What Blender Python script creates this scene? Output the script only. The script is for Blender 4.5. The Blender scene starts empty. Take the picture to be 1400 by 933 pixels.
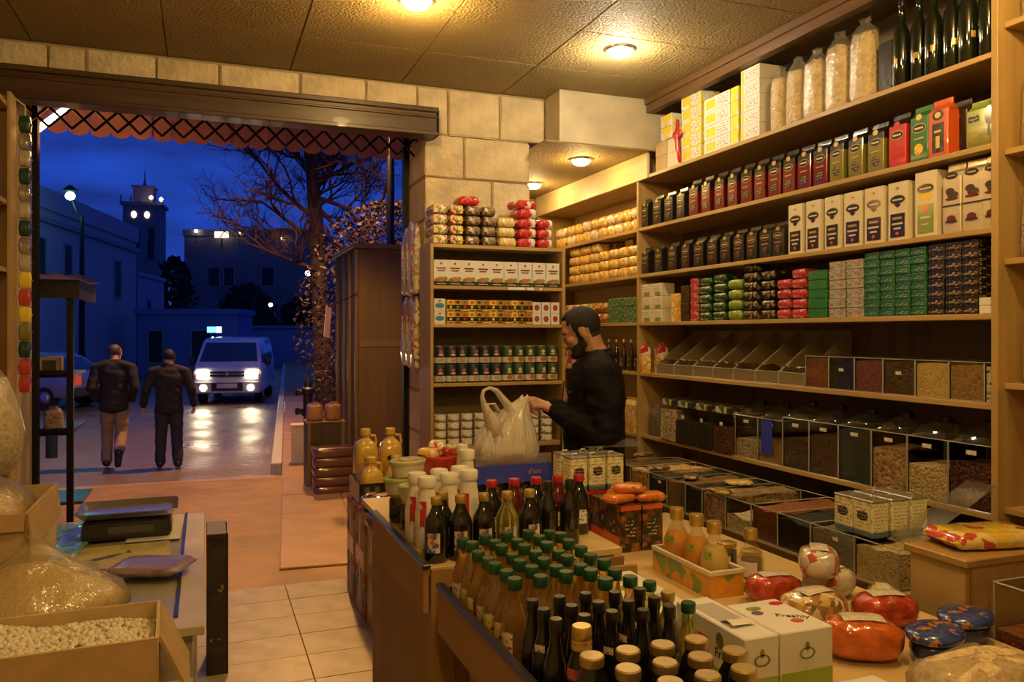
import bpy, bmesh, math, random
from mathutils import Vector, Matrix, Euler, noise
random.seed(11)
sc = bpy.context.scene
col = sc.collection
PI = math.pi
R = math.radians
# ------------------------------------------------------------ camera, sky, exposure
FP = 1100.0                      # focal length in pixels of the 1400 x 933 frame
YAW = math.atan(420.0 / FP)
HZ = 456.0                       # horizon row
EYE = 1.6
cam_d = bpy.data.cameras.new('camera')
cam = bpy.data.objects.new('camera', cam_d)
col.objects.link(cam)
cam.location = (0, 0, EYE)
cam.rotation_euler = (R(90), 0, -YAW)
cam_d.sensor_width = 36
cam_d.lens = FP / 1400 * 36
cam_d.shift_y = -(466.5 - HZ) / 1400
cam_d.clip_start = 0.05
cam_d.clip_end = 600
sc.camera = cam
sc.view_settings.view_transform = 'Standard'
sc.view_settings.look = 'None'
sc.view_settings.exposure = 0.0
sc.view_settings.gamma = 1.0
sc.view_settings.use_curve_mapping = False

LAMP_WARM = (1.0, 0.64, 0.235)
LAMP_WHITE = (1.0, 0.83, 0.56)
P_MAIN, P_WHITE, P_LOW, P_ASSUMED = 30.0, 25.0, 9.0, 56.0
P_TUBE = 9.0
P_AWN = 300.0
P_SOD_ASSUMED = 2600.0
P_BEAM = 45.0
SKY = 1.6

world = bpy.data.worlds.new('dusk_sky')
sc.world = world
world.use_nodes = True
wn = world.node_tree
wn.nodes.clear()
w_out = wn.nodes.new('ShaderNodeOutputWorld')
w_bg = wn.nodes.new('ShaderNodeBackground')
w_tc = wn.nodes.new('ShaderNodeTexCoord')
w_map = wn.nodes.new('ShaderNodeMapping')
w_map.inputs['Scale'].default_value = (1.6, 1.6, 6.0)
w_n = wn.nodes.new('ShaderNodeTexNoise')
w_n.inputs['Scale'].default_value = 2.6
w_n.inputs['Detail'].default_value = 6
w_n.inputs['Roughness'].default_value = 0.55
w_cr = wn.nodes.new('ShaderNodeValToRGB')
w_cr.color_ramp.elements[0].position = 0.36
w_cr.color_ramp.elements[0].color = (0.0065, 0.016, 0.115, 1)
w_cr.color_ramp.elements[1].position = 0.66
w_cr.color_ramp.elements[1].color = (0.010, 0.042, 0.31, 1)
wn.links.new(w_tc.outputs['Generated'], w_map.inputs['Vector'])
wn.links.new(w_map.outputs['Vector'], w_n.inputs['Vector'])
wn.links.new(w_n.outputs['Fac'], w_cr.inputs['Fac'])
wn.links.new(w_cr.outputs['Color'], w_bg.inputs['Color'])
w_bg.inputs['Strength'].default_value = SKY
wn.links.new(w_bg.outputs['Background'], w_out.inputs['Surface'])

# ------------------------------------------------------------ places: where a sight line meets a known plane
CA, SA = math.cos(YAW), math.sin(YAW)
def ray(u, v=HZ):
    a = (u - 700) / FP
    return Vector((SA + CA * a, CA - SA * a, (HZ - v) / FP))
def onX(u, v, X):
    r = ray(u, v); t = X / r.x
    return Vector((X, r.y * t, EYE + r.z * t))
def onY(u, v, Y):
    r = ray(u, v); t = Y / r.y
    return Vector((r.x * t, Y, EYE + r.z * t))
def onZ(u, v, Z):
    r = ray(u, v); t = (Z - EYE) / r.z
    return Vector((r.x * t, r.y * t, Z))
def at(u, v, d):
    r = ray(u, v)
    return Vector((r.x * d, r.y * d, EYE + r.z * d))
def yu(u, X=3.0):
    return onX(u, HZ, X).y
def xu(u, Y=5.0):
    return onY(u, HZ, Y).x

# ------------------------------------------------------------ materials
MATS = {}
def nt_new(name):
    m = bpy.data.materials.new(name); m.use_nodes = True
    n = m.node_tree.nodes; l = m.node_tree.links
    b = n['Principled BSDF']
    return m, n, l, b
def S(b, **kw):
    for k, val in kw.items():
        k = k.replace('_', ' ')
        if k in b.inputs:
            b.inputs[k].default_value = val
def c4(c): return (c[0], c[1], c[2], 1)
def coords(n, l, scale=(1, 1, 1), rot=(0, 0, 0)):
    tc = n.new('ShaderNodeTexCoord'); mp = n.new('ShaderNodeMapping')
    mp.inputs['Scale'].default_value = scale
    mp.inputs['Rotation'].default_value = rot
    l.new(tc.outputs['Object'], mp.inputs['Vector'])
    return mp.outputs['Vector']
def bump(n, l, b, src, strength=.3, dist=.01):
    bp = n.new('ShaderNodeBump')
    bp.inputs['Strength'].default_value = strength
    bp.inputs['Distance'].default_value = dist
    l.new(src, bp.inputs['Height'])
    l.new(bp.outputs['Normal'], b.inputs['Normal'])
def plain(name, c, rough=.5, metal=0., coat=0., var=.0, vs=20., bs=0., bscale=60., bd=.004, sss=0.):
    """one colour with a little natural variation and fine relief"""
    if name in MATS: return MATS[name]
    m, n, l, b = nt_new(name)
    S(b, Base_Color=c4(c), Roughness=rough, Metallic=metal, Coat_Weight=coat, Coat_Roughness=.08)
    vec = None
    if var > 0 or bs > 0: vec = coords(n, l)
    if var > 0:
        t = n.new('ShaderNodeTexNoise'); t.inputs['Scale'].default_value = vs; t.inputs['Detail'].default_value = 4
        l.new(vec, t.inputs['Vector'])
        r = n.new('ShaderNodeValToRGB')
        r.color_ramp.elements[0].position = .3; r.color_ramp.elements[1].position = .7
        r.color_ramp.elements[0].color = c4([max(0, x * (1 - var)) for x in c])
        r.color_ramp.elements[1].color = c4([min(1, x * (1 + var)) for x in c])
        l.new(t.outputs['Fac'], r.inputs['Fac']); l.new(r.outputs['Color'], b.inputs['Base Color'])
    if bs > 0:
        t2 = n.new('ShaderNodeTexNoise'); t2.inputs['Scale'].default_value = bscale; t2.inputs['Detail'].default_value = 3
        l.new(vec, t2.inputs['Vector'])
        bump(n, l, b, t2.outputs['Fac'], bs, bd)
    MATS[name] = m
    return m
def ramp(n, cols, interp='CONSTANT'):
    r = n.new('ShaderNodeValToRGB'); r.color_ramp.interpolation = interp
    e = r.color_ramp.elements
    while len(e) < len(cols): e.new(.5)
    for i, c in enumerate(cols):
        e[i].position = i / len(cols) if interp == 'CONSTANT' else i / max(1, len(cols) - 1)
        e[i].color = c4(c)
    return r
def busy(name, cols, scale=40., rough=.3, coat=.4, stretch=(1, 1, 1)):
    """printed wrapper: patches of several inks, crisp edges"""
    if name in MATS: return MATS[name]
    m, n, l, b = nt_new(name)
    vec = coords(n, l, stretch)
    nz = n.new('ShaderNodeTexNoise'); nz.inputs['Scale'].default_value = scale * .6; nz.inputs['Detail'].default_value = 2
    l.new(vec, nz.inputs['Vector'])
    mx = n.new('ShaderNodeMixRGB'); mx.blend_type = 'ADD'; mx.inputs['Fac'].default_value = .03
    l.new(vec, mx.inputs['Color1']); l.new(nz.outputs['Color'], mx.inputs['Color2'])
    vo = n.new('ShaderNodeTexVoronoi'); vo.inputs['Scale'].default_value = scale
    l.new(mx.outputs['Color'], vo.inputs['Vector'])
    sp = n.new('ShaderNodeSeparateColor'); l.new(vo.outputs['Color'], sp.inputs['Color'])
    r = ramp(n, cols); l.new(sp.outputs['Red'], r.inputs['Fac'])
    l.new(r.outputs['Color'], b.inputs['Base Color'])
    S(b, Roughness=rough, Coat_Weight=coat, Coat_Roughness=.1)
    MATS[name] = m
    return m
def printed(name, bg, ink, ink2=None, rows=90., rough=.45, dens=.52):
    """label with rows of small print"""
    if name in MATS: return MATS[name]
    rows *= .42; dens += .035
    m, n, l, b = nt_new(name)
    vec = coords(n, l, (1, 1, 1))
    sp = n.new('ShaderNodeSeparateXYZ'); l.new(vec, sp.inputs['Vector'])
    s1 = n.new('ShaderNodeMath'); s1.operation = 'MULTIPLY'; s1.inputs[1].default_value = rows
    l.new(sp.outputs['Z'], s1.inputs[0])
    fr = n.new('ShaderNodeMath'); fr.operation = 'FRACT'; l.new(s1.outputs[0], fr.inputs[0])
    gt = n.new('ShaderNodeMath'); gt.operation = 'GREATER_THAN'; gt.inputs[1].default_value = .45; l.new(fr.outputs[0], gt.inputs[0])
    tx = n.new('ShaderNodeTexNoise'); tx.inputs['Scale'].default_value = rows * 2.6; tx.inputs['Detail'].default_value = 1
    l.new(vec, tx.inputs['Vector'])
    g2 = n.new('ShaderNodeMath'); g2.operation = 'GREATER_THAN'; g2.inputs[1].default_value = dens; l.new(tx.outputs['Fac'], g2.inputs[0])
    ml = n.new('ShaderNodeMath'); ml.operation = 'MULTIPLY'; l.new(gt.outputs[0], ml.inputs[0]); l.new(g2.outputs[0], ml.inputs[1])
    big = n.new('ShaderNodeTexNoise'); big.inputs['Scale'].default_value = rows * .35
    l.new(vec, big.inputs['Vector'])
    g3 = n.new('ShaderNodeMath'); g3.operation = 'GREATER_THAN'; g3.inputs[1].default_value = .56; l.new(big.outputs['Fac'], g3.inputs[0])
    ic = n.new('ShaderNodeMixRGB'); ic.inputs['Color1'].default_value = c4(ink); ic.inputs['Color2'].default_value = c4(ink2 or ink)
    l.new(g3.outputs[0], ic.inputs['Fac'])
    mx = n.new('ShaderNodeMixRGB'); mx.inputs['Color1'].default_value = c4(bg)
    l.new(ml.outputs[0], mx.inputs['Fac']); l.new(ic.outputs['Color'], mx.inputs['Color2'])
    l.new(mx.outputs['Color'], b.inputs['Base Color'])
    S(b, Roughness=rough)
    MATS[name] = m
    return m
def wood(name, c1, c2, axis='Y', scale=1., rough=.5, coat=.0):
    if name in MATS: return MATS[name]
    m, n, l, b = nt_new(name)
    st = {'X': (1.2, 22, 22), 'Y': (22, 1.2, 22), 'Z': (22, 22, 1.2)}[axis]
    vec = coords(n, l, [x * scale for x in st])
    t = n.new('ShaderNodeTexNoise'); t.inputs['Scale'].default_value = 1.0; t.inputs['Detail'].default_value = 6; t.inputs['Roughness'].default_value = .6
    l.new(vec, t.inputs['Vector'])
    r = ramp(n, [c1, c2], 'LINEAR')
    r.color_ramp.elements[0].position = .32; r.color_ramp.elements[1].position = .68
    l.new(t.outputs['Fac'], r.inputs['Fac']); l.new(r.outputs['Color'], b.inputs['Base Color'])
    S(b, Roughness=rough, Coat_Weight=coat)
    bump(n, l, b, t.outputs['Fac'], .12, .002)
    MATS[name] = m
    return m
def grain(name, cols, scale=160., rough=.55, bs=.9, bd=.004):
    """a heap of seeds: rounded cells of varied tint"""
    if name in MATS: return MATS[name]
    m, n, l, b = nt_new(name)
    vec = coords(n, l)
    vo = n.new('ShaderNodeTexVoronoi'); vo.inputs['Scale'].default_value = scale
    l.new(vec, vo.inputs['Vector'])
    sp = n.new('ShaderNodeSeparateColor'); l.new(vo.outputs['Color'], sp.inputs['Color'])
    r = ramp(n, cols, 'LINEAR'); l.new(sp.outputs['Green'], r.inputs['Fac'])
    l.new(r.outputs['Color'], b.inputs['Base Color'])
    iv = n.new('ShaderNodeMath'); iv.operation = 'SUBTRACT'; iv.inputs[0].default_value = 1.; l.new(vo.outputs['Distance'], iv.inputs[1])
    bump(n, l, b, iv.outputs[0], bs, bd)
    S(b, Roughness=rough)
    MATS[name] = m
    return m
def emit(name, c, s):
    if name in MATS: return MATS[name]
    m, n, l, b = nt_new(name)
    S(b, Base_Color=c4(c), Emission_Color=c4(c), Emission_Strength=s)
    MATS[name] = m
    return m
def clear(name, tint=(1, 1, 1), gloss=.14, rough=.06, body=0., body_c=(.8, .8, .8), wrinkle=0., ws=30., fres=.28):
    """thin clear plastic or glass: see-through with a sheen; body adds milky film"""
    if name in MATS: return MATS[name]
    m, n, l, b = nt_new(name)
    n.remove(b)
    out = [x for x in n if x.type == 'OUTPUT_MATERIAL'][0]
    tr = n.new('ShaderNodeBsdfTransparent'); tr.inputs['Color'].default_value = c4(tint)
    gl = n.new('ShaderNodeBsdfGlossy'); gl.inputs['Roughness'].default_value = rough
    lw = n.new('ShaderNodeLayerWeight'); lw.inputs['Blend'].default_value = .25
    ad = n.new('ShaderNodeMath'); ad.operation = 'MULTIPLY_ADD'; ad.inputs[1].default_value = fres; ad.inputs[2].default_value = gloss * .05
    ad.use_clamp = True
    l.new(lw.outputs['Fresnel'], ad.inputs[0])
    mix = n.new('ShaderNodeMixShader')
    l.new(ad.outputs[0], mix.inputs['Fac']); l.new(gl.outputs[0], mix.inputs[2])
    if body > 0:
        df = n.new('ShaderNodeBsdfDiffuse'); df.inputs['Color'].default_value = c4(body_c)
        tl = n.new('ShaderNodeBsdfTranslucent'); tl.inputs['Color'].default_value = c4(body_c)
        m2 = n.new('ShaderNodeMixShader'); m2.inputs['Fac'].default_value = .45
        l.new(df.outputs[0], m2.inputs[1]); l.new(tl.outputs[0], m2.inputs[2])
        m1 = n.new('ShaderNodeMixShader'); m1.inputs['Fac'].default_value = body
        l.new(tr.outputs[0], m1.inputs[1]); l.new(m2.outputs[0], m1.inputs[2]); l.new(m1.outputs[0], mix.inputs[1])
    else:
        l.new(tr.outputs[0], mix.inputs[1])
    if wrinkle > 0:
        vec = coords(n, l)
        t = n.new('ShaderNodeTexNoise'); t.inputs['Scale'].default_value = ws; t.inputs['Detail'].default_value = 3
        l.new(vec, t.inputs['Vector'])
        bp = n.new('ShaderNodeBump'); bp.inputs['Strength'].default_value = wrinkle; bp.inputs['Distance'].default_value = .02
        l.new(t.outputs['Fac'], bp.inputs['Height']); l.new(bp.outputs['Normal'], gl.inputs['Normal'])
    l.new(mix.outputs[0], out.inputs['Surface'])
    MATS[name] = m
    return m

# ------------------------------------------------------------ mesh building
class MB:
    def __init__(s):
        s.v = []; s.f = []; s.m = []
    def add(s, vs, fs, mi=0):
        o = len(s.v); s.v.extend([tuple(p) for p in vs])
        for f in fs:
            s.f.append(tuple(i + o for i in f)); s.m.append(mi)
        return s
    def bx(s, x0, x1, y0, y1, z0, z1, mi=0, M=None):
        vs = [Vector((x, y, z)) for z in (z0, z1) for y in (y0, y1) for x in (x0, x1)]
        if M is not None: vs = [M @ p for p in vs]
        return s.add(vs, [(0, 2, 3, 1), (4, 5, 7, 6), (0, 1, 5, 4), (2, 6, 7, 3), (0, 4, 6, 2), (1, 3, 7, 5)], mi)
    def loft(s, loops, mi=0, cap0=True, cap1=True):
        n = len(loops[0]); vs = [p for lp in loops for p in lp]; fs = []
        for i in range(len(loops) - 1):
            for j in range(n):
                k = (j + 1) % n
                fs.append((i * n + j, i * n + k, (i + 1) * n + k, (i + 1) * n + j))
        if cap0: fs.append(tuple(range(n - 1, -1, -1)))
        if cap1: fs.append(tuple((len(loops) - 1) * n + j for j in range(n)))
        return s.add(vs, fs, mi)
    def lathe(s, prof, n=16, c=(0, 0, 0), mi=0, cap0=True, cap1=True, sx=1., sy=1.):
        loops = [[(c[0] + r * sx * math.cos(2 * PI * j / n), c[1] + r * sy * math.sin(2 * PI * j / n), c[2] + z) for j in range(n)] for r, z in prof]
        return s.loft(loops, mi, cap0, cap1)
    def tube(s, pts, r, n=8, mi=0, sq=None):
        pts = [Vector(p) for p in pts]
        rs = r if isinstance(r, (list, tuple)) else [r] * len(pts)
        loops = []; up = Vector((0, 0, 1))
        prev = None
        for i, p in enumerate(pts):
            t = (pts[min(i + 1, len(pts) - 1)] - pts[max(i - 1, 0)]).normalized()
            if prev is None:
                a = up if abs(t.z) < .9 else Vector((1, 0, 0))
                x = t.cross(a).normalized()
            else:
                x = (prev - t * prev.dot(t)).normalized()
            prev = x
            y = t.cross(x)
            loops.append([p + x * (rs[i] * math.cos(2 * PI * j / n)) + y * (rs[i] * (sq or 1.) * math.sin(2 * PI * j / n)) for j in range(n)])
        return s.loft(loops, mi)
    def ell(s, c, r, nu=12, nv=8, mi=0, M=None, p=2.):
        if not isinstance(r, (tuple, list)): r = (r, r, r)
        def pw(x): return math.copysign(abs(x) ** (2. / p), x)
        loops = []
        for i in range(nv + 1):
            th = -PI / 2 + PI * i / nv
            lp = []
            for j in range(nu):
                ph = 2 * PI * j / nu
                q = Vector((r[0] * pw(math.cos(th)) * pw(math.cos(ph)), r[1] * pw(math.cos(th)) * pw(math.sin(ph)), r[2] * pw(math.sin(th))))
                if M is not None: q = M @ q
                lp.append(q + Vector(c))
            loops.append(lp)
        vs = [loops[0][0]] + [q for lp in loops[1:-1] for q in lp] + [loops[-1][0]]
        fs = []
        for j in range(nu): fs.append((0, 1 + (j + 1) % nu, 1 + j))
        for i in range(nv - 2):
            for j in range(nu):
                k = (j + 1) % nu
                fs.append((1 + i * nu + j, 1 + i * nu + k, 1 + (i + 1) * nu + k, 1 + (i + 1) * nu + j))
        t = len(vs) - 1; o = 1 + (nv - 2) * nu
        for j in range(nu): fs.append((o + j, o + (j + 1) % nu, t))
        return s.add(vs, fs, mi)
    def grid(s, fn, nu, nv, mi=0):
        vs = [fn(i / nu, j / nv) for j in range(nv + 1) for i in range(nu + 1)]
        fs = [(j * (nu + 1) + i, j * (nu + 1) + i + 1, (j + 1) * (nu + 1) + i + 1, (j + 1) * (nu + 1) + i) for j in range(nv) for i in range(nu)]
        return s.add(vs, fs, mi)
    def prism(s, pts, y0, y1, mi=0):
        """outline in x,z pushed along y"""
        return s.loft([[(x, y0, z) for x, z in pts], [(x, y1, z) for x, z in pts]], mi)
    def mesh(s, name, mats, smooth=False, bevel=0., seg=1, auto=None):
        me = bpy.data.meshes.new(name)
        me.from_pydata(s.v, [], s.f)
        for mt in (mats if isinstance(mats, (list, tuple)) else [mats]): me.materials.append(mt)
        me.polygons.foreach_set('material_index', s.m)
        bm = bmesh.new(); bm.from_mesh(me)
        if bevel > 0:
            bmesh.ops.bevel(bm, geom=[e for e in bm.edges if e.is_manifold and e.calc_face_angle(0) > .6], offset=bevel, segments=seg, affect='EDGES', profile=.5)
        bmesh.ops.recalc_face_normals(bm, faces=bm.faces)
        bm.to_mesh(me); bm.free()
        if smooth:
            me.polygons.foreach_set('use_smooth', [True] * len(me.polygons))
            if auto is not None:
                bm = bmesh.new(); bm.from_mesh(me)
                for e in bm.edges:
                    if e.is_manifold and e.calc_face_angle(0) > auto: e.smooth = False
                bm.to_mesh(me); bm.free()
        me.update()
        return me
    def build(s, name, mats, parent=None, smooth=False, bevel=0., seg=1, loc=None, rz=None, auto=None):
        return link(name, s.mesh(name, mats, smooth, bevel, seg, auto), parent, loc, rz)
def link(name, data, parent=None, loc=None, rz=None):
    o = bpy.data.objects.new(name, data); col.objects.link(o)
    if parent is not None: o.parent = parent
    if loc is not None: o.location = loc
    if rz is not None: o.rotation_euler = (0, 0, rz)
    return o
def tag(o, label, cat, group=None, kind=None):
    if label is not None: o['label'] = label
    if cat is not None: o['category'] = cat
    if group: o['group'] = group
    if kind: o['kind'] = kind
    return o
def thing(name, label, cat, loc=(0, 0, 0), rz=0, group=None):
    o = link(name, None, None, loc, rz); o.empty_display_size = .05
    return tag(o, label, cat, group)
def struct(o):
    o['kind'] = 'structure'; return o
def clone(o, parent=None):
    c = o.copy(); col.objects.link(c); c.parent = parent
    for ch in list(o.children): clone(ch, c)
    return c
PROTO = {}
def put(key, builder, loc, rz, label, cat, group=None, scale=None, rot=None):
    if key in PROTO: o = clone(PROTO[key])
    else: o = PROTO[key] = builder()
    o.location = loc
    o.rotation_euler = rot if rot is not None else (0, 0, rz)
    o.scale = scale if scale is not None else (1, 1, 1)
    return tag(o, label, cat, group)
ORD = ['first', 'second', 'third', 'fourth', 'fifth', 'sixth', 'seventh', 'eighth', 'ninth', 'tenth', 'eleventh', 'twelfth', 'thirteenth', 'fourteenth', 'fifteenth', 'sixteenth', 'seventeenth', 'eighteenth', 'nineteenth', 'twentieth', 'twenty-first', 'twenty-second', 'twenty-third', 'twenty-fourth', 'twenty-fifth']
def evaluated(o, name):
    """finished mesh of an object with modifiers or of a text, worked out in a scratch scene"""
    ts = bpy.data.scenes.new('scratch'); ts.collection.objects.link(o)
    vl = ts.view_layers[0]; vl.update()
    me = bpy.data.meshes.new_from_object(o.evaluated_get(vl.depsgraph)); me.name = name
    bpy.data.scenes.remove(ts)
    return me
def text_mesh(txt, size, mat, extrude=.0006, name='lettering'):
    cu = bpy.data.curves.new(name, 'FONT'); cu.body = txt; cu.size = size; cu.extrude = extrude
    cu.align_x = 'CENTER'; cu.align_y = 'CENTER'; cu.resolution_u = 2
    o = bpy.data.objects.new('tmp_text', cu)
    me = evaluated(o, name)
    me.materials.clear(); me.materials.append(mat)
    bpy.data.objects.remove(o); bpy.data.curves.remove(cu)
    return me
def text(txt, size, mat, parent, loc, rot=(PI / 2, 0, 0), name='lettering', extrude=.0006):
    k = ('text', txt, size, mat.name)
    if k not in PROTO: PROTO[k] = text_mesh(txt, size, mat, extrude, name)
    o = link(name, PROTO[k], parent, loc); o.rotation_euler = rot
    return o
# ------------------------------------------------------------ the room
ZC = 3.27          # ceiling
YF = 5.27          # inner face of the street wall
XR = 2.97          # front edge of the right wall shelving
M_tile = plain('floor_tile_stone', (.45, .35, .165), .4, var=.22, vs=7, bs=.12, bscale=12)
M_grout = plain('grout', (.16, .12, .07), .9)
M_plaster = plain('rough_ceiling_plaster', (.30, .215, .080), .68, var=.08, vs=3, bs=1., bscale=62, bd=.02)
M_gap = plain('ceiling_joint', (.2, .17, .12), .9)
M_stone = plain('limestone_block', (.57, .46, .275), .8, var=.2, vs=7, bs=.9, bscale=24, bd=.016)
M_stone2 = plain('limestone_block_pale', (.62, .51, .325), .8, var=.18, vs=9, bs=.9, bscale=30, bd=.014)
M_mortar = plain('mortar', (.36, .28, .16), .95, bs=.3)
M_marble = plain('veined_stone_panel', (.48, .41, .27), .35, var=.2, vs=4)
M_wall = plain('painted_wall', (.42, .35, .23), .8, var=.08)
M_pine = wood('pine_shelf', (.38, .245, .08), (.50, .335, .125), 'Y', 1., .45)
M_pineZ = wood('pine_upright', (.36, .232, .075), (.46, .305, .11), 'Z', 1., .45)
M_pineX = wood('pine_board_x', (.38, .245, .08), (.50, .335, .125), 'X', 1., .45)
M_back = wood('shaded_back_panel', (.13, .085, .035), (.19, .125, .05), 'Z', .6, .6)  # shade inside the bays is darkened into this board colour
M_fascia = wood('pale_fascia', (.62, .47, .22), (.80, .66, .40), 'Y', .5, .4)
M_beam = wood('dark_stained_beam', (.030, .014, .006), (.085, .040, .015), 'X', .8, .4, .15)
M_crown = wood('dark_crown_wood', (.10, .05, .02), (.17, .09, .035), 'Y', .8, .4)
M_iron = plain('black_iron', (.012, .010, .010), .45, .6)

floor = struct(MB().bx(-1.4, 3.4, -1.8, 5.30, -.12, -.006).bx(2.149, 3.4, 5.30, 7.3, -.12, -.006).build('floor', M_grout))
TX, TY = .6, .298
tile_me = MB().bx(.002, TX - .002, .002, TY - .002, -.03, 0).mesh('floor_tile', M_tile, bevel=.0015)
for i in range(-2, 5):
    for j in range(-6, 18):
        x = .475 + (i - 1) * TX + .0; y = 5.298 - (j + 1) * TY
        if y < -1.7 or (j < 0 and x < 2.1): continue
        o = link('floor_tile', tile_me, floor, (x, y, random.uniform(-.0008, .0004)))
        if random.random() < .5: o.rotation_euler = (0, 0, PI); o.location.x += TX; o.location.y += TY

ceiling = struct(MB().bx(-1.4, 3.4, -1.8, YF + .1, ZC + .012, ZC + .12).build('ceiling', M_gap))
PXW, PYW = .715, .62
pan_me = MB().bx(.003, PXW - .003, .003, PYW - .003, 0, .02).mesh('ceiling_panel', M_plaster, bevel=.002)
for i in range(-5, 4):
    for j in range(-9, 3):
        x = 1.22 + i * PXW; y = 4.01 + j * PYW
        if x < -1.9 or y > YF: continue
        o = link('ceiling_panel', pan_me, ceiling, (x, y, ZC + random.uniform(0, .002)))

# street wall of limestone blocks with the wide opening
wf = MB()
wf.bx(-1.45, -1.0, YF + .015, YF + .49, -.3, 3.06).bx(1.392, 2.14, YF + .015, YF + .49, -.3, 3.06)
wf.bx(-1.45, 2.264, YF + .015, YF + .14, 3.06, ZC + .05)
wf.bx(2.264, 3.45, YF + .015, YF + .14, 2.913, ZC + .05)
wall_front = struct(wf.build('wall_front', M_mortar))
def block(x0, x1, z0, z1, y0=YF, y1=YF + .12, par=None, mat=None, seed=0):
    g = .006
    bm = bmesh.new()
    w, h, d = x1 - x0 - 2 * g, z1 - z0 - 2 * g, y1 - y0
    bmesh.ops.create_cube(bm, size=1)
    for v_ in bm.verts:
        v_.co = Vector((v_.co.x * w, v_.co.y * d, v_.co.z * h))
    bmesh.ops.bevel(bm, geom=list(bm.edges), offset=.007, segments=2, affect='EDGES')
    rn = random.Random(seed)
    for v_ in bm.verts:
        v_.co += Vector((rn.uniform(-.003, .003), rn.uniform(-.002, .002), rn.uniform(-.003, .003)))
    me = bpy.data.meshes.new('stone_block'); bm.to_mesh(me); bm.free()
    me.materials.append(mat or (M_stone if rn.random() < .55 else M_stone2))
    return link('stone_block', me, par or wall_front, ((x0 + x1) / 2, (y0 + y1) / 2 - rn.uniform(0, .006), (z0 + z1) / 2))
sd = 0
top_u = [-30, 65, 117, 213, 300, 410, 500, 570, 612, 683]
xs = [xu(u, YF) for u in top_u] + [2.264]
for a, b in zip(xs[:-1], xs[1:]):
    sd += 1
    block(a, b, 2.945 if a > 1.3 else 3.06, 3.262, seed=sd)
rows_z = [2.945 - .29 * k for k in range(11)] + [-.2]
for k in range(len(rows_z) - 1):
    zt, zb = rows_z[k], rows_z[k + 1]
    js = [1.38, 1.66, 2.15] if k % 2 == 0 else [1.38, 1.86, 2.15]
    for a, b in zip(js[:-1], js[1:]):
        sd += 1
        block(a, b, zb, zt, YF, YF + (.5 if a == 1.38 else .13), seed=sd)
    sd += 1
    block(-1.44, -1.0, zb, zt, YF, YF + .5, seed=sd)

wall_left = struct(MB().bx(-1.42, -1.3, -1.8, YF, -.1, ZC).build('wall_left', M_wall))
wall_right = struct(MB().bx(3.37, 3.45, -1.8, 7.3, -.1, ZC).build('wall_right', M_wall))
wall_back = struct(MB().bx(-1.42, 3.45, -1.86, -1.75, -.1, ZC).build('wall_back', M_wall))
al = MB().bx(2.10, 2.149, YF + .14, 7.3, -.1, 2.9).bx(2.149, 3.4, 7.2, 7.3, -.1, 2.9)
wall_alcove = struct(al.build('wall_alcove', M_wall))
so = MB().bx(2.264, 3.369, 5.02, 5.06, 2.912, ZC, 0).bx(2.266, 2.3, 5.06, YF + .014, 2.912, ZC, 0)
so.bx(2.15, 3.369, 5.0, 7.3, 2.9, 2.912, 1)
soffit = struct(so.build('ceiling_soffit', [M_marble, M_plaster], bevel=.002))
crown = struct(MB().bx(XR - .03, XR + .03, -1.7, 5.02, 3.17, ZC).bx(XR - .045, XR - .03, -1.7, 5.02, 3.225, ZC).build('trim_1', M_crown, bevel=.003))

# roller shutter box above the opening
hb = thing('shutter_housing', 'long dark stained shutter housing mounted over the street opening', 'beam', (0, 5.12, 2.9))
x0, x1 = -1.3, 1.43
MB().bx(x0, x1, 0, .148, .0, .175).build('housing_body', M_beam, hb, bevel=.006)
mo = MB()
for z0, z1, t in ((.15, .182, .02), (.112, .128, .010), (.0, .026, .012)):
    mo.bx(x0 - .003, x1 + .004, -t, .002, z0, z1)
mo.build('moulding', M_beam, hb, bevel=.004)
MB().bx(x1 + .004, x1 + .012, 0, .14, .004, .17).build('end_cap', M_iron, hb)

# folded-up lattice gate hanging below it
gate = thing('lattice_gate', 'drawn up black iron lattice gate hanging across the top of the opening', 'gate', (0, 5.5, 2.84))
def bar_me(sg):
    h = .25; w = .25
    b = MB().tube([(-w / 2 * sg, 0, 0), (-w * .1 * sg, .003 * sg, h * .4), (w * .1 * sg, -.003 * sg, h * .6), (w / 2 * sg, 0, h)], (.0085), 6)
    for t in (-.25, .25):
        b.ell((w * t * sg, .0, h / 2 + h * t), .011, 6, 4)
    return b.mesh('lattice_bar', M_iron, True)
bms = [bar_me(1), bar_me(-1)]
k = 0
xg = -1.0
while xg < 1.42:
    link('lattice_bar', bms[0], gate, (xg, .0, 0)); link('lattice_bar', bms[1], gate, (xg, .017, 0))
    xg += .125
for yy in (0,):
    MB().bx(-1.02, 1.4, -.012, .03, .25, .275).build('top_rail', M_iron, gate)
for nm, x, lab in (('gate_channel', 1.362, 'black iron gate channel standing against the right jamb'), ('gate_channel', -.985, 'black iron gate channel standing against the left jamb')):
    t = MB().bx(-.018, -.004, -.03, .03, 0, 3.05).bx(-.004, .018, -.03, -.022, 0, 3.05).bx(-.004, .018, .022, .03, 0, 3.05).build(nm, M_iron, None, loc=(x, 5.742, 0))
    tag(t, lab, 'channel', 'gate channels')

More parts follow.
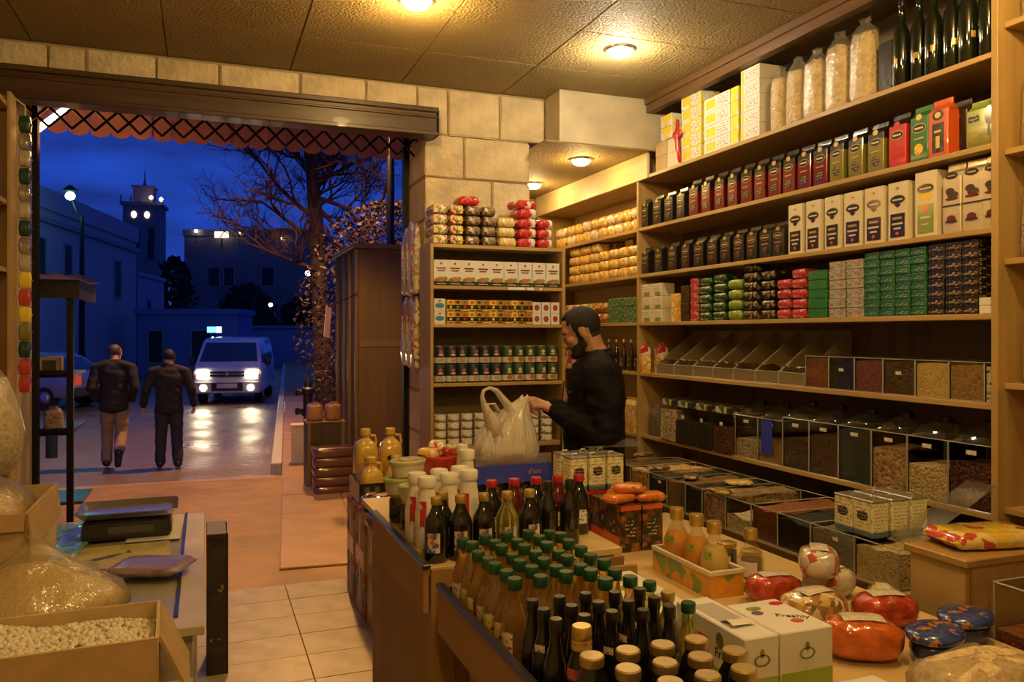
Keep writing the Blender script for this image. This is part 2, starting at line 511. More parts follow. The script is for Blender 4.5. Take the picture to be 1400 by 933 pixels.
# ceiling lamps
M_ring = plain('lamp_ring_chrome', (.55, .5, .42), .25, .9)
M_bulbw = emit('bulb_glow_warm', (1.0, .74, .36), 26.)
M_bulbc = emit('bulb_glow_white', (1.0, .90, .74), 30.)
def downlight(x, y, z, label, colr, power, white=False, r=.075):
    t = thing('ceiling_lamp', label, 'lamp', (x, y, z), 0, 'round ceiling lamps')
    MB().lathe([(r + .018, 0), (r + .018, -.010), (r + .006, -.016), (r - .004, -.010), (r - .004, 0)], 28, cap0=False, cap1=False).build('lamp_ring', M_ring, t, True)
    MB().lathe([(r - .006, -.004), (r - .008, -.018), (r * .75, -.036), (r * .4, -.047), (.004, -.05)], 24, cap0=False).build('bulb', M_bulbc if white else M_bulbw, t, True)
    ld = bpy.data.lights.new('lamp_light', 'POINT'); ld.energy = power; ld.color = colr; ld.shadow_soft_size = .055
    lo = bpy.data.objects.new('lamp_light', ld); col.objects.link(lo); lo.parent = t; lo.location = (0, 0, -.115)
    return t
downlight(.99, 3.93, ZC, 'round ceiling lamp cut by the top edge of the picture', LAMP_WARM, P_MAIN)
downlight(2.28, 4.19, ZC, 'bright white round ceiling lamp in front of the stone soffit', LAMP_WHITE, P_WHITE, True)
downlight(2.62, 5.42, 2.9, 'round ceiling lamp under the soffit nearer to the shop', LAMP_WARM, P_LOW)
downlight(2.66, 6.45, 2.9, 'small round ceiling lamp deep in the alcove', LAMP_WARM, P_LOW)
downlight(.99, 1.45, ZC, 'assumed round ceiling lamp above the front of the bottle table', LAMP_WARM, P_ASSUMED)  # assumed lamp out of view, added to light the foreground
downlight(2.28, 1.7, ZC, 'assumed round ceiling lamp above the near end of the spice shelves', LAMP_WARM, P_ASSUMED)  # also assumed and unseen, lights the near goods
downlight(.2, -.6, ZC, 'assumed round ceiling lamp at the rear of the shop', LAMP_WARM, P_ASSUMED)  # assumed lamp behind the camera, added for light from the rear

# ------------------------------------------------------------ shelving
def board(p, x0, x1, y0, y1, z0, z1, name, mat):
    return MB().bx(x0, x1, y0, y1, z0, z1).build(name, mat, p, bevel=.002)
ZS = {'A': 2.74, 'B': 2.37, 'C': 2.03, 'D': 1.68, 'E': 1.314, 'F': .86}
XB = 3.355
mainbay = thing('wall_shelving', 'long pine wall shelving with six shelves packed with coffee, tea and spices', 'shelving', (0, 0, 0))
for k, z in ZS.items():
    x0 = XR + (.0 if k != 'F' else .02)
    board(mainbay, x0, XB, 2.345, 5.175, z - .024, z, 'shelf', M_pine)
board(mainbay, XR - .005, XB, 2.315, 2.345, 0, 3.17, 'upright', M_pineZ)
board(mainbay, XR - .003, XB, 5.175, 5.2, 0, 2.9, 'upright', M_pineZ)
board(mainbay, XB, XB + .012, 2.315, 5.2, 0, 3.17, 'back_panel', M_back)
alc = thing('wall_shelving', 'pine shelving in the lit alcove beyond the soffit filled with yellow packs', 'shelving', (0, 0, 0))
for k in ('A', 'B', 'C', 'D', 'E', 'F'):
    z = ZS[k]
    board(alc, XR, XB, 5.202, 7.08, z - .024, z, 'shelf', M_pine)
board(alc, XR, XB, 7.08, 7.105, 0, 2.9, 'upright', M_pineZ)
board(alc, XB, XB + .012, 5.202, 7.105, 0, 2.9, 'back_panel', M_fascia)
board(alc, XR - .012, XR + .012, 5.04, 7.1, ZS['A'] - .026, 2.898, 'fascia', M_fascia)
near = thing('wall_shelving', 'near end of the pine wall shelving holding filled plastic bags', 'shelving', (0, 0, 0))
ZN = [2.85, 2.34, 1.90, 1.40, .90]
for z in ZN: board(near, XR + .03, XB, 1.0, 2.313, z - .024, z, 'shelf', M_pine)
board(near, XR, XB, .97, 1.0, 0, 3.17, 'upright', M_pineZ)
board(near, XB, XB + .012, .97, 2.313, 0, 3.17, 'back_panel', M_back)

YU = 4.98
ZU = [2.175, 1.908, 1.66, 1.278, .867]
unit = thing('corner_shelving', 'narrow pine shelving unit standing against the stone wall behind the shopkeeper', 'shelving', (0, 0, 0))
UX0, UX1 = 1.365, 2.265
for z in ZU: board(unit, UX0, UX1, YU, YU + .27, z - .022, z, 'shelf', M_pineX)
board(unit, UX0, UX1, YU, YU + .27, .06, .09, 'shelf', M_pineX)
board(unit, UX0 - .022, UX0 - .0005, YU - .004, YU + .27, 0, ZU[0], 'upright', M_pineZ)
board(unit, UX1 + .0005, UX1 + .024, YU - .004, YU + .27, 0, ZU[0], 'upright', M_pineZ)
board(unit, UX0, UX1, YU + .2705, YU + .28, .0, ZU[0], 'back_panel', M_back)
for a, b in ((695, 718), (720, 730), (738, 741)):
    xa, xb = xu(a, YU), xu(b, YU)
    MB().bx(xa, xb, YU - .0025, YU - .0005, ZU[1] - .02, ZU[1] - .003).build('price_strip', plain('price_paper', (.8, .8, .78), .5), unit)

lsh = thing('left_shelving', 'pine shelving end at the left edge of the picture', 'shelving', (0, 0, 0))
for z in (2.80, 2.29, 1.94, 1.34, .7):
    board(lsh, -1.295, -.955, 2.9, 4.90, z - .025, z, 'shelf', M_pine)
board(lsh, -1.295, -.95, 4.90, 4.925, 0, 2.85, 'upright', M_pineZ)
board(lsh, -.953, -.935, 4.80, 4.93, 0, 2.85, 'face_board', M_pineZ)
# ------------------------------------------------------------ inks and wrappers
K = dict(
 black=plain('foil_black', (.012, .010, .010), .28, coat=.5, bs=.35, bscale=35, bd=.006),
 maroon=plain('foil_maroon', (.16, .012, .012), .28, .2, coat=.5, bs=.35, bscale=35, bd=.006),
 red=plain('foil_red', (.52, .022, .015), .3, coat=.5, bs=.35, bscale=35, bd=.006),
 orange=plain('foil_orange', (.62, .10, .02), .3, coat=.5, bs=.3, bscale=35, bd=.006),
 olive=plain('foil_olive', (.22, .20, .035), .3, .2, coat=.5, bs=.35, bscale=35, bd=.006),
 lime=plain('foil_lime', (.22, .30, .04), .3, coat=.5, bs=.35, bscale=35, bd=.006),
 green=plain('foil_green', (.02, .16, .035), .3, coat=.5, bs=.3, bscale=35, bd=.006),
 dkgreen=plain('foil_dark_green', (.008, .05, .02), .3, coat=.5, bs=.3, bscale=35, bd=.006),
 brown=plain('foil_brown', (.045, .022, .012), .35, coat=.3, bs=.3, bscale=35, bd=.006),
 gold=plain('foil_gold', (.55, .38, .10), .35, .5, bs=.3, bscale=40, bd=.004),
 cream=plain('carton_cream', (.68, .60, .42), .45, bs=.12, bscale=30),
 champagne=plain('foil_champagne', (.62, .53, .36), .32, .3, coat=.3, bs=.3, bscale=26, bd=.006),
 white=plain('carton_white', (.70, .68, .63), .45),
 paper=plain('paper_white', (.74, .72, .68), .6),
 blue=plain('carton_blue', (.03, .05, .50), .4, coat=.2),
 navy=plain('foil_navy', (.012, .03, .12), .25, coat=.6),
 teal=plain('print_teal', (.05, .25, .35), .4),
 yellow=plain('carton_yellow', (.80, .60, .05), .45),
 tin=plain('tin_plate', (.55, .53, .48), .3, .85),
 kraft=plain('corrugated_card', (.40, .26, .11), .75, var=.1, vs=14, bs=.15, bscale=60),
 kraft2=plain('corrugated_card_pale', (.50, .37, .18), .75, var=.1, vs=14),
)
Ink = dict(
 tea=busy('print_tea', [(.30, .35, .25), (.10, .25, .08), (.55, .10, .10), (.5, .5, .45), (.35, .38, .3)], 70, stretch=(1, 1, 2)),
 greenbox=busy('print_green_box', [(.010, .11, .035), (.012, .13, .04), (.008, .09, .03), (.012, .12, .04), (.25, .28, .12)], 95, stretch=(1, 1, 2)),
 blackbox=busy('print_black_box', [(.014, .012, .012), (.02, .016, .014), (.012, .012, .012), (.014, .012, .012), (.4, .28, .1)], 90, stretch=(1, 1, 2)),
 redpack=busy('print_red_pack', [(.45, .02, .03), (.5, .02, .06), (.30, .01, .02), (.45, .03, .04), (.6, .35, .3)], 60),
 mixgreen=busy('print_mixed_green', [(.010, .045, .02), (.015, .08, .03), (.006, .02, .01), (.02, .09, .035), (.35, .4, .15)], 60),
 mixdark=busy('print_mixed_dark', [(.012, .010, .010), (.02, .014, .01), (.012, .01, .01), (.3, .2, .08), (.015, .015, .02)], 60),
 yel=busy('print_yellow_pack', [(.80, .55, .06), (.85, .62, .10), (.75, .45, .05), (.85, .78, .55), (.7, .33, .06)], 55),
 yel2=busy('print_gold_pack', [(.70, .42, .06), (.75, .5, .12), (.62, .34, .05), (.8, .68, .42), (.55, .3, .12)], 50),
 yel3=busy('print_pale_pack', [(.72, .66, .5), (.75, .62, .35), (.45, .45, .5), (.8, .7, .4), (.55, .22, .14)], 45),
 ybox=busy('print_yellow_box', [(.80, .62, .05), (.80, .60, .06), (.75, .74, .70), (.82, .64, .08), (.72, .70, .62)], 28, .45, .1),
 greenred=busy('print_green_red_carton', [(.025, .17, .05), (.03, .2, .06), (.025, .16, .045), (.03, .19, .06), (.5, .45, .36), (.028, .17, .05), (.4, .05, .05), (.03, .18, .05)], 120),
 colour=busy('print_colourful', [(.6, .04, .03), (.75, .5, .05), (.8, .75, .65), (.45, .03, .03), (.25, .4, .06)], 55),
 fruit=busy('print_fruit_pack', [(.75, .70, .55), (.55, .04, .03), (.7, .42, .08), (.2, .32, .06), (.78, .74, .62)], 48),
 beans=busy('print_dark_beans', [(.16, .10, .05), (.24, .15, .08), (.10, .06, .03), (.5, .42, .3), (.2, .13, .06)], 55),
 rice=busy('print_rice_pack', [(.72, .55, .22), (.78, .62, .3), (.66, .45, .15), (.8, .72, .5), (.7, .52, .2)], 55),
 redwhite=busy('print_red_white', [(.55, .03, .02), (.75, .72, .66), (.6, .04, .03), (.74, .68, .6), (.5, .03, .03)], 30),
 canstack=busy('print_jar_stack', [(.60, .44, .06), (.03, .025, .02), (.45, .28, .06), (.35, .10, .05), (.6, .5, .12)], 75),
 pickle=busy('print_pickle_tin', [(.05, .09, .05), (.03, .06, .05), (.45, .42, .35), (.25, .06, .04), (.06, .12, .06)], 80),
 toncan=busy('print_small_tin', [(.66, .62, .52), (.4, .12, .06), (.68, .64, .55), (.35, .35, .12), (.66, .6, .5)], 75),
 olivetin=busy('print_olive_tin', [(.74, .70, .52), (.66, .62, .25), (.76, .72, .58), (.72, .68, .44), (.45, .46, .2)], 60),
 orangetray=busy('print_orange_tray', [(.70, .32, .03), (.66, .26, .03), (.18, .28, .05), (.72, .4, .06), (.66, .30, .04)], 18),
 dkorange=busy('print_dark_orange_box', [(.03, .018, .01), (.05, .03, .015), (.30, .09, .02), (.02, .015, .01), (.12, .05, .02)], 60),
 navyprint=busy('print_navy_pack', [(.015, .04, .20), (.02, .06, .28), (.015, .03, .14), (.45, .16, .03), (.02, .05, .22)], 60, .25, .6),
)
L = dict(
 goldprint=printed('label_gold_on_black', (.015, .012, .012), (.62, .45, .16), (.7, .65, .55), 170, .4, .5),
 dark=printed('label_dark', (.014, .012, .012), (.55, .52, .42), (.5, .36, .12), 190, .4, .5),
 whitetxt=printed('label_white_text', (.74, .71, .64), (.12, .05, .04), (.4, .06, .04), 160, .5, .5),
 yelltxt=printed('label_yellow_text', (.80, .74, .46), (.12, .16, .05), (.35, .3, .05), 170, .5, .5),
 greentxt=printed('label_green_text', (.28, .40, .06), (.08, .12, .02), (.6, .6, .3), 160, .5, .54),
)
def decals(root, dec, w, h, yf):
    for di, d in enumerate(dec):
        b = MB(); kind, a = d[0], d[1:7]
        if kind == 'oval':
            cx, cz, rx, rz, mt, nm = a
            n = 16
            pts = [(cx * w + rx * w * math.cos(2 * PI * j / n), cz * h + rz * h * math.sin(2 * PI * j / n)) for j in range(n)]
        elif kind == 'shield':
            cx, cz, rx, rz, mt, nm = a
            pts = [(cx * w + rx * w * p, cz * h + rz * h * q) for p, q in ((-1, .35), (-.6, .75), (0, .95), (.6, .75), (1, .35), (.85, -.2), (.35, -.55), (0, -1), (-.35, -.55), (-.85, -.2))]
        else:
            x0_, x1_, z0_, z1_, mt, nm = a
            pts = [(x0_ * w, z0_ * h), (x1_ * w, z0_ * h), (x1_ * w, z1_ * h), (x0_ * w, z1_ * h)]
        t = .0008 + .0005 * di
        b.prism(pts, yf - t, yf + .0004)
        b.build(nm, mt, root)
def rrect(w, d, z, r=.2, n=3):
    """rounded rectangle loop"""
    out = []; rr = min(w, d) * r
    for cx, cy, a0 in ((w / 2 - rr, d / 2 - rr, 0), (-w / 2 + rr, d / 2 - rr, PI / 2), (-w / 2 + rr, -d / 2 + rr, PI), (w / 2 - rr, -d / 2 + rr, 1.5 * PI)):
        for k in range(n):
            a = a0 + PI / 2 * k / (n - 1)
            out.append((cx + rr * math.cos(a), cy + rr * math.sin(a), z))
    return out
def gusset(w, d, h, main, top, dec, split=.66, name='coffee_bag'):
    """side-folded coffee bag; front faces -y"""
    def mk():
        t = link(name, None)
        st = [(0, .98, .96), (.04, 1, 1), (.3, 1.0, 1.04), (split, 1, 1)]
        st2 = [(split, 1, 1), (.79, 1, .97), (.91, .97, .12), (.955, .97, .07), (1.0, .97, .07)]
        b = MB()
        b.loft([rrect(w * a, d * c, z * h, .05, 2) for z, a, c in st], 0, True, False)
        b.loft([rrect(w * a, max(.004, d * c), z * h, .05, 2) for z, a, c in st2], 1, False, True)
        b.build('bag_body', [main, top], t, True, auto=.45)
        decals(t, dec, w, h, -d / 2 * 1.02)
        return t
    return mk
def carton(w, d, h, mat, dec=(), name='carton', bev=.0015):
    def mk():
        b = MB().bx(-w / 2, w / 2, -d / 2, d / 2, 0, h)
        if not dec: return b.build(name, mat, None, bevel=bev)
        t = link(name, None)
        b.build('box_body', mat, t, bevel=bev)
        decals(t, dec, w, h, -d / 2)
        return t
    return mk
def pillow_me(w, d, h, crimp=True, n=14, sag=.0, nm='pack', mats=None, seed=1, p=2.6):
    """sealed bag lying flat: long axis x"""
    b = MB(); rn = random.Random(seed)
    loops = []
    m = 12
    for i in range(n + 1):
        t = -1 + 2 * i / n
        f = max(.0, 1 - abs(t) ** (p * 3.2)) ** (1 / 2.2)
        f = max(f, .05)
        lp = []
        for j in range(m):
            a = 2 * PI * j / m
            cy = math.copysign(abs(math.cos(a)) ** .4, math.cos(a)); cz = math.copysign(abs(math.sin(a)) ** .42, math.sin(a))
            k = 1 + rn.uniform(-.05, .05)
            lp.append((t * w / 2, cy * d / 2 * (.80 + .2 * f) * k, h / 2 + cz * h / 2 * f * k))
        loops.append(lp)
    b.loft(loops, 0)
    if crimp:
        for s_ in (-1, 1):
            b.bx(s_ * w / 2 - .006, s_ * w / 2 + .006, -d * .40, d * .40, h / 2 - .0015, h / 2 + .0015)
    return b.mesh(nm, mats, True, auto=1.0)
def pack(w, d, h, mat, name='food_pack', seed=1, lab=None):
    def mk():
        me = pillow_me(w, d, h, nm=name, mats=mat, seed=seed)
        if lab is None: return link(name, me)
        t = link(name, None); link('wrapper', me, t)
        b = MB(); n = 14
        b.grid(lambda s, q: (w * .22 * (2 * s - 1), -d / 2 * .93 - .003 + .03 * d * (2 * q - 1) ** 2, h * .5 + h * .30 * (2 * q - 1)), 4, 4)
        b.build('label', lab, t, True)
        return t
    return mk
RZ = -PI / 2   # goods on the right wall face into the shop
def wrow(uedges, key, builder, z, desc, cat, group, X=XR + .02, back=.036, start=0, where='', rev=False, scale=None, jitter=.004, dz=0.):
    """goods side by side along the right wall; uedges are the sight columns of their centres"""
    for i, u in enumerate(uedges):
        y = yu(u, X)
        lab = '%s %s %s' % (ORD[start + i], desc, where)
        o = put(key, builder, (X + back + random.uniform(0, jitter), y, z + dz + .0004), RZ + random.uniform(-.05, .05), lab.strip(), cat, group, scale)
def lin(a, b, n): return [a + (b - a) * i / (n - 1) for i in range(n)] if n > 1 else [a]

# ---- shelf A : boxes, pasta bags, black bottles
X_ = XR + .02
def wall_stack(u0, u1, zb, n, hh, d, mat, key, desc, cat, group, name='carton', mats=None, wshrink=.985, dec=None, X=X_, jit=.003):
    y0, y1 = yu(u0, X), yu(u1, X); w = (y0 - y1) * wshrink
    for k in range(n):
        mt = mats[k % len(mats)] if mats else mat
        put((key, k % len(mats) if mats else 0), carton(w, d, hh - .0008, mt, dec(mt) if dec else (), name, .003), (X + d / 2 + random.uniform(0, jit), (y0 + y1) / 2, zb + k * hh + .0005), RZ + random.uniform(-.012, .012), desc % ('bottom' if k == 0 else 'top' if k == n - 1 else ORD[k] + ' up'), cat, group)
def ydec(mt):
    return [('rect', -.42, -.05, .2, .8, K['yellow'], 'yellow_panel'), ('rect', .02, .44, .14, .86, L['whitetxt'], 'label')]
def ydec2(mt):
    return [('rect', -.46, -.34, .05, .95, K['yellow'], 'yellow_panel'), ('rect', -.25, .4, .16, .84, L['whitetxt'], 'label')]
gA = 'yellow and white boxes on the top shelf'
zA = ZS['A']
wall_stack(896, 911, zA, 2, .105, .12, K['kraft2'], 'kA0', 'pale box, %s, at the soffit end of the top shelf', 'box', gA)
wall_stack(903, 918, zA + .21, 2, .085, .12, Ink['ybox'], 'kA1', 'yellow box, %s, set on pale boxes by the soffit', 'box', gA, X=X_ + .005)
wall_stack(912, 929, zA, 2, .10, .12, K['cream'], 'kA1b', 'cream box, %s, beside the red ribbon on the top shelf', 'box', gA)
wall_stack(931, 958, zA, 5, .088, .15, Ink['ybox'], 'kA2', 'yellow box, %s, of the stack right of the red ribbon', 'box', gA, dec=ydec)
wall_stack(962, 998, zA, 4, .088, .15, K['white'], 'kA3', 'wide white box, %s, of the middle yellow stack on top shelf', 'box', gA, dec=ydec)
wall_stack(998.5, 1009, zA, 4, .088, .15, Ink['ybox'], 'kA3b', 'narrow yellow box, %s, beside the wide white boxes', 'box', gA)
wall_stack(1012, 1038, zA, 5, .085, .15, K['white'], 'kA4', 'white box, %s, of the tallest stack on the top shelf', 'box', gA, dec=ydec2)
# red ribbon bow tied over the boxes
rb = MB()
yr = yu(927, X_ - .01)
rb.tube([(X_ - .012, yr, zA + .30), (X_ - .016, yr + .005, zA + .2), (X_ - .012, yr - .004, zA + .1), (X_ - .014, yr - .03, zA + .01)], [.010, .016, .018, .012], 6)
rb.ell((X_ - .02, yr + .02, zA + .20), (.012, .035, .03), 8, 6); rb.ell((X_ - .02, yr - .03, zA + .20), (.012, .03, .028), 8, 6)
tag(rb.build('gift_ribbon', K['red'], None, True), 'dark red ribbon bow tied round the boxes on the top shelf', 'ribbon')
M_film = clear('clear_film', (.97, .95, .9), .5, .12, .16, (.8, .76, .66), .7, 45)
M_pasta = grain('dry_pasta', [(.62, .50, .30), (.72, .60, .38), (.56, .43, .24)], 46, .6, 1., .01)
def tied_bag(w, d, h, content, film, name='pasta_bag', seed=0, fillf=.86):
    """clear bag filled with dry food, its neck gathered and folded over"""
    def mk():
        t = link(name, None); rn = random.Random(seed)
        def loops(grow, z1):
            out = []
            for zf, a in ((0, .86), (.03, .97), (.15, 1.0), (.4, .98), (.7, .95), (.82, .86), (.90, .6), (.955, .28), (1.0, .42)):
                if zf > z1 + .001: break
                lp = []
                for x, y, z in rrect(w * a + grow, d * a * (1 if zf < .85 else .7) + grow, zf * h, .38, 4):
                    k = 1 + rn.uniform(-.035, .035)
                    lp.append((x * k, y * k, z + (rn.uniform(-.012, .012) if zf > .8 else 0)))
                out.append(lp)
            return out
        MB().loft(loops(-.006, .82), 0).build('contents', content, t, True)
        MB().loft(loops(.002, 1.0), 0).build('film', film, t, True)
        return t
    return mk
for i, (u, hh, ww) in enumerate(((1057, .36, .115), (1079, .37, .125), (1105, .37, .145), (1136, .40, .15), (1170, .41, .145))):
    put(('pasta', i), tied_bag(ww, .11, hh, M_pasta, M_film, 'pasta_bag', i + 3), (X_ + .06, yu(u, X_), zA + .0005), RZ, '%s clear bag of dry pasta from the left on the top shelf' % ORD[i], 'bag', 'pasta bags on the top shelf')
tag(MB().bx(-.04, .04, -.05, .05, 0, .25).build('carton', K['black'], None, bevel=.002, loc=(X_ + .09, yu(1201, X_), zA), rz=RZ), 'plain black box between pasta bags and black bottles', 'box')
M_dkglass = plain('dark_bottle_glass', (.008, .007, .006), .06, coat=.8)
M_dkglass2 = plain('near_black_green_glass', (.006, .010, .004), .06, coat=.8)
M_amber = plain('brown_bottle_glass', (.035, .012, .004), .07, coat=.8)
M_capgold = plain('gold_cap', (.62, .44, .12), .3, .7)
M_capjar = plain('dull_gold_lid', (.50, .36, .14), .38, .6)
M_capgreen = plain('green_cap', (.008, .07, .025), .28, coat=.5)
M_capblack = plain('black_cap', (.012, .012, .013), .3, coat=.4)
M_capwhite = plain('white_cap', (.80, .76, .66), .4)
M_capred = plain('red_cap', (.45, .02, .02), .35, coat=.3)
def bottle(prof, glass, cap, capz, capr, caph, lab=None, labz=None, name='bottle', n=16, neckband=None, inner=None):
    """prof: (radius, z) outline; label is a curved strip on the front"""
    def mk():
        t = link(name, None)
        if inner:
            MB().lathe([(max(.001, r - .003), max(z, .004)) for r, z in prof if z <= inner[1]] , n).build('contents', inner[0], t, True, auto=.9)
        MB().lathe(prof, n).build('glass', glass, t, True, auto=.9)
        MB().lathe([(capr * .96, capz), (capr, capz + caph * .12), (capr, capz + caph * .86), (capr * .9, capz + caph), (.001, capz + caph)], n, cap1=False).build('cap', cap, t, True, auto=.6)
        if neckband:
            z0, z1, rr, mt = neckband
            MB().lathe([(rr, z0), (rr, z1)], n, cap0=False, cap1=False).build('neck_label', mt, t, True)
        if lab:
            z0, z1, rr, half = labz
            MB().grid(lambda s, q: (rr * math.sin((2 * s - 1) * half), -rr * math.cos((2 * s - 1) * half), z0 + (z1 - z0) * q), 8, 1).build('label', lab, t, True)
        return t
    return mk
wine = [(.036, 0), (.039, .006), (.039, .20), (.036, .235), (.018, .275), (.015, .30), (.0145, .345), (.017, .347), (.017, .36)]
for i, u in enumerate((1222, 1243, 1265, 1288, 1312, 1337)):
    put('wineA', bottle(wine, M_dkglass2, M_capblack, .352, .018, .04, K['gold'], (.10, .125, .0396, .25), 'wine_bottle'), (X_ + .05 + .012 * (i % 2), yu(u, X_), zA + .0004), RZ + .3 * i, '%s tall black glass bottle from the left on the top shelf' % ORD[i], 'bottle', 'black bottles on the top shelf', (1, 1, 1.1))

# ---- shelf B : foil coffee bags
zB = ZS['B']
em = lambda cz, mt=None: ('shield', 0, cz, .34, .10, mt or L['dark'], 'emblem')
def coffee(main, top, e1, lab, badge=None, split=.66, w=.098, d=.068, h=.235, nm='coffee_bag'):
    dec = [('oval', 0, .80, .17, .055, badge or K['gold'], 'badge'), ('oval', 0, .60, .38, .085, K['gold'], 'emblem_rim'), ('oval', 0, .60, .35, .072, K['black'], 'emblem'), ('rect', -.24, .24, .585, .615, K['cream'], 'brand_line')]
    if lab: dec += [('rect', -.26, .26, .40, .425, K['gold'], 'brand_line'), ('oval', 0, .22, .24, .10, lab, 'label')]
    return gusset(w, d, h, main, top, dec, split, nm)
wrow([880, 897, 913, 929], 'cbG', coffee(K['black'], K['black'], L['goldprint'], Ink['dkorange'], h=.21), zB, 'black coffee bag with gold print from the alcove end of the upper shelf', 'coffee bag', 'black and gold coffee bags on the upper shelf')
wrow([947, 964, 982, 1000, 1019, 1038, 1057, 1077, 1098, 1120], 'cbR', coffee(K['maroon'], K['black'], L['dark'], L['goldprint']), zB, 'dark red coffee bag with black top from the left on upper shelf', 'coffee bag', 'dark red coffee bags on the upper shelf')
wrow([1143, 1169, 1196], 'cbO', coffee(K['olive'], K['black'], L['dark'], L['goldprint']), zB, 'olive gold coffee bag from the left on the upper shelf', 'coffee bag', 'olive coffee bags on the upper shelf')
put('cbRed', coffee(K['red'], K['black'], L['dark'], None, K['red'], .78, h=.245), (X_ + .036, yu(1226, X_), zB), RZ, 'bright red coffee bag with black top on the upper shelf', 'coffee bag', 'bright coffee bags on the upper shelf')
put('cbGreen', coffee(K['green'], K['green'], L['dark'], Ink['yel'], K['gold'], .8, h=.25), (X_ + .036, yu(1256, X_), zB), RZ, 'bright green coffee bag beside the bright red one', 'coffee bag', 'bright coffee bags on the upper shelf')
put('cbOr', gusset(.10, .068, .255, K['orange'], K['orange'], [('rect', -.3, .3, .08, .58, K['black'], 'label'), ('oval', 0, .72, .28, .09, K['black'], 'emblem'), ('oval', 0, .72, .16, .05, K['gold'], 'badge'), ('rect', -.18, .18, .42, .46, K['gold'], 'brand_line'), ('rect', -.1, .1, .15, .36, K['gold'], 'figure_print')], .8), (X_ + .036, yu(1282, X_), zB), RZ, 'orange red coffee bag with tall black label on the upper shelf', 'coffee bag', 'bright coffee bags on the upper shelf')
put('cbBr', gusset(.10, .07, .25, K['brown'], K['brown'], [('oval', 0, .24, .26, .13, L['goldprint'], 'label'), ('oval', 0, .72, .2, .06, K['red'], 'badge')], .8), (X_ + .12, yu(1308, X_ + .085), zB), RZ, 'dark brown coffee bag right of the orange red one', 'coffee bag', 'bright coffee bags on the upper shelf')
put('cbLm', gusset(.15, .07, .20, K['olive'], K['lime'], [('oval', .22, .62, .14, .2, K['navy'], 'cup_picture'), ('rect', .17, .25, .2, .42, K['navy'], 'cup_stem'), ('rect', -.42, -.1, .55, .68, L['dark'], 'label')], .45, 'food_pack'), (X_ + .04, yu(1343, X_) + .005, zB), RZ, 'wide lime green pack with dark goblet picture by the upright', 'pack')

# ---- shelf C : black coffee bags, cream boxes, gold bags
zC = ZS['C']
wrow(lin(881, 1063, 11), 'cbK', coffee(K['black'], K['black'], L['goldprint'], Ink['dkorange'], K['gold'], h=.195, w=.10), zC, 'black coffee bag with gold seal from the left on middle shelf', 'coffee bag', 'black coffee bags on the middle shelf')
def creambox(lab, em_):
    return carton(.112, .085, .27, K['cream'], [('oval', 0, .70, .40, .085, K['gold'], 'emblem_rim'), ('oval', 0, .70, .37, .072, K['black'], 'emblem'), ('rect', -.26, .26, .685, .712, K['cream'], 'brand_line'), ('shield', 0, .60, .14, .04, K['black'], 'emblem_tail'), ('rect', -.36, .36, .06, .46, K['black'], 'label'), ('rect', -.24, .24, .36, .40, K['gold'], 'brand_line'), ('rect', -.28, .28, .27, .30, K['cream'], 'brand_line'), ('rect', -.18, .18, .19, .22, K['cream'], 'brand_line'), ('oval', 0, .12, .08, .03, K['orange'], 'badge'), ('oval', 0, .9, .06, .018, K['gold'], 'badge')], 'coffee_box')
wrow([1086, 1111, 1137, 1164, 1193, 1226], 'boxK', creambox(L['dark'], L['goldprint']), zC, 'cream coffee box with black label from the left on middle shelf', 'coffee box', 'cream coffee boxes on the middle shelf', back=.046)
put('boxG', carton(.115, .085, .29, K['cream'], [('oval', 0, .62, .3, .06, K['yellow'], 'badge'), ('oval', 0, .74, .40, .075, K['gold'], 'emblem_rim'), ('oval', 0, .74, .37, .062, K['black'], 'emblem'), ('rect', -.26, .26, .73, .75, K['cream'], 'brand_line'), ('rect', -.36, .36, .06, .50, K['lime'], 'label'), ('oval', 0, .43, .16, .045, K['orange'], 'badge'), ('rect', -.22, .22, .28, .31, K['cream'], 'brand_line'), ('rect', -.16, .16, .18, .2, K['cream'], 'brand_line')], 'coffee_box'), (X_ + .045, yu(1265, X_), zC), RZ, 'cream coffee box with green label on the middle shelf', 'coffee box', 'cream coffee boxes on the middle shelf')
goldbag = gusset(.09, .07, .30, K['champagne'], K['champagne'], [('oval', 0, .82, .34, .05, K['black'], 'emblem'), ('rect', -.22, .22, .812, .83, K['gold'], 'brand_line'), ('oval', -.08, .60, .24, .05, K['brown'], 'cup_picture'), ('oval', .08, .545, .3, .05, K['brown'], 'cup_picture'), ('oval', .02, .49, .36, .02, K['maroon'], 'saucer'), ('rect', -.49, .49, .385, .405, K['brown'], 'band'), ('oval', 0, .2, .24, .055, K['maroon'], 'seal'), ('oval', 0, .165, .32, .02, K['brown'], 'saucer')], .8)
wrow([1300, 1327, 1355], 'gb', goldbag, zC, 'champagne foil coffee bag with cup picture from the left on middle shelf', 'coffee bag', 'champagne coffee bags on the middle shelf', back=.037)

# ---- shelf D : teas and small boxes in stacks
zD = ZS['D']
def dstack(u0, u1, n, hh, d, mats, key, desc, cat, group, name='tea_box', zb=zD, X=X_, jit=.006):
    wall_stack(u0, u1, zb, n, hh, d, None, key, desc, cat, group, name, mats, .97, None, X, jit)
gD = 'tea boxes and packs stacked on the fourth shelf'
def bgdec(mt): return [('rect', -.1, .4, .05, .34, K['lime'], 'green_patch'), ('rect', -.42, .3, .5, .88, L['whitetxt'], 'label')]
for j, (a, b_) in enumerate(((875, 889), (889.5, 904))):
    wall_stack(a, b_, zD, 3, .092, .11, K['cream'], ('dA', j), ('left' if j == 0 else 'right') + ' cream box with green patch, %s of its stack, fourth shelf', 'tea box', gD, 'tea_box', dec=bgdec)
dstack(916, 928, 2, .095, .07, [Ink['yel']], 'dB', 'narrow yellow box, %s, beside the cream green boxes', 'tea box', gD, X=X_ - .005)
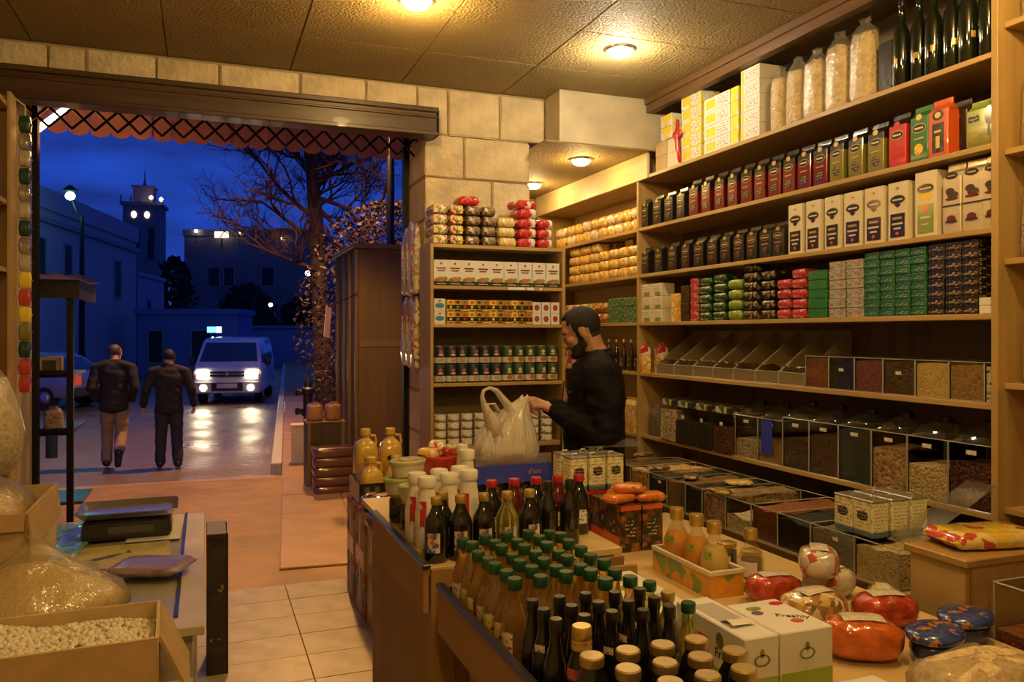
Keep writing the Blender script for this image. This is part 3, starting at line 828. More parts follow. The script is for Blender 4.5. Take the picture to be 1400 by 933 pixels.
dstack(930, 941, 4, .06, .09, [K['brown']], 'dC', 'dark brown box, %s, right of the narrow yellow boxes', 'tea box', gD)
dstack(943, 952, 5, .056, .09, [Ink['redpack']], 'dD', 'narrow red pack, %s, left of dark green packs', 'tea pack', gD)
def pstack(u0, u1, n, hh, d, mat, key, desc, group, zb=zD, X=X_, name='tea_pack', cat='tea pack', lab=None):
    y0, y1 = yu(u0, X), yu(u1, X); w = abs(y0 - y1) * .90
    for k in range(n):
        put(key, pack(w, d, hh * .985, mat, name, len(str(key)) + n, lab), (X + d / 2 + random.uniform(0, .006), (y0 + y1) / 2 + random.uniform(-.003, .003), zb + k * hh + .0003), RZ + random.uniform(-.04, .04), desc % ('bottom' if k == 0 else 'top' if k == n - 1 else ORD[k] + ' up'), cat, group)
pstack(954, 972, 5, .056, .10, Ink['mixgreen'], 'dE', 'dark green pack, %s, of the stack beside narrow red packs', gD)
pstack(973, 992, 5, .058, .10, Ink['mixgreen'], 'dF', 'dark green pack, %s, of the stack left of lime packs', gD)
pstack(993, 1013, 4, .062, .10, K['lime'], 'dG', 'lime green pack, %s, of the lime stack on the fourth shelf', gD)
pstack(1014, 1036, 6, .056, .10, Ink['mixdark'], 'dH', 'black pack, %s, of the stack right of lime packs', gD)
pstack(1038, 1058, 5, .056, .10, Ink['mixdark'], 'dI', 'black and gold pack, %s, of the stack left of red packs', gD)
pstack(1060, 1079, 4, .055, .10, Ink['redpack'], 'dJ', 'red pack, %s, of the left red stack on fourth shelf', gD)
pstack(1080, 1102, 5, .054, .10, Ink['redpack'], 'dK', 'red pack, %s, of the right red stack on fourth shelf', gD)
dstack(1104, 1130, 5, .050, .10, [K['green']], 'dL', 'bright green box, %s, of the single stack beside red packs', 'tea box', gD)
for j, (a, b_) in enumerate(((1132, 1155), (1156, 1180))):
    dstack(a, b_, 6, .0475, .10, [Ink['tea']], ('dM', j), ('left' if j == 0 else 'right') + ' grey green box, %s of its column, fourth shelf', 'tea box', gD)
for j, (a, b_) in enumerate(((1181, 1201), (1202, 1222), (1223, 1243), (1244, 1265))):
    dstack(a, b_, 8, .0385, .11, [Ink['greenbox']], ('dN', j), 'dark green tea box, %s, in ' + ORD[j] + ' green column on the fourth shelf', 'tea box', gD)
for j, (a, b_) in enumerate(((1268, 1290), (1291, 1313), (1314, 1336))):
    dstack(a, b_, 8, .039, .11, [Ink['blackbox']], ('dO', j), 'black tea box, %s, in ' + ORD[j] + ' black column on the fourth shelf', 'tea box', gD)
for j, (a, b_) in enumerate(((1337, 1350), (1351, 1364))):
    dstack(a, b_, 5, .042, .08, [K['brown']], ('dP', j), 'dark brown box, %s, in ' + ORD[j] + ' column behind white boxes', 'tea box', gD, zb=zD, X=X_ + .09)
dstack(1337, 1366, 2, .034, .07, [K['white']], 'dQ', 'flat white box, %s, at upright end of fourth shelf', 'tea box', gD)

# ---- alcove bay: yellow sweets and snack packs
gY = 'yellow snack packs in the alcove'
def arow(ulist, n, zb, hh, mats, key, desc, dep=.1, name='snack_pack', X=X_ + .005):
    us = ulist
    for i in range(len(us) - 1):
        y0, y1 = yu(us[i], X), yu(us[i + 1], X); w = abs(y0 - y1) * .90
        for k in range(n):
            mt = mats[(i + k) % len(mats)]
            put((key, round(w, 3), (i + k) % len(mats)), pack(w, dep, hh * .985, mt, name, i), (X + dep / 2, (y0 + y1) / 2, zb + k * hh + .0003), RZ + random.uniform(-.04, .04), desc % (ORD[i], 'bottom' if k == 0 else 'top' if k == n - 1 else ORD[k]), 'snack pack', gY)
arow([759, 773, 785, 795, 806, 816, 828, 839, 850, 861, 871], 2, ZS['B'], .088, [Ink['yel'], Ink['yel3'], Ink['yel2']], 'aB', 'yellow snack pack, %s from left, %s layer of upper alcove shelf', .12)
arow([777, 790, 803, 817, 830, 843, 857, 871], 3, ZS['C'], .078, [Ink['yel2'], Ink['yel']], 'aC', 'gold snack pack, %s from left, %s layer of middle alcove shelf', .12)
arow([778, 792, 806, 819], 1, ZS['C'] + .234, .075, [Ink['yel2']], 'aC2', 'loose gold snack pack, %s from left, %s of middle alcove heap', .12)
for i, u in enumerate((824, 845, 868)):
    put('aC3', carton(.13, .11, .31, Ink['yel2'], (), 'snack_box'), (X_ + .20, yu(u, X_ + .2), ZS['C'] + .236 if 0 else ZS['C'] + .001), RZ, '%s squat gold box behind the snack packs in the alcove' % ORD[i], 'snack box', gY)
arow([770, 780, 790, 800], 2, zD, .085, [Ink['fruit']], 'aD', 'fruit coloured pack, %s from left, %s layer beside shopkeeper head', .10)
arow([801, 812, 822, 830], 2, zD, .085, [Ink['colour']], 'aD2', 'red and yellow pack, %s from left, %s layer behind shopkeeper head', .10)
for j, (a, b_) in enumerate(((831, 851), (852, 872))):
    dstack(a, b_, 3, .064, .11, [Ink['greenred']], ('aE', j), ('left' if j == 0 else 'right') + ' green red carton, %s, beside the alcove upright', 'carton', gY, 'carton')
sauce = [(.026, 0), (.028, .004), (.028, .11), (.022, .135), (.012, .16), (.011, .19)]
for i, u in enumerate((828, 838, 848, 858, 867)):
    put('sauceE', bottle(sauce, M_amber, M_capgold, .185, .0135, .022, L['goldprint'], (.03, .09, .0285, .9), 'sauce_bottle', 12), (X_ + .03, yu(u, X_), ZS['E']), RZ, '%s brown sauce bottle from the left behind the shopkeeper shoulder' % ORD[i], 'bottle', 'sauce bottles behind the shopkeeper', (.95, .95, 1.15))
for i, (u, zz, mt) in enumerate(((776, 'E', Ink['redwhite']), (788, 'E', Ink['redwhite']), (775, 'F', Ink['redwhite']), (787, 'F', Ink['fruit']))):
    put(('aF', i), gusset(.15, .07, .24, mt, mt, [], .7, 'snack_bag'), (X_ + .02, yu(u, X_), ZS[zz]), RZ, '%s red and white snack bag in front of shopkeeper, %s shelf' % (ORD[i % 2], 'upper' if zz == 'E' else 'lower'), 'snack bag', gY)
for i, (u, zz) in enumerate(((845, 'F'), (862, 'F'))):
    put(('aG', i), gusset(.16, .07, .26, Ink['yel2'], Ink['yel2'], [], .7, 'snack_bag'), (X_ + .02, yu(u, X_), ZS[zz]), RZ, '%s gold snack bag low behind the shopkeeper back' % ORD[i], 'snack bag', gY)
# ------------------------------------------------------------ spice bins, jars and the corner unit
M_acr = clear('clear_acrylic', (.93, .93, .90), .20, .05, fres=.13)
M_dome = clear('clear_dome', (.9, .9, .86), .8, .06, .06, (.6, .55, .45), fres=.6)
M_haze = clear('scuffed_acrylic', (.9, .86, .74), .5, .15, .42, (.62, .52, .30))
M_acr_edge = plain('acrylic_edge', (.32, .31, .27), .2, coat=.5)
M_knob = plain('black_knob', (.01, .01, .01), .35, coat=.3)
M_tag = printed('bin_tag', (.72, .70, .64), (.15, .08, .05), None, 260, .5, .5)
G = dict(
 rust=grain('grain_rust', [(.20, .06, .02), (.30, .10, .03), (.14, .04, .015)], 130),
 black=grain('grain_black', [(.012, .011, .012), (.03, .025, .025), (.008, .008, .008)], 120),
 redbrown=grain('grain_redbrown', [(.18, .05, .02), (.26, .08, .03), (.12, .03, .015)], 130),
 dark=grain('grain_dark_brown', [(.07, .04, .02), (.13, .075, .035), (.035, .02, .012)], 90),
 gold=grain('grain_golden', [(.60, .42, .14), (.70, .52, .20), (.50, .33, .10)], 130),
 brown=grain('grain_brown', [(.30, .18, .06), (.40, .25, .09), (.22, .12, .04)], 130),
 whiteblk=grain('grain_white_black', [(.66, .62, .50), (.7, .66, .55), (.08, .07, .06)], 90),
 green=grain('grain_dark_green', [(.03, .045, .025), (.045, .06, .03), (.02, .03, .018)], 150),
 nuts=grain('nuts_brown', [(.38, .20, .08), (.60, .42, .22), (.26, .12, .05)], 62, bd=.008),
 chick=grain('chickpeas', [(.62, .46, .22), (.74, .58, .32), (.5, .34, .14)], 70, bd=.008),
 raisin=grain('raisins', [(.07, .02, .012), (.12, .035, .02), (.03, .012, .01)], 70, bd=.008),
 beige=grain('leaves_beige', [(.45, .36, .20), (.56, .46, .28), (.32, .24, .12)], 60, bd=.008),
 grey=grain('grain_grey', [(.30, .27, .20), (.38, .35, .27), (.22, .19, .14)], 150),
 seed=grain('seeds_pale', [(.62, .50, .28), (.74, .62, .38), (.5, .38, .18)], 115),
 whitebean=grain('beans_white', [(.70, .62, .42), (.78, .70, .5), (.6, .5, .3)], 70, bd=.008),
 pretz=grain('snack_rings', [(.62, .36, .10), (.75, .5, .2), (.4, .2, .05)], 42, bd=.012),
)
def heap(w, d, h0, amp, mat, t, name='contents', seed=0, z0=.004):
    """a filled block with an uneven top"""
    b = MB(); nx, ny = 10, 8
    def top(s, q):
        x = (s - .5) * w; y = (q - .5) * d
        e = min(s, 1 - s, q, 1 - q)
        return (x, y, h0 + amp * (noise.noise(Vector((x * 14, y * 14, seed * 3.3))) + .6 * min(1, e * 4) - .3))
    b.grid(top, nx, ny)
    ring = [(i, 0) for i in range(nx)] + [(nx, j) for j in range(ny)] + [(i, ny) for i in range(nx, 0, -1)] + [(0, j) for j in range(ny, 0, -1)]
    idx = [j * (nx + 1) + i for i, j in ring]
    o = len(b.v)
    for i, j in ring: b.v.append(((i / nx - .5) * w, (j / ny - .5) * d, z0))
    n = len(ring)
    for k in range(n):
        k2 = (k + 1) % n
        b.f.append((idx[k], o + k, o + k2, idx[k2])); b.m.append(0)
    b.f.append(tuple(o + k for k in range(n - 1, -1, -1))); b.m.append(0)
    return b.build(name, mat, t, True, auto=.9)
def open_box(w, d, h, t_, mat, par, name, hb=None):
    """thin-walled open box; hb raises the back"""
    hb = hb or h
    b = MB()
    b.bx(-w / 2, w / 2, -d / 2, d / 2, 0, t_)
    b.bx(-w / 2, w / 2, -d / 2, -d / 2 + t_, t_, h)
    b.bx(-w / 2, w / 2, d / 2 - t_, d / 2, t_, hb)
    for s_ in (-1, 1):
        xa, xb = (s_ * w / 2, s_ * (w / 2 - t_)) if s_ < 0 else (s_ * (w / 2 - t_), s_ * w / 2)
        pts = [(-d / 2 + t_, t_), (d / 2 - t_, t_), (d / 2 - t_, hb), (-d / 2 + t_, h)]
        b.loft([[(xa, y, z) for y, z in pts], [(xb, y, z) for y, z in pts]])
    return b.build(name, mat, par)
def edges_frame(w, d, h, par, name='edge', r=.0022, hb=None):
    hb = hb or h
    b = MB()
    p = [(-w / 2, -d / 2, h), (w / 2, -d / 2, h), (w / 2, d / 2, hb), (-w / 2, d / 2, hb)]
    q = [(x, y, 0.002) for x, y, z in p]
    for i in range(4):
        b.tube([p[i], p[(i + 1) % 4]], r, 4); b.tube([p[i], q[i]], r, 4)
    b.tube([q[0], q[1]], r, 4)
    return b.build(name, M_acr_edge, par)
def bin_(w, d, h, content, fill, name='grain_bin', lid=True, tagp=None, seed=0, hb=None, amp=.012):
    def mk():
        t = link(name, None)
        open_box(w, d, h, .003, M_acr, t, 'clear_box', hb)
        edges_frame(w, d, h, t, 'edge', hb=hb)
        heap(w - .009, d - .009, h * fill, amp, content, t, seed=seed)
        if lid: MB().bx(-w / 2, w / 2, -d / 2, d / 2, h + .001, h + .004).build('lid', M_acr, t)
        if tagp: MB().bx(tagp[0] - .016, tagp[0] + .016, -d / 2 - .0015, -d / 2 - .0002, h * tagp[1] - .008, h * tagp[1] + .008).build('tag', M_tag, t)
        return t
    return mk
# shelf E, right part: seven level grain bins
zE, zF = ZS['E'], ZS['F']
ed = [1101, 1133, 1168, 1207, 1251, 1297, 1346, 1372]
names = [('rust brown', 'rust'), ('black', 'black'), ('red brown', 'redbrown'), ('dark brown', 'dark'), ('golden', 'gold'), ('brown', 'brown'), ('white and black speckled', 'whiteblk')]
for i, (nm, g) in enumerate(names):
    y0, y1 = yu(ed[i], X_), yu(ed[i + 1], X_)
    if i == 6: y1 = 2.352
    put(('binE', i), bin_(abs(y0 - y1) * .97, .26, .165, G[g], .92, seed=i, tagp=(0, .62) if i in (1, 3) else None, amp=.006), (X_ + .13, (y0 + y1) / 2, zE + .0004), RZ, 'clear bin of %s grain on the long shelf, %s from left' % (nm, ORD[i]), 'bin', 'level grain bins on the fifth shelf')
# shelf E, left part: slanted open scoop bins
ed = [897, 921, 947, 974, 1002, 1032, 1064, 1099]
M_wrap = busy('print_candy', [(.6, .55, .45), (.65, .45, .1), (.1, .2, .5), (.7, .6, .3), (.5, .2, .1)], 55)
fills = [('wrapped pink sweets', Ink['fruit'], .5), ('pale pasta', G['chick'], .45), ('pale snack rings', G['whitebean'], .35), ('loose golden grain', G['gold'], .4), ('blue and gold wrapped sweets', M_wrap, .6), ('red beans', G['rust'], .4), ('white seeds', G['whiteblk'], .5)]
for i, (nm, mt, f) in enumerate(fills):
    y0, y1 = yu(ed[i], X_), yu(ed[i + 1], X_); w = abs(y0 - y1) * .96
    def mk(w=w, mt=mt, f=f, i=i):
        t = link('scoop_bin', None)
        open_box(w, .32, .07, .003, M_haze, t, 'clear_box', .30)
        edges_frame(w, .32, .07, t, 'edge', .0028, .30)
        b = MB()
        b.grid(lambda s, q: ((s - .5) * (w - .01), -.155 + .30 * max(.45, f) * q * 1.1, .012 + .095 * (1 - .45 * q) * (1 - q ** 4) + .014 * noise.noise(Vector((s * 5, q * 5, i * 2.1)))), 10, 8)
        b.build('contents', mt, t, True)
        return t
    put(('scoop', i), mk, (X_ + .163, (y0 + y1) / 2, zE + .0004), RZ, 'slanted open scoop bin with %s, %s from left' % (nm, ORD[i]), 'bin', 'slanted scoop bins on the fifth shelf')
for i, u in enumerate((877, 889)):
    put(('snE', i), gusset(.11, .07, .22, Ink['yel2'], Ink['redwhite'], [], .6, 'snack_bag'), (X_ + .02 + .07 * i, yu(u, X_), zE), RZ - .2, '%s gold and red snack bag left of the slanted scoop bins' % ORD[i], 'snack bag', 'snack bags beside the scoop bins')

# shelf F: jars and canisters
M_lidlime = plain('lime_lid', (.38, .45, .04), .3, coat=.3)
M_lidmix = busy('lid_print', [(.03, .025, .02), (.36, .42, .05), (.02, .02, .02), (.05, .045, .03), (.5, .48, .42)], 26)
def jar(w, h, content, fill, lid):
    def mk():
        t = link('spice_jar', None)
        heap(w - .012, w - .012, h * .8 * fill, .008, content, t, seed=int(w * 1000))
        b = MB().loft([rrect(w * a, w * a, z * h, .22, 3) for z, a in ((0, .96), (.02, 1), (.8, 1), (.86, .9))], 0, True, False)
        b.build('glass', M_acr, t, True, auto=.8)
        MB().loft([rrect(w * a, w * a, z * h, .22, 3) for z, a in ((.86, .94), (.87, .97), (.98, .97), (1, .93))]).build('lid', lid, t, True, auto=.6)
        MB().bx(-.015, .015, -w / 2 - .002, -w / 2 - .0005, h * .6, h * .68).build('tag', M_tag, t)
        return t
    return mk
def canister(w, d, h, content, fill, seed=0, tg=True):
    def mk():
        t = link('canister', None)
        heap(w - .010, d - .010, h * fill, .012, content, t, seed=seed)
        open_box(w, d, h, .003, M_acr, t, 'clear_box')
        edges_frame(w, d, h, t)
        lp = []
        for z, a, rr in ((0, 1.0, .1), (.03, .88, .25), (.055, .62, .45), (.068, .40, .5)):
            lp.append(rrect(w * a, d * a if a > .7 else w * a * 1.1, h + .001 + z, rr, 4))
        MB().loft(lp, 0, False, True).build('dome_lid', M_dome, t, True)
        MB().lathe([(.026, h + .062), (.030, h + .066), (.030, h + .09), (.026, h + .094)], 16).build('knob', M_knob, t, True, auto=.6)
        if tg: MB().bx(-.024, .024, -d / 2 - .002, -d / 2 - .0004, h * .84, h * .84 + .018).build('tag', M_tag, t)
        return t
    return mk
Xf = XR + .025
put('rjar', tied_bag(.15, .10, .22, G['dark'], M_film, 'spice_bag', 8), (Xf + .06, yu(889, Xf), zF), RZ, 'clear bag of dark spice at the left end of the jar shelf', 'bag')
ed = [905, 926.5, 951, 977, 1004]
for i, (nm, g, f) in enumerate((('beige leaves', 'beige', .95), ('black seeds', 'black', .7), ('black pepper', 'black', .72), ('dark red berries', 'raisin', .7))):
    y0, y1 = yu(ed[i], Xf), yu(ed[i + 1], Xf)
    put(('jarF', i), jar(abs(y0 - y1) * .96, .285, G[g], f, M_lidmix), (Xf + .075, (y0 + y1) / 2, zF + .0004), RZ, 'lime lidded clear jar of %s, %s of the four' % (nm, ORD[i]), 'jar', 'lime lidded jars')
ed = [1005, 1036, 1070, 1106, 1146, 1191, 1240, 1296, 1362]
can = [('pale rings behind glass', 'beige', .45), ('brown mix with blue label', 'brown', .5), ('dark sticks', 'dark', .6), ('dark brown spice', 'dark', .75), ('dark green herb', 'green', .94), ('mixed brown nuts', 'nuts', .74), ('pale chickpeas', 'chick', .55), ('dark raisins', 'raisin', .70)]
for i, (nm, g, f) in enumerate(can):
    y0, y1 = yu(ed[i], Xf), yu(ed[i + 1], Xf)
    w = abs(y0 - y1) * .975
    o = put(('canF', i), canister(w, .23, .275 if i > 1 else .25, G[g], f, i), (Xf + .115, (y0 + y1) / 2, zF + .0004), RZ, 'domed clear canister of %s on the jar shelf, %s from left' % (nm, ORD[i]), 'canister', 'domed canisters on the jar shelf')
    if i == 1: MB().bx(-w * .35, w * .1, -.118, -.1155, .05, .24).build('blue_label', K['blue'], o)

# bin counter in front of the shelves
cnt = thing('bin_counter', 'low wooden counter carrying the row of open spice bins', 'counter', (0, 0, 0))
MB().bx(2.36, 2.95, 2.24, 4.62, .615, .64).build('counter_top', M_pine, cnt, bevel=.003)
MB().bx(2.42, 2.94, 2.27, 4.6, 0, .614).build('counter_body', M_back, cnt)
MB().bx(2.345, 2.359, 2.24, 4.62, .60, .655).build('front_lip', M_crown, cnt, bevel=.002)
XC = 2.40
ed = [838, 862, 887, 912, 937, 960, 992, 1027, 1063, 1108, 1168, 1230]
bn = [('dark herbs', 'dark', .95), ('golden snack rings', 'pretz', .95), ('black spice', 'black', .9), ('brown pods', 'brown', .95), ('black seeds', 'black', .95), ('brown bark', 'nuts', .95), ('white beans in a heap', 'whitebean', .5), ('dark spice', 'rust', .95), ('black cumin', 'black', .92), ('grey seed under the oil tins', 'grey', .93), ('pale yellow seeds', 'seed', .86)]
for i, (nm, g, f) in enumerate(bn):
    y0, y1 = yu(ed[i], XC), yu(ed[i + 1], XC)
    put(('binC', i), bin_(abs(y0 - y1) * .975, .46, .155, G[g], f, 'spice_bin', i in (3, 5, 9), (.02, .78) if i in (2, 5, 9) else None, i + 5, None, .02), (XC + .23, (y0 + y1) / 2, .6404), RZ, 'low clear bin of %s, %s along the counter' % (nm, ORD[i]), 'bin', 'spice bins on the counter')
# clear hood over the last bin
hd = MB(); y0, y1 = 2.385, 2.25
hd.grid(lambda s, q: (2.46 + .42 * q, y0 + (y1 - y0) * s, .806 + .20 * q), 1, 4)
tag(hd.build('bin_hood', clear('hood_acrylic', (.8, .78, .7), .5, .15, .25, (.5, .45, .35)), None), 'sloping clear hood leaning back from the pale yellow seed bin', 'hood')
# loose packets lying on the bins
for i, (u, v, mt) in enumerate(((900, 640, Ink['beans']), (945, 652, Ink['beans']), (985, 672, Ink['canstack']), (1010, 660, Ink['rice']), (880, 622, Ink['beans']))):
    p_ = onZ(u, v, .81)
    put(('lp', i), pack(.13, .08, .022, mt, 'spice_packet', i), (p_.x, p_.y, .801), i * .9, '%s loose spice packet lying on the bins from the left' % ORD[(1, 2, 3, 4, 0)[i]], 'packet', 'loose packets on the spice bins')
M_tintop = plain('brushed_tin', (.50, .47, .40), .35, .8)
def oil_tin(w, d, h):
    def mk():
        t = link('oil_tin', None)
        MB().bx(-w / 2, w / 2, -d / 2, d / 2, h * .13, h * .93).build('tin_body', Ink['olivetin'], t, bevel=.004)
        MB().bx(-w / 2, w / 2, -d / 2, d / 2, 0, h * .128).build('base_band', plain('tin_blue_band', (.10, .18, .24), .35, .3), t, bevel=.003)
        MB().bx(-w / 2 - .001, w / 2 + .001, -d / 2 - .001, d / 2 + .001, h * .932, h).build('tin_rim', M_tintop, t, bevel=.003)
        decals(t, [('rect', -.40, .40, .2, .86, L['yelltxt'], 'label'), ('oval', 0, .56, .3, .14, L['dark'], 'emblem')], w, h, -d / 2)
        b = MB().prism([(-d * .40, .2 * h), (d * .40, .2 * h), (d * .40, .86 * h), (-d * .40, .86 * h)], 0, .0012)
        for s_ in (-1, 1):
            o = b.build('side_label', L['yelltxt'], t, loc=(s_ * w / 2 + (.0012 if s_ > 0 else 0), 0, 0), rz=PI / 2)
        MB().tube([(-w * .2, 0, h), (-w * .12, .0, h + .008), (w * .12, 0, h + .008), (w * .2, 0, h)], .003, 6).build('handle', M_tintop, t)
        return t
    return mk
for i in range(3):
    for j in range(2):
        put('tin', oil_tin(.098, .086, .145), (2.45 + i * .10, 2.455 + j * .104, .8048), RZ, '%s yellow olive oil tin of the %s row on the spice bins' % (ORD[i], 'near' if j == 0 else 'far'), 'tin', 'olive oil tins on the spice bins')

# ---- corner unit goods
def ux(u): return xu(u, YU)
yq = YU + .012
gT = 'sacks of dry food on top of the corner unit'
cols_ = [(592, 616, 4, Ink['fruit'], 'fruit print'), (617, 637, 4, Ink['colour'], 'red fruit print'), (638, 660, 4, Ink['beans'], 'left dark bean'), (661, 682, 4, Ink['beans'], 'right dark bean'), (683, 709, 3, Ink['rice'], 'golden rice'), (710, 737, 4, Ink['redwhite'], 'left red and white'), (738, 759, 3, Ink['redwhite'], 'right red and white')]
for ci, (a, b_, n, mt, nm) in enumerate(cols_):
    w = (ux(b_) - ux(a)) * .93; hh = .066
    for k in range(n):
        put(('sack', ci), pack(w, .2, hh * .985, mt, 'food_sack', ci), ((ux(a) + ux(b_)) / 2 + random.uniform(-.004, .004), YU + .125, ZU[0] + .0004 + k * hh), random.uniform(-.04, .04), '%s sack, %s in its pile, on top of the corner unit' % (nm, 'lowest' if k == 0 else 'topmost' if k == n - 1 else ORD[k]), 'food sack', gT)
put(('sackr', 0), pack(.14, .16, .062, K['red'], 'food_sack', 5), (ux(645), YU + .12, ZU[0] + .2645), 0, 'single plain red sack topmost over the dark beans', 'food sack', gT)
put(('sackr', 1), pack(.15, .16, .06, Ink['redwhite'], 'food_sack', 6), (ux(722), YU + .12, ZU[0] + .2645), .2, 'single tan and red sack lying across the red white pile', 'food sack', gT)
wbox = carton(.0965, .09, .165, K['white'], [('rect', -.499, .499, .0, .18, plain('print_near_black', (.02, .016, .012), .5), 'dark_base'), ('oval', 0, .24, .30, .10, plain('print_nut', (.42, .16, .05), .5), 'fruit_picture'), ('oval', .3, .27, .14, .08, K['lime'], 'leaf_picture'), ('oval', -.3, .22, .14, .07, K['olive'], 'leaf_picture'), ('oval', 0, .86, .07, .04, K['red'], 'badge'), ('rect', -.34, .34, .66, .70, K['maroon'], 'print_line'), ('rect', -.24, .26, .57, .60, K['maroon'], 'print_line'), ('rect', -.3, .34, .06, .085, K['white'], 'print_line')], 'dried_fruit_box')
for i in range(9):
    put('wbox', wbox, (ux(603.5 + 19.2 * i), yq + .045, ZU[1] + .0004), random.uniform(-.02, .02), '%s white dried fruit box from the left on the corner unit' % ORD[i], 'food box', 'white dried fruit boxes')
bb = carton(.075, .08, .081, K['white'], [('oval', 0, .45, .4, .2, K['teal'], 'fish_picture'), ('oval', 0, .82, .1, .08, K['red'], 'badge')], 'small_box')
for k in range(2):
    put('bb', bb, (ux(602), yq + .04, ZU[2] + .0004 + k * .082), 0, 'white box with teal picture, %s one, on the corner unit' % ('lower', 'upper')[k], 'food box', 'white teal boxes')
def tincan(r, h, mat, name='tin_can', n=14, rimc=None):
    def mk():
        t = link(name, None)
        MB().lathe([(r * .97, .003), (r, .006), (r, h - .006), (r * .97, h - .003)], n).build('label_wrap', mat, t, True, auto=.8)
        MB().lathe([(r * .98, 0), (r * 1.01, .001), (r * 1.01, .0029), (.001, .0029)], n, cap1=False).lathe([(r * .98, h - .0029), (r * 1.01, h - .002), (r * 1.01, h), (r * .93, h), (r * .92, h - .0015), (.001, h - .0015)], n, cap1=False).build('rim', rimc or K['tin'], t, True, auto=.5)
        return t
    return mk
for i in range(12):
    for k in range(2):
        put(('smc', i % 3), carton(.0475, .06, .0775, (K['yellow'], K['gold'], plain('carton_amber', (.48, .26, .05), .45))[i % 3], [('rect', -.499, .499, .24, .58, K['black'], 'label'), ('oval', 0, .41, .2, .11, (K['cream'], K['lime'], K['red'])[i % 3], 'badge'), ('oval', 0, .8, .28, .12, (K['orange'], K['maroon'], K['olive'])[i % 3], 'food_picture'), ('rect', -.36, .36, .08, .16, (K['maroon'], K['black'], K['yellow'])[i % 3], 'brand_line')], 'spice_box'), (ux(617 + 9.75 * i), yq + .03, ZU[2] + .0004 + k * .079), 0, '%s small gold spice box from left, %s layer, corner unit' % (ORD[i], ('lower', 'upper')[k]), 'spice box', 'small gold spice boxes')
pbox = carton(.062, .08, .074, K['white'], [('oval', 0, .5, .3, .28, plain('print_pomegranate', (.30, .05, .03), .5), 'fruit_picture')], 'small_box')
for i in range(3):
    for k in range(2):
        put('pb', pbox, (ux(735 + 12.6 * i), yq + .04, ZU[2] + .0004 + k * .075), 0, '%s white box with red fruit, %s layer, near shopkeeper head' % (ORD[i], ('lower', 'upper')[k]), 'food box', 'white red fruit boxes')
def vegtin(a):
    def mk():
        r, h = .0375, .119
        t = link('tin_can', None)
        top = plain('tin_print_green_%d' % a, ((.035, .07, .03), (.02, .03, .05))[a], .35)
        MB().lathe([(r * .97, .003), (r, .006), (r, h - .006), (r * .97, h - .003)], 16).build('label_wrap', top, t, True, auto=.8)
        MB().lathe([(r + .0005, .010), (r + .0005, .046)], 16, cap0=False, cap1=False).build('cream_band', plain('tin_print_cream', (.6, .55, .44), .4), t, True)
        def patch(nm, cz, rz_, half, mt):
            MB().grid(lambda s_, q: ((r + .001) * math.sin((2 * s_ - 1) * half * math.sqrt(max(.02, 1 - (2 * q - 1) ** 2))), -(r + .001) * math.cos((2 * s_ - 1) * half * math.sqrt(max(.02, 1 - (2 * q - 1) ** 2))), cz + rz_ * (2 * q - 1)), 6, 6).build(nm, mt, t, True)
        patch('food_picture', .030, .016, .55, plain('tin_print_picture_%d' % a, ((.42, .13, .05), (.45, .30, .22))[a], .4))
        patch('brand_mark', .082, .012, .35, plain('tin_print_mark_%d' % a, ((.62, .55, .4), (.45, .1, .06))[a], .4))
        patch('brand_mark', .063, .006, .5, plain('tin_print_mark2_%d' % a, ((.5, .5, .2), (.6, .55, .5))[a], .4))
        MB().lathe([(r * .98, h - .0029), (r * 1.01, h - .002), (r * 1.01, h), (r * .93, h), (r * .92, h - .0015), (.001, h - .0015)], 16, cap1=False).build('rim', K['tin'], t, True, auto=.5)
        return t
    return mk
for i in range(11):
    for k in range(2):
        a = 1 if i < 6 else 0
        put(('pk', a), vegtin(a), (ux(604 + 15.5 * i), yq + .04, ZU[3] + .0004 + k * .1195), random.uniform(-.3, .3), '%s green vegetable tin from left, %s layer, corner unit' % (ORD[i], ('lower', 'upper')[k]), 'tin', 'green vegetable tins')
oval = lambda: None
def ovaltin():
    t = link('oval_tin', None)
    MB().lathe([(.040, .002), (.042, .006), (.042, .046), (.040, .050)], 16, sy=.8).build('label_wrap', Ink['toncan'], t, True, auto=.8)
    MB().lathe([(.0425, .0505), (.0425, .053), (.036, .0515), (.001, .0515)], 16, cap1=False, sy=.8).build('lid', K['tin'], t, True, auto=.5)
    MB().lathe([(.028, .0), (.0285, .001), (.001, .001)], 14, cap1=False, sx=.9, sy=.6).build('picture', L['whitetxt'], t)
    t.children[-1].rotation_euler = (PI / 2, 0, 0); t.children[-1].location = (0, -.0335, .026)
    return t
for i in range(9):
    for k in range(4):
        put('ov', ovaltin, (ux(604.5 + 18.3 * i), yq + .045, ZU[4] + .0004 + k * .0535), random.uniform(-.06, .06), '%s small white tin from left, %s layer from bottom, lowest visible shelf' % (ORD[i], ORD[k]), 'tin', 'small white tins')

# near bay bags
for i, (u, z, mt, hh, ww) in enumerate(((1388, ZN[1], G['gold'], .36, .20), (1390, ZN[2], G['whiteblk'], .36, .2), (1394, ZN[3], G['whitebean'], .33, .19), (1392, ZN[0], G['beige'], .3, .2))):
    put(('nb', i), tied_bag(ww, .16, hh, mt, M_film, 'grain_bag', i + 20), (XR + .14, min(yu(u, XR + .05) - .05, 2.2), z + .0005), RZ, ('golden', 'speckled white', 'white', 'beige')[i] + ' grain in a clear bag beside the tall upright, near shelving', 'bag', 'grain bags on the near shelving')
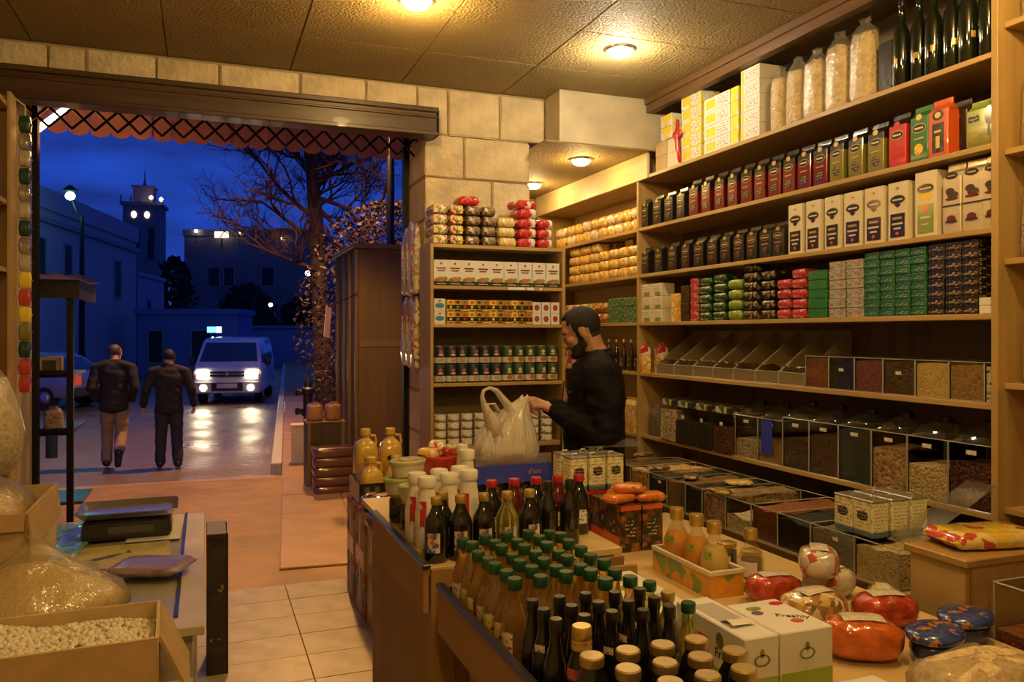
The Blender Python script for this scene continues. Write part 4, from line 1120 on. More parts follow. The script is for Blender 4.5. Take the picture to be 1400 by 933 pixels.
# ------------------------------------------------------------ counters and the display of bottles in the middle
M_lam = wood('counter_laminate', (.30, .165, .045), (.36, .20, .06), 'Y', .4, .6, .0)
M_lamZ = wood('counter_laminate_upright', (.27, .145, .04), (.33, .18, .05), 'Z', .4, .6, .0)
M_top = wood('counter_surface', (.55, .40, .17), (.62, .46, .21), 'Y', .6, .35)
M_dkedge = plain('black_edge_strip', (.018, .017, .018), .3, coat=.3)
fc = thing('side_counter', 'taller orange brown counter with black edged rail, nearer the street', 'counter', (0, 0, 0))
MB().bx(.675, 1.385, 2.53, 3.70, .815, .84).build('counter_top', M_top, fc, bevel=.002)
MB().bx(.72, 1.37, 2.56, 3.68, 0, .814).build('counter_body', M_lamZ, fc)
MB().bx(.655, .674, 2.515, 3.36, .70, .842).build('rail_panel', M_lam, fc, bevel=.002)
MB().bx(.650, .679, 2.505, 3.365, .8425, .858).build('edge_strip', M_dkedge, fc, bevel=.004)
MB().bx(.680, .76, 2.51, 2.529, .0, .838).build('corner_post', M_lam, fc, bevel=.002)
MB().bx(.761, 1.385, 2.515, 2.529, 0, .812).build('end_panel', M_lamZ, fc)
dt = thing('display_table', 'large low display table covered with bottles and cartons in the foreground', 'table', (0, 0, 0))
MB().bx(.70, 1.40, .95, 2.44, .695, .72).bx(1.401, 2.12, .95, 3.42, .695, .72).build('table_top', M_top, dt, bevel=.002)
MB().bx(.78, 1.39, 1.0, 2.42, 0, .694).bx(1.41, 2.05, 1.0, 3.38, 0, .694).build('table_body', M_lamZ, dt)
MB().bx(.683, .699, .95, 2.445, .66, .800).build('rail_panel', M_lam, dt, bevel=.002)
MB().bx(.677, .705, .945, 2.45, .8005, .815).build('edge_strip', M_dkedge, dt, bevel=.004)
MB().bx(.70, 1.40, 2.4455, 2.462, .66, .80).build('end_panel', M_lam, dt, bevel=.002)
MB().bx(1.40, 1.425, 2.47, 3.30, .7205, .765).build('divider', K['cream'], dt, bevel=.002)
TZ = .7204
# vinegar bottles with green caps
def glassy(name, c, tr=.65):
    if name in MATS: return MATS[name]
    m, n, l, b = nt_new(name)
    S(b, Base_Color=c4(c), Roughness=.04, Transmission_Weight=tr, IOR=1.38, Coat_Weight=.6, Coat_Roughness=.03)
    MATS[name] = m
    return m
M_vin = glassy('amber_vinegar', (.74, .46, .12), .86)
M_vin2 = glassy('pale_oil', (.80, .64, .24), .86)
M_lab_y = printed('bottle_label_yellow', (.70, .60, .24), (.35, .08, .03), (.10, .18, .05), 120, .5, .52)
M_lab_w = printed('bottle_label_cream', (.72, .66, .50), (.45, .05, .03), (.15, .10, .05), 120, .5, .5)
vin = [(.028, 0), (.031, .004), (.031, .115), (.030, .135), (.020, .165), (.0135, .19), (.013, .215), (.0145, .216), (.0145, .225)]
blk = [(.026, 0), (.029, .004), (.029, .11), (.027, .13), (.017, .16), (.0135, .185), (.013, .205)]
FR = -R(62)
rows_y = [2.385 - .074 * k for k in range(8)]
for c in range(5):
    for k, y in enumerate(rows_y):
        if k == 7 and c < 3: continue
        which = (c + k) % 3
        put(('vin', which), bottle(vin, M_vin if which != 1 else M_vin2, M_capgreen, .211, .0185, .028, M_lab_y if which else M_lab_w, (.045, .112, .0318, .8), 'vinegar_bottle', 14), (.748 + c * .073 + (k % 2) * .006, y, TZ), FR + random.uniform(-.5, .5), 'green capped amber bottle, %s from the side counter in %s column from rail' % (ORD[k], ORD[c]), 'bottle', 'green capped bottles on the display table', (1.08, 1.08, random.uniform(1.0, 1.06)))
for c in range(5):
    for k in range(3):
        y = 1.812 - .07 * k - (.018 if c >= 3 else 0)
        if c < 3 and k == 0: y += 0
        lab = [None, M_lab_w, None][(c + k) % 3]
        put(('blk', (c + k) % 3), bottle(blk, M_dkglass, M_capblack, .197, .0155, .028, lab, (.10, .15, .0255, .5) if lab else None, 'black_bottle', 14), (.745 + c * .072, y, TZ), FR + random.uniform(-.3, .3), 'black capped black bottle, %s row from the green caps, %s from rail' % (ORD[k], ORD[c]), 'bottle', 'black capped bottles on the display table', (1, 1, 1.03))
gj = [(.034, 0), (.038, .005), (.038, .13), (.034, .155), (.024, .175), (.0225, .19)]
gj2 = [(.030, 0), (.033, .005), (.033, .11), (.030, .14), (.020, .17), (.019, .20)]
put('gjl', bottle(gj2, M_dkglass, M_capgold, .193, .0205, .026, plain('round_red_label', (.55, .12, .06), .4), (.118, .140, .0325, .42), 'sauce_bottle', 18, (.172, .193, .0208, printed('neck_print', (.55, .4, .15), (.5, .1, .05), None, 150))), (.775, 1.60, TZ), FR, 'gold capped black bottle with printed neck and round red label', 'bottle', None, (1.1, 1.1, 1.08))
ng = 0
for c in range(4):
    for k in range(5):
        x = .76 + .086 * c + (.04 if k % 2 else 0); y = 1.52 - .084 * k
        if c == 3 and k % 2 and k > 2: continue
        put('gj', bottle(gj, M_dkglass, M_capjar, .182, .0265, .022, None, None, 'molasses_jar', 18), (x, y, TZ), random.random() * 6, 'dull gold lidded dark jar, %s row from black bottles, %s from rail' % (ORD[k], ORD[c]), 'jar', 'gold lidded dark jars')
M_oil = glassy('yellow_green_oil', (.62, .60, .16), .85)
for i, (x, y, cap) in enumerate(((1.112, 1.88, M_capgreen), (1.112, 1.79, M_capgold), (1.115, 1.70, M_capgreen))):
    put(('oil', i % 2), bottle(vin, M_oil, cap, .213, .0185, .027, None, None, 'oil_bottle', 14), (x, y, TZ), 0, '%s pale oil bottle from the green caps, beside the white cartons' % ORD[i], 'bottle', 'pale oil bottles beside the cartons', (1, 1, .9))


# cartons of fruit drink lying flat beside the bottles
flat = carton(.20, .30, .075, K['white'], (), 'flat_carton')
for i, (x, y) in enumerate(((1.25, 2.285), (1.25, 2.03))):
    t = thing('flat_carton', ('farther' if i == 0 else 'nearer') + ' flat white fruit drink carton beside the green capped bottles', 'carton', (x, y, TZ), .02, 'flat fruit drink cartons')
    MB().bx(-.10, .10, -.12, .12, 0, .075).build('box_body', K['white'], t, bevel=.002)
    for k, (cx, cy, mt) in enumerate(((-.03, .08, K['red']), (.03, .04, K['lime']), (-.02, -.04, K['lime']), (.04, -.09, K['orange']))):
        b = MB().lathe([(.022, .0752), (.022, .0758), (.001, .0758)], 12, (cx, cy, 0), cap1=False, sx=1.2); b.build('fruit_picture', mt, t)
    MB().bx(-.1006, -.1001, -.12, .12, .0, .03).build('green_band', K['lime'], t)
# two white cartons in front
def drink_carton(w, d, h, lab, loc, rz=0., open_=False, name='drink_carton'):
    t = thing(name, lab, 'carton', loc, rz, 'white drink cartons with green bands')
    b = MB().bx(-w / 2, w / 2, -d / 2, d / 2, 0, h)
    b.build('box_body', K['white'], t, bevel=.003)
    gband = plain('print_lime_band', (.33, .45, .05), .45)
    MB().bx(-w / 2 + .002, w / 2 - .002, -d / 2 - .0008, -d / 2 - .0001, .002, h * .34).build('green_band', gband, t)
    MB().bx(-w / 2 - .0008, -w / 2 - .0001, -d / 2 + .002, d / 2 - .002, .002, h * .28).build('green_band', gband, t)
    e = MB()
    e.lathe([(.024, 0), (.024, .0007), (.018, .0007), (.018, 0)], 20, cap0=False, cap1=False, sy=.62)
    e.lathe([(.007, 0), (.007, .0007), (.001, .0007)], 10, (0, .017, 0), cap1=False, sy=1.7)
    eo = e.build('emblem', K['olive'], t); eo.rotation_euler = (PI / 2, 0, 0); eo.location = (0, -d / 2 - .0003, h * .62)
    return t
c1 = drink_carton(.10, .30, .15, 'left white drink carton with torn open top and red tag', (1.25, 1.74, TZ))
MB().bx(-.034, .034, -.03, .10, .1502, .1512).build('torn_opening', plain('grey_inner_card', (.40, .38, .34), .8), c1)
fl = MB(); fl.grid(lambda s, q: (-.034 + .068 * s, -.03 - .05 * q, .1515 + .012 * math.sin(q * 2.6) * (1 - .3 * s)), 4, 5); fl.build('torn_flap', K['white'], c1, True)
MB().bx(-.0512, -.0502, -.002, .046, .025, .105).build('red_tag', K['red'], c1)
M_inkd = plain('ink_dark', (.05, .04, .03), .5)
text('6', .05, K['white'], c1, (-.0514, .022, .065), (PI / 2, 0, -PI / 2), 'tag_number')
text('Freshly', .034, M_inkd, c1, (-.0507, -.078, .078), (PI / 2, 0, -PI / 2), 'lettering')
for k, (yy, zz, mt) in enumerate(((.105, .11, K['lime']), (.09, .098, M_inkd), (-.05, .112, K['olive']))):
    b = MB().lathe([(.016, 0), (.016, .0007), (.001, .0007)], 12, cap1=False, sy=1.3); o = b.build('fruit_picture', mt, c1); o.rotation_euler = (PI / 2, 0, -PI / 2); o.location = (-.0501, yy, zz)
c2 = drink_carton(.16, .22, .15, 'right white drink carton with closed printed lid', (1.385, 1.70, TZ))
for k, (cx, cy, sx, mt) in enumerate(((-.03, .06, 1.6, K['lime']), (-.04, .03, 1.2, plain('print_violet', (.16, .06, .2), .5)), (.055, .075, 1.5, K['red']), (.02, -.05, 1.3, K['orange']))):
    MB().lathe([(.014, .1502), (.014, .1508), (.001, .1508)], 12, (cx, cy, 0), cap1=False, sx=sx).build('fruit_picture', mt, c2)
text('Freshly', .03, M_inkd, c2, (.03, -.02, .1506), (0, 0, -.5), 'lettering')
c3 = drink_carton(.22, .24, .055, 'low white carton in front of the two drink cartons', (1.40, 1.385, TZ))
# juice tray with bottles
tr = thing('juice_tray', 'open white and orange cardboard tray holding squat juice bottles', 'tray', (1.625, 2.43, TZ), 0)
w, d, h = .13, .36, .075
b = MB().bx(-w / 2, w / 2, -d / 2, d / 2, 0, .004)
for s_ in (-1, 1):
    b.bx(s_ * w / 2 - .003, s_ * w / 2 + .003, -d / 2, d / 2, .0, h); b.bx(-w / 2, w / 2, s_ * d / 2 - .003, s_ * d / 2 + .003, 0, h)
b.build('tray_body', Ink['orangetray'], tr)
b = MB()
for s_ in (-1, 1):
    b.bx(s_ * w / 2 - .006, s_ * w / 2 + .006, -d / 2 - .006, d / 2 + .006, h, h + .016); b.bx(-w / 2 + .006, w / 2 - .006, s_ * d / 2 - .006, s_ * d / 2 + .006, h, h + .016)
b.build('white_rim', K['cream'], tr, bevel=.002)
M_juice = plain('orange_juice', (.72, .30, .025), .35)
M_pet = clear('clear_pet', (.98, .96, .88), .6, .05, .10, (.8, .7, .4), .3, 40)
pet = [(.042, .0), (.046, .006), (.046, .09), (.044, .105), (.034, .13), (.022, .148), (.0175, .16), (.0175, .178)]
for i, (x, y) in enumerate(((1.62, 2.545), (1.628, 2.43), (1.622, 2.315))):
    put(('juice', i == 2), bottle(pet, M_pet, M_capgold, .17, .0235, .036, L['greentxt'], (.100, .122, .0445, .30), 'juice_bottle', 18, None, (M_juice if i < 2 else plain('pale_juice', (.68, .5, .16), .35), .131)), (x, y, TZ + .0045), FR, '%s squat juice bottle from the back of the orange tray' % ORD[i], 'bottle', 'squat juice bottles in the tray', (1.1, 1.1, 1.14))
put('juice4', bottle(pet, M_pet, M_capgold, .17, .0235, .036, K['paper'], (.05, .10, .0466, .9), 'juice_bottle', 18, None, (M_amber, .05)), (1.76, 2.30, TZ), FR, 'squat clear bottle with white label standing outside the orange tray', 'bottle')
for i, (x, y, z) in enumerate(((1.72, 2.62, 0), (1.82, 2.52, 0), (1.84, 2.40, 0))):
    put(('njar', i), bottle([(.036, 0), (.04, .005), (.04, .07), (.034, .085)], M_pet, M_capgold, .085, .036, .016, L['whitetxt'], (.02, .06, .0405, .8), 'honey_jar', 16, None, (G['nuts'] if i == 0 else M_amber, .075)), (x, y, TZ), FR, '%s small gold lidded jar behind the orange juice tray' % ORD[i], 'jar', 'small gold lidded jars')

# dark boxes with orange packets, red edged tins, oil tins
for i, x in enumerate((1.60, 1.70)):
    put(('dko', i), carton(.094, .27, .185, Ink['dkorange'], [('rect', -.49, .49, .9, .99, K['orange'], 'orange_band'), ('oval', 0, .5, .3, .2, L['goldprint'], 'emblem')], 'coffee_tin_box'), (x, 2.985, TZ), 0, '%s dark box with orange side behind the divider rail' % ('left', 'right')[i], 'box', 'dark orange boxes')
bsd = MB().bx(-.0008, .0, -.13, .13, .01, .06).build('orange_band', K['orange'], bpy.data.objects['coffee_tin_box']); bsd.location = (-.0472, 0, 0)
M_orangefoil = plain('orange_foil', (.66, .19, .025), .28, coat=.5, bs=.5, bscale=30, bd=.01)
k = 0
for i, (x, y, rz) in enumerate(((1.59, 2.93, .3), (1.66, 3.02, .2), (1.72, 2.92, -.1))):
    put('opack', pack(.13, .085, .036, M_orangefoil, 'orange_packet', 4), (x, y, TZ + .1862), rz, '%s orange foil packet lying on the dark boxes from left' % ORD[i], 'packet', 'orange packets')
put('opack', None, (1.64, 2.945, TZ + .2225), -.5, 'topmost orange foil packet lying across the others', 'packet', 'orange packets')
def red_tin(w, d, h):
    def mk():
        t = link('red_rim_tin', None)
        MB().loft([rrect(w, d, .006, .2, 4), rrect(w, d, h - .012, .2, 4)]).build('tin_body', Ink['mixdark'], t, True, auto=.6)
        MB().loft([rrect(w + .003, d + .003, h - .0118, .2, 4), rrect(w + .003, d + .003, h, .2, 4)]).build('lid', K['red'], t, True, auto=.6)
        MB().loft([rrect(w + .002, d + .002, 0, .2, 4), rrect(w + .002, d + .002, .0058, .2, 4)]).build('base_rim', K['black'], t, True, auto=.6)
        decals(t, [('rect', -.3, .3, .2, .75, K['blue'], 'blue_label'), ('rect', -.22, .24, .55, .66, K['gold'], 'print_line'), ('rect', -.1, .3, .30, .38, K['gold'], 'print_line')], w, h, -d / 2)
        return t
    return mk
for i, (x, y) in enumerate(((1.505, 3.205), (1.60, 3.205), (1.695, 3.205), (1.505, 3.325), (1.60, 3.325), (1.695, 3.325))):
    put('rtin', red_tin(.088, .11, .188), (x, y, TZ), 0, '%s red rimmed dark tin, %s row, under the pale oil tins' % (ORD[i % 3], 'front' if i < 3 else 'rear'), 'tin', 'red rimmed tins')
for i in range(3):
    for j in range(2):
        put('tin', None, (1.525 + i * .09, 3.215 + j * .107, TZ + .1888), 0, '%s pale olive oil tin of the %s row before the shopkeeper' % (ORD[i], 'front' if j == 0 else 'rear'), 'tin', 'olive oil tins before the shopkeeper', (.82, 1, 1.05))
tag(MB().grid(lambda s, q: (1.62 + .26 * s, 3.25 + .1 * q, 1.073 + .02 * s + .012 * math.sin(s * 5 + q * 3)), 8, 3).build('plastic_wrapper', M_film, None, True), 'torn clear wrapper lying on the pale oil tins', 'wrapper')

# blue display box on stacked red lidded tins, carrying the shopping bag
for i in range(3):
    put('rlid', tincan(.052, .088, Ink['mixdark'], 'red_lid_tin', 18, K['red']), (1.155 + .11 * i, 3.50, .8404), i, '%s red lidded round tin under the blue box' % ORD[i], 'tin', 'red lidded tins under the blue box')
bxt = thing('blue_display_box', 'shallow blue cardboard box with clear walls under the carrier bag', 'box', (1.30, 3.505, .9288), .015)
w, d, h = .37, .25, .08
MB().bx(-w / 2, w / 2, -d / 2, d / 2, 0, .006).bx(-w / 2, w / 2, -d / 2, -d / 2 + .004, .006, h).bx(-w / 2, w / 2, d / 2 - .004, d / 2, .006, h).bx(-w / 2, -w / 2 + .004, -d / 2 + .004, d / 2 - .004, .006, h * .8).bx(w / 2 - .004, w / 2, -d / 2 + .004, d / 2 - .004, .006, h).build('box_body', K['blue'], bxt)
MB().bx(-w / 2, w / 2, -d / 2 + .005, -d / 2 + .0065, h * .5, h + .045).bx(-w / 2, -w / 2 + .0015, -d / 2, d / 2, h * .5, h + .045).build('clear_wall', clear('hazy_wall', (.9, .88, .85), .5, .1, .22, (.75, .66, .6)), bxt)
MB().bx(-w / 2 - .0008, -w / 2 - .0001, -.10, .05, .01, .06).build('side_picture', Ink['fruit'], bxt)
text("d'ers", .034, K['gold'], bxt, (.10, -d / 2 - .0006, .045), (PI / 2, 0, 0), 'lettering')
sw = MB().tube([(-.09, -d / 2 - .0008, .028), (-.04, -d / 2 - .0008, .034), (.0, -d / 2 - .0008, .036)], .0011, 5).tube([(-.09, -d / 2 - .0008, .028), (-.075, -d / 2 - .0008, .036)], .0011, 5); sw.build('arrow_mark', plain('print_mid_blue', (.05, .06, .36), .5), bxt)

# bottles on the side counter
CZ = .8404
wb = [(.034, 0), (.037, .005), (.037, .12), (.031, .155), (.027, .18), (.024, .205), (.023, .22)]
M_wplast = plain('white_plastic', (.78, .73, .62), .35)
for i, (x, y) in enumerate(((.725, 2.875), (.738, 2.78), (.822, 2.92), (.832, 2.825), (.912, 2.955), (.922, 2.865))):
    put('milk', bottle(wb, M_wplast, M_capwhite, .214, .0285, .036, Ink['redwhite'], (.02, .17, .0375, .28), 'white_bottle', 16), (x, y, CZ), FR + .5, '%s white bottle with white cap and red strip on side counter' % ORD[i], 'bottle', 'white bottles on the side counter', (1.18, 1.18, 1.0))
db = [(.037, 0), (.040, .004), (.040, .115), (.037, .135), (.021, .165), (.0165, .18), (.016, .195)]
M_lab_b = busy('print_blue_bottle_label', [(.6, .55, .45), (.05, .1, .35), (.55, .48, .4), (.5, .1, .06), (.62, .58, .5)], 70)
for i, (x, yy) in enumerate(((.722, 2.60), (.765, 2.675), (.806, 2.598), (.89, 2.602), (.975, 2.60), (1.06, 2.605))):
    g = M_dkglass if i != 4 else M_oil
    put(('db', i == 4, i % 2), bottle(db, g, M_capgold, .188, .019, .026, M_lab_b, (.035, .10, .0406, .55), 'sauce_bottle', 16), (x, yy, CZ), -.5 + .12 * i, '%s gold capped dark bottle from left at the end of side counter' % ORD[i] if i != 4 else 'gold capped green bottle among the dark ones on side counter', 'bottle', 'gold capped bottles on the side counter')
for i, x in enumerate((1.15, 1.235)):
    put('db2', bottle(db, M_dkglass, M_capblack, .188, .019, .03, None, None, 'sauce_bottle', 16), (x, 2.65, CZ), 0, '%s slim black bottle at the right of the gold capped bottles' % ORD[i], 'bottle', 'slim black bottles on the side counter', (.9, .9, 1.05))
for i, x in enumerate((.98, 1.068, 1.156, 1.244, 1.332)):
    yy = 2.775
    put(('db3', i % 2), bottle(db, plain('red_syrup_glass', (.10, .006, .008), .06, coat=.8) if i % 2 else M_dkglass, M_capred, .188, .021, .024, L['whitetxt'], (.04, .09, .0406, .4), 'syrup_bottle', 16), (x, yy, CZ), 0, '%s red capped syrup bottle from left before the blue box' % ORD[i], 'bottle', 'red capped syrup bottles', (1, 1, 1.05))
put('milk', None, (1.02, 3.20, CZ), FR, 'taller white bottle standing left of the blue box', 'bottle', None, (1.15, 1.15, 1.1))
put('milk', None, (1.05, 3.36, CZ), FR, 'white bottle half hidden behind the blue box', 'bottle', None, (.9, .9, 1.1))
# tubs with green lids, red bowl of packets
M_tub = plain('tub_pale', (.55, .52, .36), .4)
M_lidg = plain('pale_green_lid', (.46, .50, .22), .35, coat=.2)
def tub():
    t = link('lidded_tub', None)
    MB().lathe([(.065, 0), (.07, .004), (.078, .05)], 20, sy=.8).build('tub_body', M_tub, t, True, auto=.6)
    MB().lathe([(.081, .0505), (.083, .054), (.083, .062), (.078, .066), (.07, .064), (.001, .064)], 20, sy=.8, cap1=False).build('lid', M_lidg, t, True, auto=.6)
    MB().lathe([(.05, .0655), (.05, .067), (.001, .067)], 16, sy=.75, cap1=False).build('lid_picture', Ink['fruit'], t)
    return t
brjar = bottle([(.048, 0), (.052, .005), (.052, .085), (.045, .1)], M_amber, M_capgold, .1, .046, .014, None, None, 'brown_jar', 18)
for i, (x, y) in enumerate(((.745, 3.20), (.76, 3.06), (.87, 3.16))):
    put('brjar', brjar, (x, y, CZ), 0, '%s squat brown jar carrying green lidded tubs' % ORD[i], 'jar', 'squat brown jars')
for i, (x, y, z) in enumerate(((.75, 3.19, CZ + .1145), (.765, 3.055, CZ + .1145), (.77, 3.205, CZ + .182))):
    put('tub', tub, (x, y, z), .3 * i, '%s green lidded tub stacked on brown jars' % ('lower far', 'near', 'upper far')[i], 'tub', 'green lidded tubs', None if i != 1 else (.85, .85, .9))
bw = thing('red_bowl', 'red bowl heaped with coloured snack packets beside the stone pier', 'bowl', (1.0, 3.53, CZ + .1105), 0)
tag(MB().bx(.92, 1.075, 3.45, 3.61, CZ, CZ + .11).build('small_carton', K['kraft'], None, bevel=.002), 'small brown carton under the red bowl', 'carton')
MB().lathe([(.05, 0), (.075, .03), (.105, .085), (.11, .1), (.104, .1), (.07, .035), (.04, .012), (.001, .012)], 22, cap1=False).build('bowl_body', K['red'], bw, True)
for i, (x, y, rz, mt) in enumerate(((-.04, .0, .3, Ink['yel']), (.04, -.02, -.4, Ink['colour']), (0, .05, 1.2, Ink['fruit']))):
    put(('bp', i), pack(.12, .075, .045, mt, 'snack_packet', i), (1.0 + x, 3.53 + y, CZ + .197 + .012 * i), rz, ('yellow', 'red and yellow', 'pale fruit')[i] + ' snack packet heaped in the red bowl', 'packet', 'packets in the red bowl')

# food packs heaped at the right end of the table
def egg(mt, lab, w=.19, d=.13, h=.10):
    def mk():
        t = link('domed_pack', None)
        b = MB().ell((0, 0, h * .5), (w / 2, d / 2, h * .5), 36, 20, p=2.7)
        b.v = [tuple(Vector(q) * (1 + .05 * noise.noise(Vector(q) * 38 + Vector((w, d, h)) * 50) + .03 * noise.noise(Vector(q) * 85)) + Vector((0, 0, .001))) for q in b.v]
        b.build('wrapper', mt, t, True)
        b = MB(); n = 20
        b.grid(lambda s, q: ((2 * s - 1) * w * .26, (2 * q - 1) * d * .22, h * .5 + h * .53 * (max(0, 1 - abs((2 * s - 1) * .52) ** 2.7 - abs((2 * q - 1) * .44) ** 2.7)) ** (1 / 2.7) + .0012), 6, 5)
        b.build('label', lab, t, True)
        return t
    return mk
M_redw = plain('red_shiny_wrap', (.42, .045, .015), .16, coat=.9, var=.4, vs=30, bs=.8, bscale=40, bd=.012)
M_orw = plain('orange_shiny_wrap', (.52, .11, .015), .14, coat=.9, var=.3, vs=25, bs=.7, bscale=32, bd=.010)
M_goldw = busy('print_gold_crackle', [(.6, .42, .12), (.35, .2, .06), (.7, .6, .4), (.5, .3, .08), (.2, .12, .05)], 45, .18, .8)
M_silw = busy('print_silver_red', [(.5, .46, .38), (.62, .56, .44), (.45, .1, .06), (.55, .5, .36), (.3, .26, .18)], 35, .2, .7)
LBL = plain('cream_oval_label', (.62, .56, .46), .3, coat=.5, var=.25, vs=60)
packs = [(1.665, 1.70, .0, M_orw, 'orange domed pack nearest the white cartons', 1.1, -.5), (1.705, 1.93, .0, M_goldw, 'gold crackled domed pack behind the orange one', 1.1, .1), (1.91, 1.86, .0, M_redw, 'red domed pack between the gold and blue packs', 1.0, -.3), (1.735, 2.15, .0, M_redw, 'dark red domed pack beside the juice bottles', .95, -.2), (1.945, 2.13, .0, M_silw, 'silver and red domed pack at the back of the heap', 1.0, .2), (1.84, 2.06, .1, M_silw, 'uppermost silver white domed pack of the heap', .95, .9), (2.03, 1.985, .0, M_goldw, 'small gold domed pack at table edge of the heap', .7, .9)]
for i, (x, y, z, mt, lab, s_, rz) in enumerate(packs):
    put(('egg', i), egg(mt, LBL), (x, y, TZ + z), rz, lab, 'food pack', 'domed packs heaped on the table', (s_, s_, s_))
def bluepack():
    t = link('blue_tub', None)
    MB().lathe([(.055, 0), (.07, .008), (.078, .03), (.07, .048)], 22, sy=.75).build('tub_body', K['navy'], t, True)
    MB().lathe([(.07, .0485), (.088, .052), (.09, .06), (.086, .067), (.05, .072), (.001, .07)], 22, sy=.75, cap1=False).build('lid', Ink['navyprint'], t, True)
    return t
for i, (x, y) in enumerate(((1.84, 1.62), (2.03, 1.685))):
    put('blue', bluepack, (x, y, TZ), .35, ('left', 'right')[i] + ' blue lidded tub beside the wooden chest', 'tub', 'blue lidded tubs', (1.05, 1.05, 1.2))
M_filmthick = clear('thick_clear_film', (.95, .93, .88), .9, .10, .34, (.62, .55, .42), .9, 28)
bg = thing('clear_bag', 'large crumpled clear plastic bag at the bottom right of the table', 'bag', (1.735, 1.395, TZ), .06)
rn = random.Random(4)
def bagshape(g, amp):
    b = MB()
    lp = []
    for z, a in ((0, .9), (.03, 1), (.06, 1.0), (.085, .9), (.1, .6), (.105, .2)):
        lp.append([(x * (1 + rn.uniform(-amp, amp)), y * (1 + rn.uniform(-amp, amp)), zz + rn.uniform(-.006, .006) * (z > 0)) for x, y, zz in rrect(.36 * a + g, .22 * a + g, z, .4, 6)])
    return b.loft(lp)
bagshape(-.02, .02).build('contents', G['chick'], bg, True)
bagshape(.0, .05).build('film', M_filmthick, bg, True)

# wooden chest with a bag of sweets, glass bin beside it
ch = thing('wooden_chest', 'pale wooden chest with darker lid standing beside the spice bins', 'chest', (2.40, 1.93, 0), R(-16) * 0)
M_chest = wood('chest_oak', (.42, .29, .12), (.52, .37, .17), 'X', .7, .5)
M_chestY = wood('chest_oak_y', (.42, .29, .12), (.52, .37, .17), 'Y', .7, .5)
MB().bx(-.20, .20, -.105, .105, 0, .873).build('chest_body', M_chestY, ch, bevel=.002)
MB().bx(-.215, .215, -.12, .12, .874, .90).build('lid', wood('chest_lid', (.34, .20, .06), (.42, .26, .09), 'Y', .7, .4), ch, bevel=.004)
MB().bx(-.202, -.19, -.118, -.106, 0, .872).build('corner_post', M_lamZ, ch)
sw_ = thing('sweets_bag', 'yellow and red printed bag of sweets lying on the wooden chest', 'sweets bag', (2.42, 1.94, .9004), -.2)
link('wrapper', pillow_me(.34, .19, .055, nm='wrapper', mats=busy('print_sweets', [(.72, .50, .04), (.76, .55, .06), (.55, .07, .03), (.7, .46, .05), (.74, .6, .25)], 26, .2, .8), seed=9), sw_)
gbx = thing('glass_bin', 'dark glass bin of brown grain at the right edge, beside the wooden chest', 'bin', (2.44, 1.60, 0), 0)
MB().bx(-.19, .2, -.17, .17, 0, .50).build('stand', M_back, gbx)
bq = MB().bx(-.185, .195, -.165, .165, .505, .70); bq.build('contents', G['rust'], gbx)
MB().bx(-.19, .2, -.17, .17, .502, .84).build('glass', M_acr, gbx)
ef = edges_frame(.39, .34, .34, gbx, 'frame', .004); ef.location = (.005, 0, .501)
rp = thing('low_crate', 'low dark crate of red foil packs at the bottom right corner', 'crate', (2.30, 1.22, 0), 0)
MB().bx(-.17, .25, -.15, .15, 0, .56).build('crate_body', M_back, rp)
MB().bx(-.175, .255, -.155, .155, .561, .575).build('rim', M_acr_edge, rp)
for i, (x, y) in enumerate(((2.22, 1.27), (2.33, 1.17), (2.42, 1.28))):
    put('rfoil', pack(.15, .1, .04, plain('dark_red_foil', (.16, .012, .012), .2, .2, coat=.6, bs=.4, bscale=30), 'foil_pack', 3), (x, y, .5755), .5 * i, '%s dark red foil pack in the low crate' % ORD[i], 'foil pack', 'dark red foil packs')
# ------------------------------------------------------------ left side: table, boxes, scale
M_tabtop = plain('worn_table_laminate', (.52, .44, .33), .35, var=.12, vs=9)
M_tabside = plain('table_side_laminate', (.40, .36, .30), .5, var=.08)
lt = thing('side_table', 'worn pale laminate table under the scale at the left', 'table', (0, 0, 0))
MB().bx(-.80, .0, 2.22, 3.62, .822, .848).build('table_top', M_tabtop, lt, bevel=.003)
MB().bx(-.78, -.03, 2.26, 3.58, .70, .821).build('apron', M_tabside, lt)
for x, y in ((-.10, 2.25), (-.10, 3.53), (-.78, 2.25), (-.78, 3.53)):
    MB().bx(x, x + .07, y, y + .05, 0, .6995).build('leg', M_tabside, lt, bevel=.003)
MB().bx(-.77, -.11, 2.262, 2.28, .1, .69).build('side_panel', plain('table_grey_panel', (.45, .43, .40), .5), lt)
gl = thing('table_glass', 'glass sheet with a dark edge covering the side table', 'glass sheet', (0, 0, .8484))
MB().bx(-.79, -.075, 2.30, 3.61, 0, .006).build('pane', clear('table_glass_pane', (.9, .92, .9), .3, .08, fres=.10), gl)
MB().bx(-.0748, -.066, 2.30, 3.61, 0, .0065).build('edge', plain('glass_edge_dark', (.05, .05, .03), .2), gl)
GZ = .8548
M_news = printed('newspaper_print', (.50, .46, .40), (.12, .11, .10), (.3, .08, .05), 60, .7, .5)
M_news2 = busy('print_magazine', [(.35, .30, .10), (.42, .36, .14), (.30, .26, .2), (.06, .05, .05), (.4, .33, .1)], 16, .5, .1)
for i, (x, y, w, d, rz, mt, lab) in enumerate(((-.30, 2.98, .38, .30, .05, M_news2, 'yellowed printed sheet lying in front of the scale'), (-.17, 3.36, .18, .42, -.02, M_news, 'grey newspaper strip beside the scale on the table'))):
    t = MB().bx(-w / 2, w / 2, -d / 2, d / 2, 0, .0015).build('printed_sheet', mt, None, loc=(x, y, GZ + .0002 + .002 * i), rz=rz)
    tag(t, lab, 'paper')
